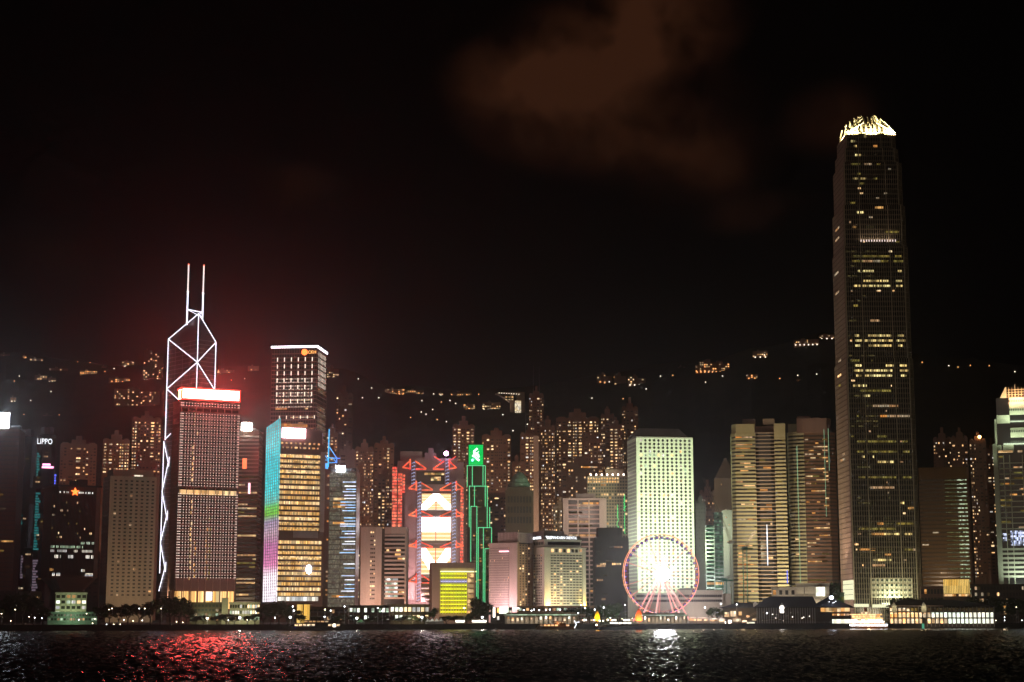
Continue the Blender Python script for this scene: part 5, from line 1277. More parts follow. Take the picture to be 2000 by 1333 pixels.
HM = [
 ('apartment slab with sparse windows rising behind the domed tower', 1000, 1018, 905, 1760, .34, dict(seed=71, pybot=1050, bay=3)),
 ('low wide apartment block behind the truss bank and its beacon', 796, 880, 902, 1820, .16, dict(seed=72, pybot=960, bay=9)),
 ('brown apartment tower filling the gap right of the amber-windowed tower', 1140, 1176, 860, 1780, .30, dict(seed=73, pybot=930, bay=4)),
 ('dim apartment block under the two left hillside flats', 270, 306, 905, 1600, .26, dict(seed=74, pybot=1000, bay=5)),
 # label, x0, x1, ytop, D, lit, kwargs
 ('dim brown apartment block behind the red-starred tower', 118, 190, 868, 1720, .13, dict(seed=11, pybot=960)),
 ('apartment tower with yellow windows above the beige tower', 201, 254, 860, 1760, .40, dict(seed=12, pybot=925, bay=5)),
 ('taller apartment tower with bright upper floors beside the neon prism tower', 258, 316, 818, 1830, .30, dict(seed=13, pybot=930, bay=5)),
 ('tall dark unlit tower behind the tower with blue light streaks', 656, 690, 771, 1900, .04, dict(seed=14, pybot=1000, mat='dark_brown', name='office_tower', cat='tower')),
 ('half hidden tower with lit upper windows behind the blue mast frame', 637, 660, 848, 1780, .30, dict(seed=15, pybot=930, bay=3)),
 ('grey smooth slab rising just above the white-signed glass tower', 662, 694, 882, 1560, .03, dict(seed=16, pybot=960, mat='grey_band', name='office_tower', cat='tower')),
 ('apartment tower with a ladder of bright windows right of the glass tower', 694, 730, 876, 1800, .34, dict(seed=17, pybot=1040, bay=5)),
 ('apartment tower with scattered windows left of the truss bank', 731, 770, 869, 1830, .30, dict(seed=18, pybot=1040, bay=5)),
 ('lower brown apartment block just left of the red ladder lights', 738, 768, 930, 1640, .22, dict(seed=19, pybot=1035, bay=4)),
 ('pointed apartment tower with golden top floors behind the green emblem', 884, 927, 832, 1850, .36, dict(seed=20, pybot=1050, bay=5)),
 ('apartment slab with bright window columns right of the green emblem', 941, 998, 852, 1800, .30, dict(seed=21, pybot=960, bay=7)),
 ('tall slender tower with aerials and a pale blank rib', 1016, 1052, 848, 1740, .36, dict(seed=22, pybot=1100, bay=4)),
 ('slim tower behind with small bright corner lamps and two aerials', 1033, 1062, 772, 1880, .32, dict(seed=23, pybot=870, bay=4)),
 ('speckled apartment tower between the pale ribbed one and the arched one', 1056, 1084, 834, 1790, .34, dict(seed=24, pybot=1120, bay=4)),
 ('wide apartment tower with tall paired windows glowing amber', 1086, 1170, 818, 1850, .42, dict(seed=25, pybot=1000, bay=8)),
 ('shaded apartment tower left of the two lit ones by the porthole tower', 1173, 1200, 812, 1840, .20, dict(seed=26, pybot=960, bay=3)),
 ('apartment tower with yellow stacked windows beside the porthole tower', 1190, 1216, 832, 1800, .55, dict(seed=27, pybot=960, bay=3)),
 ('highest apartment tower peeping over the porthole tower at its left', 1214, 1246, 797, 1880, .40, dict(seed=28, pybot=930, bay=4)),
 ('lower dark block with lamps behind the brown stepped-top tower', 1080, 1108, 990, 1500, .30, dict(seed=29, pybot=1120, bay=3)),
 ('small dark block with orange windows right of the porthole tower', 1366, 1398, 962, 1700, .34, dict(seed=30, pybot=1040, bay=4)),
 ('grey ribbed slab right beside the porthole tower', 1358, 1378, 985, 1560, .02, dict(seed=31, pybot=1100, mat='slate', name='office_tower', cat='tower', bay=4)),
 ('dark apartment tower right of the tallest tower', 1822, 1858, 858, 1750, .16, dict(seed=32, pybot=915, bay=4)),
 ('apartment tower with white and gold windows above the brown banded tower', 1858, 1890, 856, 1700, .24, dict(seed=33, pybot=915, bay=4)),
 ('apartment tower with an orange roof lamp right of the brown banded tower', 1893, 1926, 862, 1660, .17, dict(seed=34, pybot=1130, bay=4)),
 ('narrow apartment tower squeezed against the clawed tower', 1926, 1946, 880, 1700, .15, dict(seed=35, pybot=1130, bay=2)),
 ('pale rose apartment block left of the pale curved-balcony tower', 690, 704, 1075, 1350, .5, dict(seed=36, pybot=1170, bay=2, mat='dim_pale')),
]
for (lab, x0, x1, py, D, lp, kw) in HM: 
    T = home_tower(lab, x0, x1, py, D, lit_p=lp, **kw)
    if 'aerials' in lab:
        for f in (.3, .7):
            b = MB(); b.tube((T.w * f, 8, T.z(py)), (T.w * f, 8, T.z(py) + 34), .25, 0, 5, r2=.08); T.part('aerial', b, 'steel')
    if 'blank rib' in lab: b = MB(); b.box(T.w * .72, -.7, 0, T.w, 1, T.z(py) - 2); T.part('blank_rib', b, 'rosy_white')
    if 'orange roof lamp' in lab:
        emit('roof_flare', (1, .45, .14), 14, True); b = MB(); b.ball((T.w * .62, 1, T.z(py) + 4), 1.6); T.part('roof_flare', b, 'roof_flare')
for px, yy, e_ in ((150, 1640, 30000), (250, 1660, 30000), (760, 1650, 42000), (930, 1660, 42000), (1060, 1640, 48000), (1180, 1650, 48000), (1880, 1560, 5000)):
    lamp_area('street_glow', (X(px, yy), yy, 24), (X(px, yy) * 1.06, yy + 180, 120), 60, e_, (1, .58, .34), sy=12, spread=140)  # added fill lights standing in for street spill on the apartment fronts
# -------- domed stone tower
T = Tower('domed_tower', 'classical stone tower with arcaded top storeys and a pale stepped dome', 'tower', 987, 987, 1042, 1600, 0, depth=34, py=990)
w, d = T.w, T.d; wall('sandstone', (.11, .085, .055)); h = T.z(958); b = MB(); b.box(0, 0, 0, w, d, h); b.box(w * .06, 2, h, w * .9, d - 2, h + 3)
for k in range(9): u = w * (.06 + .88 * k / 8); b.box(u - .5, -.6, 60, u + .5, 0, h - 1)
T.part('body', b, 'sandstone')
for k in range(8):
    u = w * (.06 + .88 * (k + .5) / 8)
    for z in (T.z(976), T.z(996), T.z(1016)): T.win('F', u, z, 2.0, 6, 'window_dark', 'arch_window', .04, th=.08)
cx, cyy = w * .5, d * .5; b = MB()
def ring(r_, n=16, a0=0): return [(cx + r_ * math.cos(a0 + 2 * math.pi * i / n), cyy + r_ * math.sin(a0 + 2 * math.pi * i / n)) for i in range(n)]
R0 = w * .40; z = h; hd = T.z(912) - h - 6; lev = [(1.0, 0), (1.0, .28), (.86, .32), (.80, .5), (.62, .68), (.40, .84), (.18, .95)]
for (ra, fa), (rb, fb) in zip(lev, lev[1:]): b.prism(ring(R0 * ra), h + 3 + hd * fa, h + 3 + hd * fb, top=ring(R0 * rb))
b.tube((cx, cyy, h + hd * .9), (cx, cyy, h + hd + 9), .4, 0, 6, r2=.1); T.part('dome', b, 'green_copper')
for _ in range(12): T.win('F', rnd.uniform(2, w - 2), rnd.uniform(40, h - 30), 1.4, 1.4, rnd.choice(['w_homedim', 'w_faint']), 'window', .02)
T.finish()
# -------- pyramid roofed tower behind the left banded tower
T = Tower('pyramid_roof_tower', 'dim pink stone tower with a pyramid roof behind the left banded twin', 'tower', 1396, 1396, 1440, 1620, 0, depth=32, py=960)
w, d = T.w, T.d; h = T.z(935); b = MB(); b.box(0, 0, 0, w, d, h)
for k in range(10): u = w * k / 9; b.box(u - .4, -.5, 0, u + .4, 0, h)
T.part('body', b, 'dim_block'); b = MB(); b.prism([(0, 0), (w, 0), (w, d), (0, d)], h, T.z(897), top=[(w * .42, d * .42), (w * .58, d * .42), (w * .58, d * .58), (w * .42, d * .58)]); b.box(w * .44, d * .44, T.z(898), w * .56, d * .56, T.z(893)); T.part('roof', b, 'rose_granite')
for z in floors(30, h - 4, 3.4)[0]:
    if rnd.random() < .25: T.win('F', rnd.uniform(2, w - 2), z, 1.5, 1.5, 'w_homedim', 'window', .02)
T.finish()
# -------- green glass pair
wall('green_lit', (.16, .30, .22)); 
for lab, x0, x1, py, D in (('green lit glass block, the taller of the green pair left of the banded twins', 1395, 1413, 1003, 1480), ('dimmer green glass block left of its taller green neighbour', 1378, 1395, 1028, 1450), ):
    T = Tower('green_glass_block', lab, 'tower', x0, x0, x1, D, 0, depth=16, group='green lit glass blocks', py=1060)
    w, d = T.w, T.d; h = T.z(py); b = MB(); b.box(0, .3, 0, w, d, h); T.part('body', b, 'green_glass'); b = MB()
    for z in floors(4, h, 3.3)[0]: b.box(0, 0, z - .25, w, .3, z + .25)
    b.box(-.3, 0, 0, .2, .5, h + .5); b.box(w - .2, 0, 0, w + .3, .5, h + .5); T.part('floor_line', b, 'dark_metal')
    lit('green_room_%d' % x0, (.25, .62, .36), (.42, .72, .48), .42 if x0 > 1390 else .16, bay=1.7, fl=3.3, lo=.05)
    for z in floors(20, h, 3.3)[0]: T.win('F', w / 2, z + 1.5, w - 1, 2.0, 'green_room_%d' % x0, 'lit_floor', -.28)
    T.win('F', w / 2, T.z(1140), w - 1, 2, 'w_warm', 'window', .1); T.finish(); flood(T, 'flood_lamp', (w / 2, -24, 20), (w / 2, 0, h * .5), 6, 260, (.6, 1, .75))
T = Tower('slate_block', 'tall dark slate slab between the green glass block and the left banded twin', 'tower', 1413, 1413, 1434, 1440, 0, depth=20, py=1060)
b = MB(); b.box(0, 0, 0, T.w, T.d, T.z(998)); b.box(-1, -.5, T.z(1000), T.w, T.d, T.z(997)); T.part('body', b, 'slate')
for _ in range(6): T.win('F', rnd.uniform(2, T.w - 2), T.z(rnd.uniform(1010, 1150)), 1.2, .8, 'w_homedim', 'window', .03)
T.finish()
# -------- brown shed behind the roofs to the left of the truss bank and others: dark fillers that the city shows between towers
for lab, x0, x1, py, D, mat, lp in (('low dark office block between the waisted and the beige towers', 168, 196, 1080, 1400, 'dark_stone', .05), ('shadowy office slab right behind the rainbow LED tower', 500, 526, 990, 1620, 'dark_brown', .06),
                           ('murky apartment block right behind the green outlined tower', 950, 990, 965, 1620, 'dim_block', .16), ('dim office block behind the rose and lettered buildings', 1036, 1104, 1052, 1420, 'dim_block', .16),
                           ('long dark podium block behind the trees at far left', -40, 82, 1158, 1090, 'dark_stone', .05)):
    home_tower(lab, x0, x1, py, D, lit_p=lp, seed=x0 + 50, pybot=1170, mat=mat, name='office_block', cat='building', crown=False)
# -------- hillside houses and roads
emit('hill_white', (1, .86, .66), 2.6); emit('hill_orange', (1, .42, .13), 2.2); lit('hill_home', (1, .55, .2), (1, .8, .5), 1.5, bay=2.2, fl=3.1, lo=.1, gate=.25)
def hill_block(label, x0, x1, y0, y1, mat='w_home', dens=.5, seed=1, floor_px=4.2, lamps=0, wallm='dim_block', sub=None, cat='hillside building', name='hillside_block'):
    """a block of flats standing on the slope; y0 top, y1 foot in the photo"""
    p_ = onhill((x0 + x1) / 2, y1); D = p_.y
    T = Tower(name, label, cat, x0, x0, x1, D, 0, depth=16, base=p_.z - 6, py=y1)
    T.o.location.z = p_.z - 6; w = T.w; h = T.z(y0, D); zf = T.z(y1, D)
    r = random.Random(seed)
    segs = sub or [(0, 1, 0)]
    b = MB()
    for (a, e_, dy) in segs: b.box(w * a, r.uniform(0, 1), 0, w * e_ - .3, 16, h - dy * D / 3393)
    b.box(w * .3, 5, 0, w * .45, 12, h + 3)
    T.part('body', b, wallm)
    z = zf + 1.5; st = floor_px * D / 3393
    while z < h - .6:
        n = max(2, int(w / 3.4)); cu = w / n
        for i in range(n):
            f = (i + .5) / n; top = next((h - dy * D / 3393 for (a, e_, dy) in segs if a <= f <= e_), h)
            if z < top - 1 and r.random() < dens: T.win('F', f * w, z, cu * r.uniform(.35, .8), min(2.0, st * .55), r.choice([mat, mat, 'w_warm', 'w_homedim', 'hill_home']), 'window', .06)
        z += st
    for k in range(lamps): T.win('F', w * (k + .5) / lamps, zf - .5, 1.8, 1.8, 'hill_orange' if mat == 'hill_orange' else 'hill_white', 'lamp', 1.5, th=1.5)
    T.finish(); return T
HB = [('lamplit flat-roofed villa at the top left of the hill', 0, 20, 691, 697, .35, 0), ('tiny gabled house lit orange on the far left ridge', 44, 52, 694, 700, .6, 1), ('small houses strung along the left ridge', 58, 84, 700, 708, .4, 3),
      ('large villa with golden storeys on the left hillside', 67, 92, 733, 746, .6, 3), ('small white house right beside the golden villa', 94, 110, 738, 746, .5, 3), ('row of lit terraces above the golden villa', 96, 133, 719, 727, .45, 4),
      ('colonnaded amber hall glowing on the hill', 156, 190, 724, 734, .95, 9), ('little ridge house above and right of the colonnaded hall', 198, 208, 716, 722, .6, 2), ('apartment row with amber windows and a white lamp', 212, 254, 738, 750, .45, 2),
      ('pair of small houses right of the ridge villa', 238, 262, 706, 716, .4, 2), ('broad terraced flats over a curved lamplit road', 222, 312, 757, 800, .22, 8), ('row of hill lamps above the screen at far left', 6, 40, 806, 812, .5, 4),
      ('low lit roadside house on the lower left hill', 84, 104, 811, 816, .5, 4), ('small white-lit pavilion on the left slope', 20, 32, 776, 784, .5, 2),
      ('lamplit ridge houses just right of the neon prism tower', 420, 458, 722, 732, .35, 5), ('small ridge houses left of the square tower', 484, 506, 715, 728, .3, 3), ('hill flats peeping right of the square tower', 638, 662, 716, 738, .3, 1),
      ('orange-lit mansion on the middle ridge', 752, 790, 760, 770, .55, 6), ('white fronted mansion next to the orange-lit one', 792, 828, 762, 770, .6, 4), ('tiny white house alone on the middle ridge', 856, 866, 768, 772, .8, 1),
      ('low orange-lit houses left of the wing-roofed pavilion', 880, 922, 767, 776, .5, 5), ('pale terraces glowing below the low orange houses', 905, 928, 790, 800, .4, 2), ('two-tier lit terrace left of the wing-roofed pavilion', 942, 978, 786, 800, .6, 5),
      ('dim ridge flats upper right of the tall amber-windowed tower', 1166, 1196, 730, 748, .14, 1), ('shadowy ridge block between two dim ridge flats', 1200, 1224, 730, 752, .04, 0), ('ridge flats with small golden lights above the porthole tower', 1226, 1262, 734, 752, .28, 4),
      ('small red-lit house left of the big bright hill estate', 1322, 1342, 716, 721, .4, 2), ('big bright hill estate with orange tower flats', 1358, 1425, 705, 727, .55, 9), ('white-lit house pair high on the right hill', 1470, 1500, 686, 698, .35, 3),
      ('orange-lit villa below the bright hill estate', 1457, 1480, 732, 739, .5, 2), ('long lamplit terrace near the right summit', 1550, 1600, 664, 674, .3, 6), ('floodlit terrace touching the tallest tower', 1600, 1630, 654, 662, .4, 3), ('small lone orange-lit hut on the right slope', 1555, 1564, 741, 745, .5, 1)]
for k, (lab, x0, x1, y0, y1, dn, lm) in enumerate(HB):
    sub = [(0, .3, 2), (.3, .55, 0), (.55, 1, 5)] if y1 - y0 > 15 else None
    if 'big bright hill estate' in lab: sub = [(0, .10, 8), (.1, .22, 2), (.22, .34, 0), (.34, .62, 4), (.62, .82, 1), (.82, 1, 7)]
    hill_block(lab, x0, x1, y0, y1, 'hill_orange' if any(q in lab for q in ('orange', 'amber', 'red-lit')) else 'w_home', dn, k + 60, floor_px=4.2 if y1 - y0 > 12 else 3.4, lamps=lm, sub=sub)
for lab, x0, x1, py, yb, sd in (('tall thin ridge tower with a ladder of lamps, left one of two', 279, 296, 684, 742, 5), ('tall thin ridge tower with lamps against the neon prism tower', 297, 318, 690, 745, 6)):
    hill_block(lab, x0, x1, py, yb, 'w_home', .20, sd, floor_px=4.0, lamps=3, wallm='rose_granite', cat='apartment tower', name='hillside_tower')
# wing-roofed pavilion
p_ = onhill(995, 808); T = Tower('wing_roof_pavilion', 'wing-roofed hilltop pavilion with a curved underside and a bright stair screen', 'pavilion', 966, 966, 1026, p_.y, 0, depth=16, base=p_.z - 4, py=808)
w = T.w; D = p_.y; b = MB(); pts = []
for k in range(9): f = k / 8; pts.append((w * (.02 + .46 * f), T.z(770 + 16 * f ** 1.5)))
kk = len(b.v)
for (x, z) in pts: b.v += [(x, 0, z), (x, 12, z), (x, 0, z + 1.2 + 3.0 * 0), (x, 12, z + 1.2)]
for k in range(8):
    a = kk + 4 * k; c_ = a + 4
    for q in ((a, c_, c_ + 2, a + 2), (a + 1, a + 3, c_ + 3, c_ + 1), (a, a + 1, c_ + 1, c_), (a + 2, c_ + 2, c_ + 3, a + 3)): b.f.append(q); b.m.append(0)
T.part('curved_soffit', b, 'rosy_white')
b = MB(); b.box(w * .1, 0, T.z(768.5), w * .85, 13, T.z(766.5)); b.box(w * .5, 1, 0, w * .62, 11, T.z(768)); b.box(w * .72, 1, 0, w * .98, 11, T.z(766)); T.part('roof', b, 'dim_pale')
lit('stair_screen', (1, .9, .7), (1, .75, .4), 1.5, bay=1.3, fl=2.2, lo=.35); b = MB(); b.box(w * .66, -.4, T.z(807), w * .86, .9, T.z(783)); T.part('stair_screen', b, 'stair_screen')
for k in range(9): T.win('F', w * (.15 + .08 * k), T.z(768 + k * .3), 1.1, 1.1, 'hill_white', 'roof_lamp', .6, th=.8)
for k in range(6): T.win('F', w * (.38 + .1 * (k % 3)), T.z(776 + 5 * (k // 3)), 3, 1.6, 'w_warm', 'window', .6)
T.finish(); lamp_area('soffit_light', (w * .42, -4, T.z(800)), (w * .3, 5, T.z(775)), 4, 900, (1, .72, .5)).parent = T.o
# single road lamps on the hill
SPOTS = [(38, 740), (28, 752), (47, 815), (116, 816), (223, 725), (240, 787), (152, 712), (176, 716), (205, 733), (708, 783), (740, 783), (824, 789), (862, 790), (879, 788), (890, 793), (847, 776), (823, 810), (845, 806), (854, 826), (872, 829), (802, 822), (832, 815), (982, 815), (1002, 847),
         (1156, 786), (1217, 785), (1262, 765), (1290, 741), (1314, 738), (1411, 741), (1523, 747), (1558, 741), (1595, 738), (1493, 698), (1801, 713), (1853, 720), (1871, 723), (1895, 719), (1932, 720), (1982, 731), (1200, 744), (1190, 753), (1378, 753), (700, 747), (726, 765), (935, 775), (610, 742), (1030, 835), (478, 745), (452, 748), (100, 770), (60, 790)]
b = MB(); b.tube((0, 0, -2), (0, 0, 5), .14, 0, 5); b.tube((0, 0, 5), (0, -1.4, 5.4), .1, 0, 5); post0 = b.build('lamp_post', 'dark_metal')
b = MB(); b.ball((0, -1.5, 5.3), .95, 0, 6, 4); head0 = b.build('lamp_head', 'hill_white'); head1 = head0.copy(); head1.data = head0.data.copy(); head1.data.materials[0] = MAT['hill_orange']
def relpos(px, py):
    if px < 350: a = 'on the left hill slope'
    elif px < 900: a = 'on the slope left of the middle'
    elif px < 1350: a = 'on the middle slope'
    elif px < 1640: a = 'on the right slope before the tallest tower'
    else: a = 'on the dark slope past the tallest tower'
    return a
first = True
for px, py in SPOTS:
    p_ = onhill(px, py + 2); e0 = empty('hill_lamp', p_); tag(e0, 'tiny lone road lamp ' + relpos(px, py), 'road lamp', 'road lamps %s' % relpos(px, py))
    for src in (post0, (head1 if (px * 7 + py) % 4 == 0 else head0)):
        o = src.copy(); COL.objects.link(o); o.parent = e0
for o in (post0, head0): bpy.data.objects.remove(o)
if head1.name in bpy.data.objects: bpy.data.objects.remove(head1)
# ================================================================ THE WATERFRONT
G = 3.12
def Y0(px, back=0): return shore_y(px) + back
lit('deck_orange', (1, .42, .12), (1, .72, .36), 3.0, bay=1.1, fl=2.3, lo=.35); lit('pier_white', (1, .93, .72), (.85, 1, .82), 2.6, bay=2.0, fl=3, lo=.45); lit('pier_warm', (1, .60, .28), (1, .85, .6), 2.0, bay=1.3, fl=3, lo=.25)
lit('stall', (1, .72, .5), (1, .5, .2), 2.6, bay=1.4, fl=2, lo=.1)
emit('lamp_white', (.93, .96, 1), 15); emit('lamp_warm', (1, .80, .52), 15); emit('lamp_small', (1, .86, .72), 5)
# -------- the big wheel
PXC, PYC = 1291, 1121.5; D = 1110.0
Cx = X(PXC, D, PYC); Cz = Z(PYC, D); RX = 77.5 / 3393 * D * 1.0
yaw = R(20)
W = empty('ferris_wheel', (Cx, D, G), yaw - math.atan(Cx / D)); tag(W, 'big harbourfront wheel with a coral neon rim and a dazzling white hub', 'ferris wheel')
hz_ = Cz - G; RR = RX
emit('rim_coral', (1, .34, .26), 1.9); emit('rim_orange', (1, .36, .12), 1.5); emit('spoke_pink', (1, .34, .32), 1.1); emit('cabin_violet', (.16, .12, .85), .8); emit('leg_pink', (1, .42, .38), 1.15); emit('hub_flash', (1, .97, 1), 200, True)
def rim(y, r_, rad, mat, name='rim', n=72):
    b = MB(); b.path([(r_ * math.cos(2 * math.pi * i / n), y, hz_ + r_ * math.sin(2 * math.pi * i / n)) for i in range(n + 1)], rad, 0, 5); o = b.build(name, mat, W); return o
rim(-1.5, RR, .21, 'rim_coral'); rim(1.5, RR, .2, 'rim_orange'); rim(-1.2, RR * .93, .12, 'red_steel', 'inner_ring')
b = MB()
for k in range(42): a = 2 * math.pi * k / 42; c, s_ = math.cos(a), math.sin(a); b.tube((RR * c, -1.5, hz_ + RR * s_), (RR * .93 * c, 0, hz_ + RR * .93 * s_), .12); b.tube((RR * c, -1.5, hz_ + RR * s_), (RR * c, 1.5, hz_ + RR * s_), .12)
b.build('rim_bracing', 'red_steel', W)
for k in range(21):
    a = 2 * math.pi * (k + .5) / 21; c, s_ = math.cos(a), math.sin(a)
    b = MB(); b.tube((2 * c, -1, hz_ + 2 * s_), (RR * c, -1.2, hz_ + RR * s_), .15, 0, 4); b.tube((2 * c, 1, hz_ + 2 * s_), (RR * c, 1.2, hz_ + RR * s_), .08, 0, 4)
    b.build('spoke', 'spoke_pink' if k % 3 != 1 else 'steel', W)
for k in range(42):
    a = 2 * math.pi * (k + .25) / 42; c, s_ = math.cos(a) * RR * .955, hz_ + math.sin(a) * RR * .955
    b = MB(); b.box(c - .85, -.8, s_ - 1.9, c + .85, .8, s_ - .35); b.box(c - .95, -.9, s_ - .35, c + .95, .9, s_ - .12); b.tube((c, 0, s_ - .15), (c, 0, s_ + .5), .1); g_ = b.build('gondola', 'dark_metal', W)
    b = MB(); b.box(c - .7, -.88, s_ - 1.4, c + .7, -.80, s_ - .6); b.box(c - .7, .80, s_ - 1.4, c + .7, .88, s_ - .6); b.build('gondola_window', 'cabin_violet', g_)
for sx, yy in ((-1, -7), (1, -7), (-1, 7), (1, 7), (-.42, -7), (.42, -7)):
    b = MB(); b.tube((sx * .6, yy * .28, hz_), (sx * 17.5, yy, .2), .42, 0, 7, r2=.6); b.build('leg', 'leg_pink', W)
b = MB(); b.tube((0, -3.2, hz_), (0, 3.2, hz_), 1.7, 0, 14); b.build('hub', 'pale_stone', W)
b = MB(); b.tube((0, -3.9, hz_), (0, -3.3, hz_), 4.4, 0, 20); b.build('hub_light', 'hub_flash', W)  # disc made wider than the lamp to stand for its glare
b = MB(); b.box(-19, -8, 0, 19, 8, 1.1); b.box(-9, -7, 1.1, 9, -3, 2.2); b.build('platform', 'white_paint', W)
bulb('hub_lamp', (0, -7, hz_), 60000, (.95, .95, 1), 1.5, W); bulb('platform_lamp', (0, -10, 5), 2500, (1, .92, .9), .6, W)
# -------- colonnaded pier pavilions
def arcade(label, x0, x1, back, ht, nb, seed, roof='pale_stone', lampc='pier_white', ext=0):
    D = Y0((x0 + x1) / 2, back); T = Tower('pier_arcade', label, 'pier pavilion', x0, x0, x1, D, 0, depth=9, base=G, py=1215)
    w = T.w; r = random.Random(seed); b = MB(); b.box(-.8, -1.2, ht, w + .8 + ext, 10, ht + .9); b.box(1, .5, ht + .9, w - 1, 8.5, ht + 1.9); T.part('roof', b, roof)
    for k in range(nb + 1):
        b = MB(); u = .5 + (w - 1) * k / nb; b.box(u - .45, -.3, 0, u + .45, .7, ht); b.box(u - .7, -.5, ht - .8, u + .7, .9, ht); T.part('column', b, 'pale_stone')
    b = MB(); b.box(0, 6.5, 0, w, 7, ht); T.part('back_wall', b, 'rosy_white')
    for k in range(nb):
        u = .5 + (w - 1) * (k + .5) / nb; q = r.random()
        if q < .75: T.win('F', u + r.uniform(-.3, .3), ht * r.uniform(.5, .8), (w / nb) * r.uniform(.25, .5), r.uniform(.6, 1.9), r.choice(['pier_white', 'pier_warm', 'lamp_small', 'stall']), 'wall_lamp', -6.3)
    T.finish(); 
    for k in range(3): lamp_area('arcade_light', (w * (k + .5) / 3, 3, ht - .4), (w * (k + .5) / 3, 3.2, 0), w / 3.6, 420, (1, .88, .62), sy=3).parent = T.o
    b = MB(); b.box(0, -1.25, ht + .2, w, -1.2, ht + .75); T.part('lit_fascia', b, 'w_green'); return T
arcade('long flat-roofed pier arcade of lit columns below the lettered hotel', 986, 1128, 4, 4.9, 15, 1, ext=4)
arcade('flat-roofed pier arcade of lit columns below the big wheel', 1240, 1342, 4, 4.7, 13, 2)
T = Tower('canopy_deck', 'low slatted promenade canopy linking the two pier arcades', 'canopy', 1130, 1130, 1240, Y0(1180, 12), 0, depth=6, base=G, py=1215)
b = MB(); b.box(0, 0, 3.6, T.w, 5, 3.9); T.part('roof', b, 'grey_concrete'); b = MB(); 
for k in range(24): b.box(T.w * k / 24, 0, 0, T.w * k / 24 + .25, .3, 3.6)
T.part('post', b, 'pale_stone')['kind'] = 'stuff'
runs(T, 'F', 1, T.w - 1, [2.2], .9, ['stall', 'pier_warm', 'lamp_small', 'w_dim'], .55, bay=1.0, lmax=2, off=-4); T.finish()
# stalls under the wheel's right side
for k, (x0, x1, ht, lab) in enumerate(((1346, 1360, 4.2, 'pink-lit round food kiosk right of the wheel arcade'), (1361, 1384, 4.0, 'long white-roofed food kiosk right of the pink one'), (1386, 1402, 3.4, 'amber-lit kiosk under the dark round tree'), (1404, 1416, 3.2, 'small yellow-lit kiosk before the hip-roofed stair pier'))):
    T = Tower('food_kiosk', lab, 'kiosk', x0, x0, x1, Y0(x0, 10), 0, depth=4, base=G, py=1215); w = T.w
    b = MB(); b.box(0, 0, 0, w, 3, ht * .35); b.box(0, 2.6, 0, w, 3, ht * .8); b.prism([(-.5, -.8), (w + .5, -.8), (w + .5, 3.4), (-.5, 3.4)], ht * .8, ht, top=[(w * .2, .8), (w * .8, .8), (w * .8, 2), (w * .2, 2)]); T.part('body', b, 'rosy_white' if k < 2 else 'white_paint')
    T.win('F', w * .5, ht * .58, w * .9, ht * .3, 'stall', 'counter_opening', -1.2); T.finish()
    bulb('kiosk_lamp', (w * .5, -2, ht + 1), 420, (1, .7, .55), .3, T.o)
# -------- ferry piers at the right
def hall(label, x0, x1, ye, yr, D, dp, floors_, name='ferry_pier', ridge_=(.25, .75), cols_n=0, wallm='dark_stone', roofm='roof_tile'):
    T = Tower(name, label, 'ferry pier', x0, x0, x1, D, 0, depth=dp, base=1.2, py=1215); w, d = T.w, dp; he, hr = T.z(ye), T.z(yr)
    b = MB(); b.box(0, .8, -1.6, w, d, he); T.part('wall', b, wallm)
    b = MB(); b.prism([(-2, -1.8), (w + 2, -1.8), (w + 2, d + 2), (-2, d + 2)], he, hr, top=[(w * ridge_[0], d * .45), (w * ridge_[1], d * .45), (w * ridge_[1], d * .55), (w * ridge_[0], d * .55)]); b.box(-2.2, -2.0, he - .5, w + 2.2, d + 2.2, he); T.part('hip_roof', b, roofm)
    if cols_n:
        for k in range(cols_n + 1):
            b = MB(); u = w * k / cols_n; b.box(u - .22, -.1, 0, u + .22, .4, he - .5); T.part('column', b, 'steel')
    return T
DP = 1095
T = hall('hip-roofed pier with lit zigzag stairs left of the dark ferry hall', 1412, 1480, 1187, 1177, DP + 14, 14, None, ridge_=(.45, .8))
for u, z, ww, hh, m_ in ((.12, 7.5, 3, 3, 'pier_warm'), (.3, 8.0, 3.4, 3.4, 'pier_warm'), (.5, 8.2, 2, 2.4, 'w_warm'), (.4, 4, 5, 1.8, 'pier_warm'), (.2, 3, 2, 2, 'lamp_small'), (.62, 3.2, 3, 1.3, 'stall'), (.8, 2.2, 5, 1.2, 'pier_white'), (.9, 4.4, 2.5, 1.2, 'pier_warm'), (.72, 6.4, 2.0, 1.2, 'stall'), (.05, 2.2, 1.5, 2.2, 'lamp_small')):
    T.win('F', T.w * u, z, ww, hh, m_, 'lit_opening', -.7)
T.finish(); b = MB()
for (a, za, e_, ze) in ((.35, 1.2, .98, 8.6), (.55, 1.0, 1.0, 5.2), (.20, 1.2, .42, 5.6)):
    for dz in (0, .9): b.tube((T.w * a, -1.2, za + dz), (T.w * e_, -1.2, ze + dz), .14, 0, 4)
    for k in range(14): f = k / 13; b.tube((T.w * (a + (e_ - a) * f), -1.2, za + (ze - za) * f), (T.w * (a + (e_ - a) * f), -1.2, za + (ze - za) * f + .9), .06, 0, 4)
T.part('stair_flight', b, 'brown_stone')
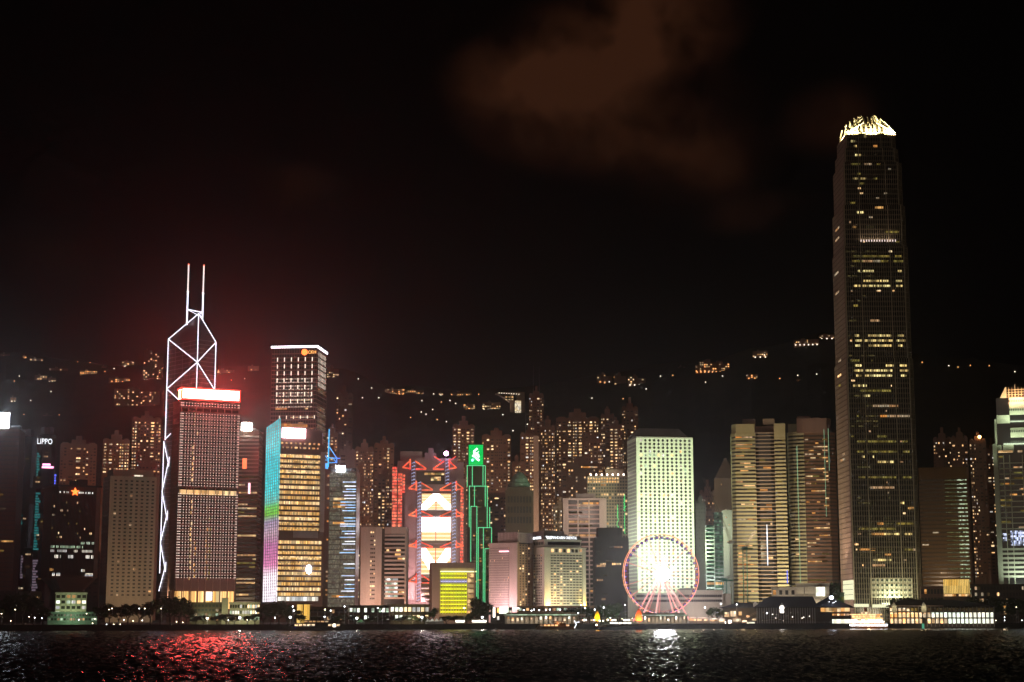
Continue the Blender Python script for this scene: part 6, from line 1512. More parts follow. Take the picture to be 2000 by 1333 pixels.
b = MB(); b.prism([(T.w - 2.6, -2), (T.w + .4, -2), (T.w + .4, 1), (T.w - 2.6, 1)], T.z(1186), 0, ztop=[T.z(1180)] * 4); b.prism([(T.w - 2.6, -2), (T.w + .4, -2), (T.w + .4, 1), (T.w - 2.6, 1)], T.z(1180), T.z(1176), top=[(T.w - 1.3, -.6), (T.w - 1.0, -.6), (T.w - 1.0, -.4), (T.w - 1.3, -.4)]); T.part('turret', b, 'white_paint'); bulb('stair_lamp', (T.w * .4, -4, 6), 900, (1, .6, .3), .5, T.o); bulb('turret_lamp', (T.w - 1.5, -5, 9), 300, (1, .85, .5), .3, T.o)
T = hall('long dark ferry hall with slender columns and a lit clock lantern', 1479, 1592, 1186, 1165, DP, 26, None, ridge_=(.22, .98), cols_n=24)
w = T.w
for _ in range(26): T.win('F', rnd.uniform(1, w - 1), rnd.uniform(2, 9), .5, .5, rnd.choice(['w_homedim', 'lamp_small', 'w_faint', 'w_faint']), 'lamp', -.72)
T.win('F', w * .5, T.z(1211), w, .3, 'w_faint', 'lit_rail', .1); T.finish()
cxx = T.u(1527, 1187); b = MB(); b.box(cxx - 1.3, -3.2, T.z(1197), cxx + 1.3, -1.6, T.z(1184)); b.prism([(cxx - 1.5, -3.4), (cxx + 1.5, -3.4), (cxx + 1.5, -1.4), (cxx - 1.5, -1.4)], T.z(1184), T.z(1178), top=[(cxx - .1, -2.5), (cxx + .1, -2.5), (cxx + .1, -2.3), (cxx - .1, -2.3)]); T.part('clock_lantern', b, 'white_paint')
emit('clock_glow', (1, .88, .78), 12, True); b = MB(); b.tube((cxx, -3.6, T.z(1188)), (cxx, -3.2, T.z(1188)), 1.25, 0, 14); b.box(cxx - 1, -3.5, T.z(1197), cxx + 1, -3.2, T.z(1192)); T.part('clock_face', b, 'clock_glow')
b = MB(); b.box(cxx - .5, -2.6, -2, cxx + .5, -1.8, T.z(1197)); T.part('lantern_post', b, 'dark_metal')
T = hall('dark hip-roofed pier house with a blue-white beacon on its roof', 1588, 1662, 1186, 1166, DP - 4, 26, None, ridge_=(.42, .50))
w = T.w; runs(T, 'F', T.u(1592), T.u(1660), [T.z(1191.5)], 2.6, ['pier_warm', 'w_warm', 'w_amber'], .92, bay=1.1, lmax=3, off=-.72); runs(T, 'F', T.u(1625), T.u(1658), [T.z(1201)], 1.2, ['w_amber', 'stall'], .7, bay=1, lmax=3, off=-.72)
T.win('F', (T.u(1625) + T.u(1660)) / 2, T.z(1214), T.u(1660) - T.u(1625), 2.6, 'pier_white', 'lit_hall', -.72, pr=2); T.finish()
emit('beacon_blue', (.72, .80, 1), 16, True); bx0 = T.u(1624, 1168); b = MB(); b.ball((bx0, -1, T.z(1168)), 1.3, sz=.85); T.part('roof_beacon', b, 'beacon_blue'); b = MB(); b.tube((bx0, -1, T.z(1185)), (bx0, -1, T.z(1170)), .15); b.tube((bx0 - 2, -1, T.z(1176)), (bx0 + 3, -1, T.z(1176)), .1); T.part('beacon_mast', b, 'dark_metal')
emit('lamp_dotty', (.9, .92, 1), 3)
for a, z in ((-1.5, 1176), (.8, 1178), (1.6, 1177), (2.6, 1175)): T.win('F', bx0 + a, T.z(z), .5, .5, 'lamp_dotty', 'lamp', 1.3, th=.5)
T.finish()
T = hall('long two-storey ferry pier with rows of brightly lit bays', 1738, 1942, 1184, 1172, DP + 6, 26, None, ridge_=(.12, .62), cols_n=25)
w = T.w
for k in range(25):
    f = (k + .5) / 25; u = w * f; ww = w / 25 - .9
    up = 'pier_warm' if k < 5 else ('w_faint' if k > 6 else 'w_dim'); T.win('F', u, T.z(1191), ww, 2.0, up, 'bay_window', -.7, pr=1)
    T.win('F', u, T.z(1201.5), ww, 3.0, 'pier_white' if k > 9 else ('deck_orange' if k < 7 else 'pier_warm'), 'bay_window', -.7, pr=2)
    if k != 8: T.win('F', u, T.z(1213), ww, 3.1, 'pier_white' if k > 13 else ('pier_warm' if k % 3 else 'deck_orange'), 'bay_window', -.7, pr=2)
T.finish()
b = MB(); b.box(-1, -1.4, T.z(1208) - .25, w + 1, .8, T.z(1208) + .25); b.box(0, -2.2, T.z(1185), w * .52, -2, T.z(1183)); T.part('gallery', b, 'rose_stone')
for px in (1746, 1804):
    u = T.u(px, 1186); b = MB(); b.box(u - 1.5, -3, T.z(1196), u + 1.5, 0, T.z(1184)); b.prism([(u - 1.6, -3.2), (u + 1.6, -3.2), (u + 1.6, 0), (u - 1.6, 0)], T.z(1184), T.z(1177), top=[(u - .2, -1.8), (u + .2, -1.8), (u + .2, -1.4), (u - .2, -1.4)]); T.part('turret', b, 'white_paint'); bulb('turret_lamp', (u, -6, T.z(1187)), 260, (1, .8, .4), .3, T.o)
for k in range(4): lamp_area('pier_light', (w * (k + .5) / 4, -2.4, T.z(1208) - .6), (w * (k + .5) / 4, -3, -1), w / 5, 300, (1, .8, .55), sy=1.2).parent = T.o
b = MB(); 
for k in range(22): u = w * k / 21; b.tube((u, 1, -3), (u, 1, 0), .35, 0, 6)
T.part('pile', b, 'dark_stone')['kind'] = 'stuff'
# navigation post
o = empty('channel_beacon', PT(1803, 1226, 1078)); o.location.z = 0; tag(o, 'dark channel post with a green foot in front of the long lit pier', 'beacon')
b = MB(); b.tube((0, 0, 3), (0, 0, 7.6), .55, 0, 8); b.box(-1.1, -.5, 6, 1.1, .5, 6.5); b.build('post', 'dark_metal', o); emit('mint', (.15, .7, .42), .5); b = MB(); b.tube((0, 0, -.5), (0, 0, 3.2), .75, 0, 8); b.build('foot', 'mint', o)
# -------- ferry ablaze with light
def boat(name, label, cat, x0, x1, Dd, decks, hullm, lam, flip=False, hull_h=1.6):
    xa, xb = X(x0, Dd, 1225), X(x1, Dd, 1225); L = xb - xa; o = empty(name, (xa, Dd, 0), -math.atan((xa + xb) / 2 / Dd)); tag(o, label, cat)
    b = MB(); wd = L * .22; n = 10; st = []
    for k in range(n + 1):
        f = k / n; bw = wd / 2 * min(1, (math.sin(math.pi * (f * .94 + .03)) ** .45)); sheer = hull_h * (1 + .35 * (abs(2 * f - 1)) ** 2.5)
        st.append([(L * f, -bw, sheer), (L * f, -bw * .7, -.5), (L * f, bw * .7, -.5), (L * f, bw, sheer)])
    kk = 0
    for s4 in st: b.v += s4
    for k in range(n):
        a = 4 * k; c_ = a + 4
        for q in ((a, a + 1, c_ + 1, c_), (a + 1, a + 2, c_ + 2, c_ + 1), (a + 2, a + 3, c_ + 3, c_ + 2), (a + 3, a, c_, c_ + 3)): b.f.append(q); b.m.append(0)
    b.f.append((0, 3, 2, 1)); b.f.append((4 * n, 4 * n + 1, 4 * n + 2, 4 * n + 3)); b.m += [0, 0]
    b.build('hull', hullm, o)
    z = hull_h
    for (fa, fb, hh, wm, mat) in decks:
        b = MB(); b.box(L * fa, -wd * .42, z, L * fb, wd * .42, z + hh); b.box(L * fa - .3, -wd * .47, z + hh, L * fb + .3, wd * .47, z + hh + .18); b.build('deck', mat, o)
        if wm:
            n_ = max(3, int(L * (fb - fa) / 2.1))
            for k in range(n_):
                if rnd.random() < .85:
                    b = MB(); u = L * fa + L * (fb - fa) * (k + .5) / n_; ww = L * (fb - fa) / n_ * .38; b.box(u - ww, -wd * .42 - .12, z + hh * .35, u + ww, -wd * .42 - .03, z + hh * .85); b.build('cabin_window', wm, o)
        z += hh + .18
    return o, L, wd, z
o, L, wd, z = boat('ferry', 'double-deck ferry ablaze with orange-white lights between the two halls', 'ferry', 1660, 1733, DP - 26, [(.02, .92, 1.9, 'deck_orange', 'timber'), (.02, .86, 2.3, 'lamp_small', 'white_paint'), (.05, .8, 2.2, 'deck_orange', 'white_paint'), (.3, .55, 1.8, 'pier_warm', 'white_paint')], 'timber', 1)
for (za, hh, a, e_, m_) in ((1.9, .9, 0, .98, 'lamp_white'), (3.9, .8, .0, .9, 'lamp_small'), (6.2, .5, .05, .88, 'deck_orange'), (8.4, .6, .0, .85, 'deck_orange')):
    b = MB(); b.box(L * a, -wd * .5, za, L * e_, -wd * .5 + .12, za + hh); b.build('deck_light', m_, o)
b = MB(); b.tube((L * .42, 0, z), (L * .42, 0, z + 2.5), .8, 0, 10); b.build('funnel', 'red_steel', o); bulb('deck_lamp', (L * .5, -7, 4), 2600, (1, .55, .25), 1, o)
o, L, wd, z = boat('harbour_launch', 'grey harbour launch with a row of small lit windows at left of centre', 'boat', 560, 672, 940, [(.13, .93, 2.0, 'pier_warm', 'dark_stone'), (.3, .8, 1.5, 'w_homedim', 'dark_stone')], 'slate', 1, hull_h=1.8)
b = MB(); b.box(L * .80, -wd * .44, 2.0, L * .85, -wd * .43, 3.6); b.build('deck_light', 'lamp_small', o); b = MB(); b.tube((L * .25, 0, 3), (L * .22, 0, 7), .12); b.tube((L * .02, 0, 2.2), (L * .14, 0, 4.4), .1); b.build('mast', 'steel', o); b = MB(); b.ball((L * .15, -wd * .35, 1.9), .3); b.build('navigation_light', 'blue_spot', o)
emit('arrow_white', (.9, .93, 1), 2.6)
o, L, wd, z = boat('tour_boat', 'brown moored tour boat with a white zigzag light below the arcade', 'boat', 1046, 1124, 1006, [(.1, .85, 1.7, 'stall', 'timber'), (.45, .75, 1.3, 'w_homedim', 'timber')], 'timber', 1, hull_h=1.5)
b = MB(); b.path([(L * .97, -1.5, 5.2), (L * 1.02, -1.5, 3.0), (L * .97, -1.5, .9)], .22); b.path([(L * 1.02, -1.5, 4.2), (L * 1.10, -1.5, 4.4)], .2); b.build('zigzag_light', 'arrow_white', o); bulb('deck_lamp', (L * .55, -3, 4), 260, (1, .6, .3), .4, o)
b = MB(); b.path([(L * .0, -1.5, 0.5), (L * .12, -1.5, 3.2)], .3); b.path([(L * .28, -1.5, 0.8), (L * .4, -1.5, 3.2)], .3); b.ball((L * .58, -1.8, 3.2), .7, 0, 8, 5); b.build('gangway', 'brown_stone', o)
# junk with lit sails
o, L, wd, z = boat('sailing_junk', 'dark sailing junk with two glowing batten sails between the arcades', 'junk', 1160, 1262, 985, [(.05, .25, 1.2, None, 'timber'), (.3, .72, 1.4, 'lamp_small', 'hull')], 'hull', 1, hull_h=1.7)
m, t, o_2 = newmat('sail_fire'); tc = t.nodes.new('ShaderNodeTexCoord'); s3 = t.nodes.new('ShaderNodeSeparateXYZ'); t.links.new(tc.outputs['Generated'], s3.inputs[0])
wall('sail_cloth', (.62, .10, .03)); wall('sail_gold', (.80, .42, .02))
for (px, py0, py1, m_, en, colr) in ((1167, 1194, 1213, 'sail_gold', 1500, (1, .72, .12)), (1248, 1189, 1213, 'sail_cloth', 2200, (1, .62, .16))):
    xx = X(px, 985, 1210) - o.location.x; zt2, zb5 = Z(py0, 985), Z(py1, 985); b = MB(); n = 9; wv = 1.6 if px < 1200 else 2.1
    for k in range(n):
        f0, f1 = k / n, (k + 1) / n; p0 = wv * (math.sin(math.pi * (.34 + .62 * f0)) ** .8); p1 = wv * (math.sin(math.pi * (.34 + .62 * f1)) ** .8)
        za_, zb6 = zb5 + (zt2 - zb5) * f0, zb5 + (zt2 - zb5) * f1 - .04; y_ = -.5 - .35 * math.sin(math.pi * f0)
        b.prism([(xx - p0, y_), (xx + p0 * .8, y_), (xx + p0 * .8, y_ + .08), (xx - p0, y_ + .08)], za_, zb6, top=[(xx - p1, y_ - .03), (xx + p1 * .8, y_ - .03), (xx + p1 * .8, y_ + .05), (xx - p1, y_ + .05)])
    b.build('sail', m_, o); b = MB(); b.tube((xx, 0, 1), (xx, 0, zt2 + .8), .14, 0, 6); b.build('mast', 'timber', o)
    lamp_area('sail_light', (xx, -3.2, zb5 - .8), (xx, -.5, zb5 + 2.8), 1.2, en, colr).parent = o
b = MB(); b.tube((L * .5, 0, 1), (L * .5, 0, 8), .13, 0, 6); b.build('mast', 'timber', o)
for px, py, m_ in ((1172, 1213, 'lamp_warm'), (1166, 1221, 'lamp_warm'), (1197, 1212, 'lamp_small'), (1211, 1218, 'lamp_small'), (1179, 1213, 'lamp_small'), (1188, 1211, 'lamp_warm')):
    b = MB(); q = PT(px, py, 980); b.ball((q.x - o.location.x, -3, q.z), .42, 0, 7, 4); b.build('deck_lamp', m_, o)
# -------- low buildings along the shore
def low(label, x0, x1, y0, D, rows, nc, wallm, mat, p, name='low_building', dp=14, hh=1.5, fu=.7, skip=0, y1=1214, flood_=None, pal=None, group=None):
    T = Tower(name, label, 'building', x0, x0, x1, D, 0, depth=dp, base=3.0, py=1205, group=group); w = T.w; h = T.z(y0)
    b = MB(); b.box(0, .35, 0, w, dp, h); T.part('back_wall', b, wallm)
    b = MB(); z1 = h - .6; z0 = max(.4, T.z(y1)); cs = grid(T, b, 'F', 0, w, z0, z1, nc, rows, fu, .55, out=-.05); b.box(0, .05, 0, w, .35, z0); b.box(-.4, -.4, h - .6, w + .4, dp, h + .15); T.part('front_wall', b, wallm)
    for (i, j, u, z, a, c2) in cs:
        L_ = rnd.random() < (p[j] if isinstance(p, (list, tuple)) else p)
        T.win('F', u, z, a, c2, rnd.choice(pal or [mat]) if L_ else 'window_dark', 'window', -.3, pr=1 if L_ else 0)
    T.finish()
    if flood_: lamp_area('forecourt_light', (w * .5, -12, 3), (w * .5, 0, h * .6), 6, flood_[0], flood_[1]).parent = T.o
    return T
T = low('small five-storey green-lit glass block below the waisted tower', 107, 168, 1158, 1010, 5, 6, 'pale_stone', 'w_green', [.25, .45, .75, .8, .35], pal=['w_green', 'w_white', 'pier_white', 'w_warm'], flood_=(1500, (.75, 1, .5)))
low('low glazed wing in front of the small green-lit glass block', 93, 190, 1196, 985, 2, 16, 'green_copper', 'w_green', .5, pal=['w_green', 'streaky', 'w_homedim'], dp=10, flood_=(1200, (.75, 1, .6)))
T = low('pale low office wing with a stair tower below the red-topped tower', 371, 434, 1177, 1030, 4, 9, 'sandstone', 'w_green', [.5, .15, .12, .1], pal=['w_green', 'w_homedim', 'w_white'], flood_=(1800, (.9, 1, .55)))
b = MB(); b.box(T.w * .98, -1, 0, T.w * 1.18, 10, T.z(1168)); T.part('stair_tower', b, 'beige_tile')
low('low office wing with three rows of bright windows right of the stair tower', 448, 507, 1177, 1034, 3, 12, 'beige_tile', 'w_white', [.8, .7, .55], pal=['w_white', 'w_green', 'pier_white', 'w_home'], flood_=(1500, (.9, 1, .55)))
T = low('dark low hall with a tall amber entrance left of the pale balcony tower', 560, 680, 1186, 1060, 2, 14, 'dark_brown', 'w_homedim', [.25, .12])
b = MB(); u0, u1 = T.u(580), T.u(605); b.box(u0, -.6, 0, u1, -.4, T.z(1181)); T.part('amber_entrance', b, 'hall_amber'); b = MB(); b.box(u0 - .5, -.9, T.z(1181), u1 + .5, 2, T.z(1179)); b.box((u0 + u1) / 2 - .3, -.8, 0, (u0 + u1) / 2 + .3, -.61, T.z(1181)); T.part('entrance_frame', b, 'dark_brown')
T = low('long low civic block with wide warm windows before the truss bank', 762, 838, 1181, 1040, 2, 9, 'sandstone', 'w_white', [.5, .9], pal=['pier_white', 'w_white', 'w_home'], flood_=(1600, (1, .9, .55)))
low('low civic wing with greenish bright windows below the curved balcony tower', 682, 760, 1183, 1046, 2, 11, 'dark_stone', 'w_green', [.6, .55], pal=['pier_white', 'w_green', 'w_dim'])
T = low('low shopfront row with glaring white signs left of the lettered hotel', 958, 1000, 1187, 1080, 2, 7, 'dark_stone', 'w_white', [.4, .3])
for a, e_, y0, y1, m_ in ((963, 967, 1187, 1206, 'lamp_small'), (975, 993, 1186, 1199, 'pier_white'), (971, 975, 1188, 1197, 'sign_orange'), (1001, 1014, 1187, 1190, 'lamp_small')): T.win('F', T.u((a + e_) / 2), (T.z(y0) + T.z(y1)) / 2, T.u(e_) - T.u(a), T.z(y0) - T.z(y1), m_, 'shop_sign', .6)
T.finish()
low('brown podium of the lettered hotel behind the arcade', 1012, 1160, 1184, 1160, 3, 20, 'tan_panel', 'w_homedim', .25, pal=['w_green', 'w_homedim', 'w_home'])
low('cream mall front behind the dark ferry hall', 1508, 1556, 1148, 1230, 4, 4, 'pale_stone', 'w_amber', .1, hh=2, fu=.5, flood_=(1800, (1, .8, .55)))
T = low('cream gabled mall block with one tall glowing window', 1556, 1621, 1140, 1225, 3, 2, 'pale_stone', 'w_faint', 0, fu=.04, flood_=(3400, (1, .82, .55)))
u0, u1 = T.u(1594, 1155), T.u(1611, 1155); b = MB(); b.box(u0, -.5, T.z(1165), u1, -.2, T.z(1147)); T.part('tall_window', b, 'pier_white'); b = MB(); b.prism([(u0 - 1.2, -.9), (u1 + 1.2, -.9), (u1 + 1.2, 0), (u0 - 1.2, 0)], T.z(1147), T.z(1142), top=[((u0 + u1) / 2 - .5, -.9), ((u0 + u1) / 2 + .5, -.9), ((u0 + u1) / 2 + .5, 0), ((u0 + u1) / 2 - .5, 0)]); T.part('pediment', b, 'dark_brown')
low('pale podium beside the tallest tower', 1621, 1650, 1158, 1240, 2, 4, 'green_copper', 'w_dim', .2, flood_=(800, (1, .9, .6)))
low('dark podium with dim red windows at the foot of the clawed tower', 1899, 2060, 1142, 1230, 6, 26, 'dark_stone', 'w_amber', [.02, .05, .1, .35, .1, .25], pal=['w_amber', 'w_faint', 'w_homedim', 'w_home'])
low('dim podium strip between the tallest tower and the glass hall', 1800, 1844, 1146, 1260, 4, 7, 'dim_block', 'w_amber', .35, pal=['w_amber', 'w_faint', 'w_home'])
# -------- marquees
emit('tent_green', (.08, .5, .05), .5)
for lab, x0, x1, y0, m_, n in (('row of white peaked marquees before the yellow block', 831, 866, 1208, 'white_paint', 4), ('green-lit peaked tent on the promenade below the balcony tower', 697, 712, 1209, 'green_copper', 1)):
    T = Tower('marquee', lab, 'tent', x0, x0, x1, Y0(x0, 12), 0, depth=4, base=G, py=1215); h = T.z(y0 + 6); b = MB()
    for k in range(n): a, e_ = T.w * k / n, T.w * (k + 1) / n; b.prism([(a, 0), (e_, 0), (e_, 4), (a, 4)], h, T.z(y0), top=[((a + e_) / 2 - .1, 1.9), ((a + e_) / 2 + .1, 1.9), ((a + e_) / 2 + .1, 2.1), ((a + e_) / 2 - .1, 2.1)])
    b.box(0, 3.6, 0, T.w, 3.8, h); T.part('canopy', b, m_); b = MB()
    for k in range(n + 1): b.tube((T.w * k / n, .1, 0), (T.w * k / n, .1, h), .1)
    T.part('post', b, 'steel'); bulb('tent_lamp', (T.w / 2, -3, 4), 260 if n > 1 else 200, (1, 1, .8) if n > 1 else (.1, 1, .1), .3, T.o)
for lab, x0, x1 in (('glaring white-lit ticket hatch, left one by the yellow block', 889, 908), ('glaring white-lit ticket hatch, right one by the yellow block', 921, 951)):
    T = Tower('ticket_booth', lab, 'booth', x0, x0, x1, Y0(x0, 8), 0, depth=3, base=G, py=1218, group='white-lit ticket booths'); b = MB(); b.box(0, .3, 0, T.w, 3, 2.6); b.box(-.4, -.6, 2.6, T.w + .4, 3.3, 2.9); T.part('body', b, 'white_paint'); T.win('F', T.w / 2, 1.5, T.w * .92, .9, 'lamp_small', 'lit_hatch', -.2); T.finish()
# -------- cranes
def lattice(b, p, q, wd, n, r_=.14):
    p, q = Vector(p), Vector(q); d = (q - p).normalized(); a = Vector((0, 1, 0)); c = d.cross(a).normalized()
    C4 = [(a * s1 + c * s2) * wd / 2 for s1, s2 in ((-1, -1), (1, -1), (1, 1), (-1, 1))]
    for v in C4: b.tube(p + v, q + v, r_, 0, 4)
    for k in range(n):
        s0, s1 = p + (q - p) * k / n, p + (q - p) * (k + 1) / n
        for i in range(4): b.tube(s0 + C4[i], s1 + C4[(i + 1) % 4], r_ * .7, 0, 4)
for lab, xm, yb_, yt, jx, jy, D in (('dark luffing crane leaning over the green glass block', 1431, 1185, 1062, 1374, 934, 1370), ('teal lattice crane standing before the left banded twin', 1457, 1185, 1074, 1476, 1036, 1290), ('short teal crane mast right of the low office block', 1416, 1188, 1136, 1430, 1124, 1250)):
    base = Vector((X(xm, D, yb_), D, 3)); o = empty('tower_crane', base); tag(o, lab, 'crane', 'construction cranes'); tp = Z(yt, D) - 3; J = PT(jx, jy, D) - base
    mm = 'green_paint' if 'teal' in lab else 'slate'
    b = MB(); lattice(b, (0, 0, 0), (0, 0, tp), 3.0 if 'teal' in lab else 2, 16, .22); b.build('mast', mm, o)
    b = MB(); b.box(-2, -1.5, tp, 2, 1.5, tp + 2.2); b.box(-3, -1.2, tp + .3, 6 if 'teal' in lab else 3, 1.2, tp + 1.2); b.build('cab', mm, o)
    b = MB(); lattice(b, (0, 0, tp + 1.5), (J.x, J.y, J.z), 1.5, 14, .14); b.build('jib', 'dark_stone', o)
# -------- trees
def leafmat(name, c1, c2):
    m, t, o = newmat(name); p = t.nodes.new('ShaderNodeBsdfPrincipled'); p.inputs['Roughness'].default_value = .7
    g = t.nodes.new('ShaderNodeNewGeometry'); n = t.nodes.new('ShaderNodeTexNoise'); n.inputs['Scale'].default_value = 1.1; t.links.new(g.outputs['Position'], n.inputs['Vector'])
    x = t.nodes.new('ShaderNodeMix'); x.data_type = 'RGBA'; t.links.new(n.outputs[0], x.inputs[0]); x.inputs[6].default_value = c1 + (1,); x.inputs[7].default_value = c2 + (1,); t.links.new(x.outputs[2], p.inputs['Base Color']); t.links.new(p.outputs[0], o.inputs[0])
leafmat('leaves', (.035, .06, .018), (.08, .11, .035)); leafmat('bark', (.05, .035, .025), (.09, .07, .05))
def tree_meshes(seed):
    r = random.Random(seed); b = MB(); b.tube((0, 0, -.5), (0, 0, 2.6), .34, 0, 7, r2=.22); tips = []
    for k in range(7):
        a = r.uniform(0, 6.28); e = Vector((math.cos(a) * r.uniform(1.2, 2.6), math.sin(a) * r.uniform(1.2, 2.4), r.uniform(3.8, 6.8))); b.tube((0, 0, 2.3), e * .6, .17, 0, 5, r2=.1); b.tube(e * .6, e, .1, 0, 4, r2=.03); tips.append(e)
    me1 = bpy.data.meshes.new('trunk'); me1.from_pydata(b.v, [], b.f); me1.materials.append(MAT['bark'])
    b = MB(); tips += [Vector((r.uniform(-2, 2), r.uniform(-2, 2), r.uniform(4, 7.4))) for _ in range(5)]
    for e in tips:
        R_ = r.uniform(.9, 1.7)
        for _ in range(100):
            v = Vector((r.gauss(0, 1), r.gauss(0, 1), r.gauss(0, .75))).normalized() * R_ * r.uniform(.35, 1.08); c = e + v; s = r.uniform(.28, .52)
            a1 = Vector((r.uniform(-1, 1), r.uniform(-1, 1), r.uniform(-.6, .6))).normalized(); a2 = a1.orthogonal().normalized()
            b.quad(c - a1 * s, c - a2 * s * .6, c + a1 * s, c + a2 * s * .6)
    me2 = bpy.data.meshes.new('crown'); me2.from_pydata(b.v, [], b.f); me2.materials.append(MAT['leaves']); return me1, me2
TM = [tree_meshes(k) for k in range(5)]
def tree(px, ytop, wpx, back, label, group=None, k=0, ybase=None):
    D = Y0(px, back); zt2 = Z(ytop, D) - G; s = zt2 / 8.0; sx = (wpx / 3393 * D) / 5.6
    o = empty('tree', (X(px, D, 1205), D, G - .1), rnd.uniform(0, 6)); tag(o, label, 'tree', group)
    for nme, me in zip(('trunk', 'crown'), TM[k % 5]):
        q = bpy.data.objects.new(nme, me); COL.objects.link(q); q.parent = o; q.scale = (sx, sx, s)
    return o
GROUPS = [('dark promenade trees at the far left end', [(6, 1172, 30), (24, 1163, 34), (46, 1160, 36), (66, 1164, 36), (84, 1184, 26)]),
          ('dark promenade trees below the beige tower', [(196, 1184, 26), (214, 1180, 28), (232, 1186, 26), (250, 1180, 30), (272, 1178, 30), (294, 1176, 32)]),
          ('tall dark trees left of the pale low office wing', [(314, 1170, 34), (332, 1166, 36), (350, 1170, 34), (364, 1176, 26)]),
          ('small trees in front of the low office wings', [(382, 1204, 20), (398, 1202, 18), (424, 1200, 24), (442, 1199, 24), (458, 1202, 20), (484, 1203, 20), (498, 1199, 20)]),
          ('leafy green trees below the rainbow LED flank', [(514, 1186, 26), (528, 1180, 28), (545, 1177, 32), (560, 1182, 28), (575, 1192, 26), (588, 1200, 20)]),
          ('small trees before the civic wings', [(618, 1204, 22), (652, 1203, 20), (668, 1200, 20), (690, 1202, 18), (728, 1202, 20), (744, 1204, 22), (762, 1202, 22), (784, 1203, 22), (806, 1202, 22), (828, 1204, 20)]),
          ('trees at the foot of the yellow block', [(846, 1186, 18), (872, 1203, 24), (892, 1203, 24), (912, 1204, 22)]),
          ('dark green trees between the yellow block and the rose block', [(934, 1170, 30), (948, 1178, 28), (924, 1190, 24)]),
          ('dark trees behind the arcade right of the lettered hotel', [(1112, 1192, 24), (1124, 1188, 26), (1138, 1184, 26), (1152, 1190, 22)]),
          ('dark trees behind the right lit pier', [(1752, 1171, 28), (1768, 1168, 30), (1782, 1170, 28), (1800, 1169, 28), (1830, 1170, 30)]),
          ('dark trees at the right end of the shore', [(1902, 1168, 36), (1930, 1164, 38), (1958, 1168, 38), (1984, 1172, 36), (2010, 1170, 36)])]
for g_i, (gn, L_) in enumerate(GROUPS):
    back = 60 if 'behind the right' in gn else (26 if 'behind the arcade' in gn else 20)
    for i, (px, yt, wp) in enumerate(L_):
        tree(px, yt, wp, back + rnd.uniform(0, 10), gn.replace('trees', 'tree', 1) if False else 'one of the ' + gn, gn, k=px + i)
tree(1397, 1187, 30, 22, 'round dark tree standing alone right of the wheel kiosks', None, 3)
for px, yt, lab in ((1185, 1180, 'green-lit tree left of the wheel, dimmer of two'), (1203, 1178, 'bright green-lit tree left of the wheel')):
    q = tree(px, yt, 24, 24, lab, None, px); bulb('green_uplight', (3, -3, 1.5), 1500 if px > 1190 else 600, (.25, 1, .2), .3, q)
q = tree(1632, 1141, 22, 140, 'green-lit terrace tree between the cream mall and the tallest tower', None, 2); bulb('green_uplight', (4, -5, 12), 2200, (.2, 1, .15), .5, q)
# -------- lamps on the promenade
def street_lamp(px, py, kind, back, label, group, light=0):
    D = Y0(px, back); zt2 = Z(py, D) - G; o = empty('street_lamp', (X(px, D, py), D, G)); tag(o, label, 'street lamp', group)
    b = MB(); b.tube((0, .5, 0), (0, .5, zt2 + .2), .13, 0, 6, r2=.08); b.tube((0, .5, zt2 + .2), (0, 0, zt2), .07, 0, 5); b.build('post', 'steel', o)
    r_ = {'big': .62, 'mid': .34, 'small': .22}[kind]; b = MB(); b.ball((0, -.1, zt2), r_, 0, 9, 6, sz=.85); b.build('lamp_head', 'lamp_warm' if (px * 3) % 5 == 0 or kind == 'small' and px % 2 else 'lamp_white', o)
    if light: bulb('light', (0, -.9, zt2), light, (1, .9, .75), .3, o)
LAMPS = [('dazzling tall lamp', 'big', [(405, 1208), (468, 1207), (567, 1206), (697, 1208), (824, 1206), (942, 1206)], 1300),
         ('slim lamp post with a white head', 'mid', [(537, 1207), (572, 1185), (574, 1193), (635, 1191), (634, 1205), (646, 1193), (673, 1185), (738, 1188), (747, 1194), (907, 1188), (1023, 1192), (1038, 1193), (1043, 1191), (1053, 1192), (1066, 1192), (1074, 1191), (1094, 1191), (1092, 1198), (1129, 1198), (1179, 1187), (1221, 1182), (1377, 1187), (1408, 1180), (1439, 1181), (1143, 1188), (1135, 1182), (1162, 1191), (1498, 1198)], 0),
         ('small low lamp near the sea wall', 'small', [(3, 1199), (21, 1213), (30, 1191), (57, 1205), (68, 1207), (82, 1208), (154, 1211), (169, 1199), (185, 1209), (208, 1220), (222.5, 1220), (235, 1220), (181, 1218), (242, 1211), (213, 1191), (219, 1189), (260, 1213), (278, 1212), (315, 1189), (345, 1215), (357, 1216), (272, 1189), (283, 1189), (446, 1212), (483, 1211), (630, 1213), (640, 1213), (1192, 1207), (1215, 1209), (1235, 1208), (1945, 1212), (1962, 1206), (1962, 1212), (1985, 1186), (1988, 1186), (1996, 1212)], 0)]
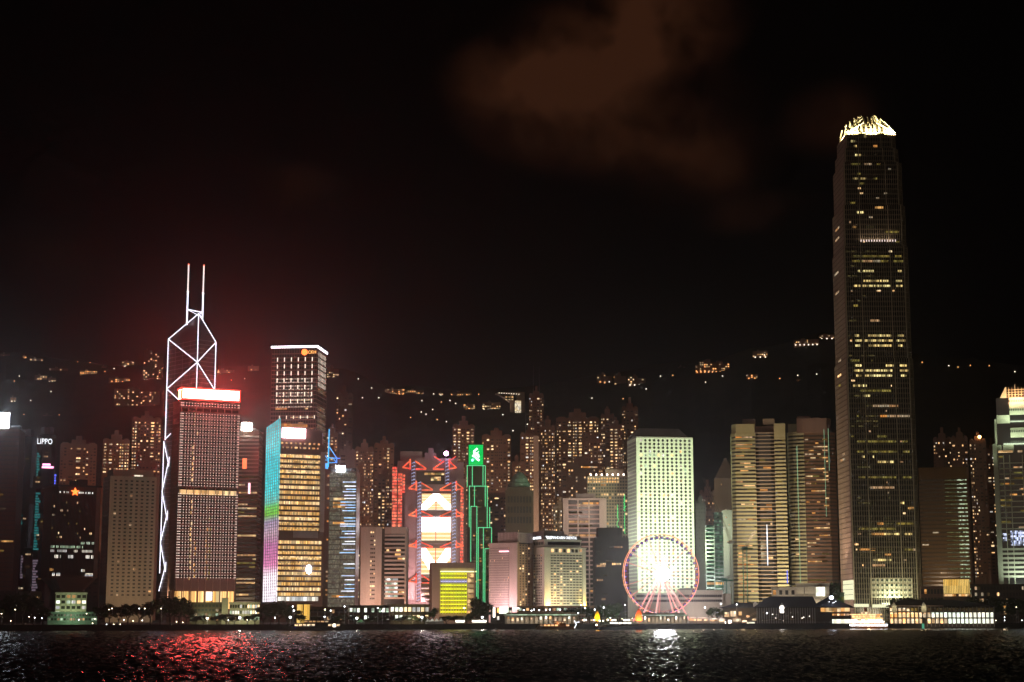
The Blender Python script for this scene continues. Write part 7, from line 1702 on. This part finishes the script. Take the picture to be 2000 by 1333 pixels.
for lab, kind, L_, lt in LAMPS:
    for px, py in L_:
        if px < 120: a = 'at the far left of the shore'
        elif px < 320: a = 'below the waisted and beige towers'
        elif px < 520: a = 'below the red-topped tower'
        elif px < 680: a = 'below the rainbow LED tower'
        elif px < 960: a = 'around the yellow block'
        elif px < 1170: a = 'before the lettered hotel'
        elif px < 1500: a = 'around the big wheel'
        else: a = 'at the right end of the shore'
        street_lamp(px, py, kind, 3 if py > 1215 else 9 if py > 1200 else 16, lab + ' ' + a, lab + 's ' + a, lt)
for px in (300, 1450, 1960): bulb('road_light', (X(px, Y0(px, 30)), Y0(px, 30), 14), 900, (1, .7, .4), 1, None)
# -------- railing along the quay and a footbridge
b = MB()
for k in range(-10, 206):
    px = k * 10; D = Y0(px, .6); D2 = Y0(px + 10, .6); x0_, x1_ = X(px, D, 1215), X(px + 10, D2, 1215); b.tube((x0_, D, 3.2), (x0_, D, 4.3), .06, 0, 4)
    for z in (3.7, 4.25): b.tube((x0_, D, z), (x1_, D2, z), .05, 0, 4)
tag(b.build('quay_railing', 'steel'), 'long thin metal railing running along the top of the sea wall', 'railing')
T = Tower('footbridge', 'covered footbridge crossing behind the launch and the lamp posts', 'footbridge', 606, 606, 690, Y0(650, 34), 0, depth=4, base=3.0, py=1205)
b = MB(); b.box(0, 0, 4.4, T.w, 3, 4.9); b.box(0, -.2, 7.0, T.w, 3.2, 7.3); T.part('deck', b, 'grey_concrete')
for k in range(7): b = MB(); b.tube((T.w * k / 6, 1.5, 0), (T.w * k / 6, 1.5, 7), .25); T.part('pier_column', b, 'grey_concrete')
# ================================================================ HAZE
b = MB(); b.box(-2300, -62, -1.2, 2300, 3400, 560)
m, t, o_ = newmat('haze_air')
pv = t.nodes.new('ShaderNodeVolumePrincipled')
pv.inputs['Color'].default_value = (.9, .9, .92, 1); pv.inputs['Density'].default_value = .00010; pv.inputs['Anisotropy'].default_value = .92
t.links.new(pv.outputs[0], o_.inputs['Volume'])
m.cycles.homogeneous_volume = True
hz = b.build('haze', 'haze_air'); tag(hz, 'thin night haze over the harbour glowing round the bright signs', 'haze', kind='stuff')
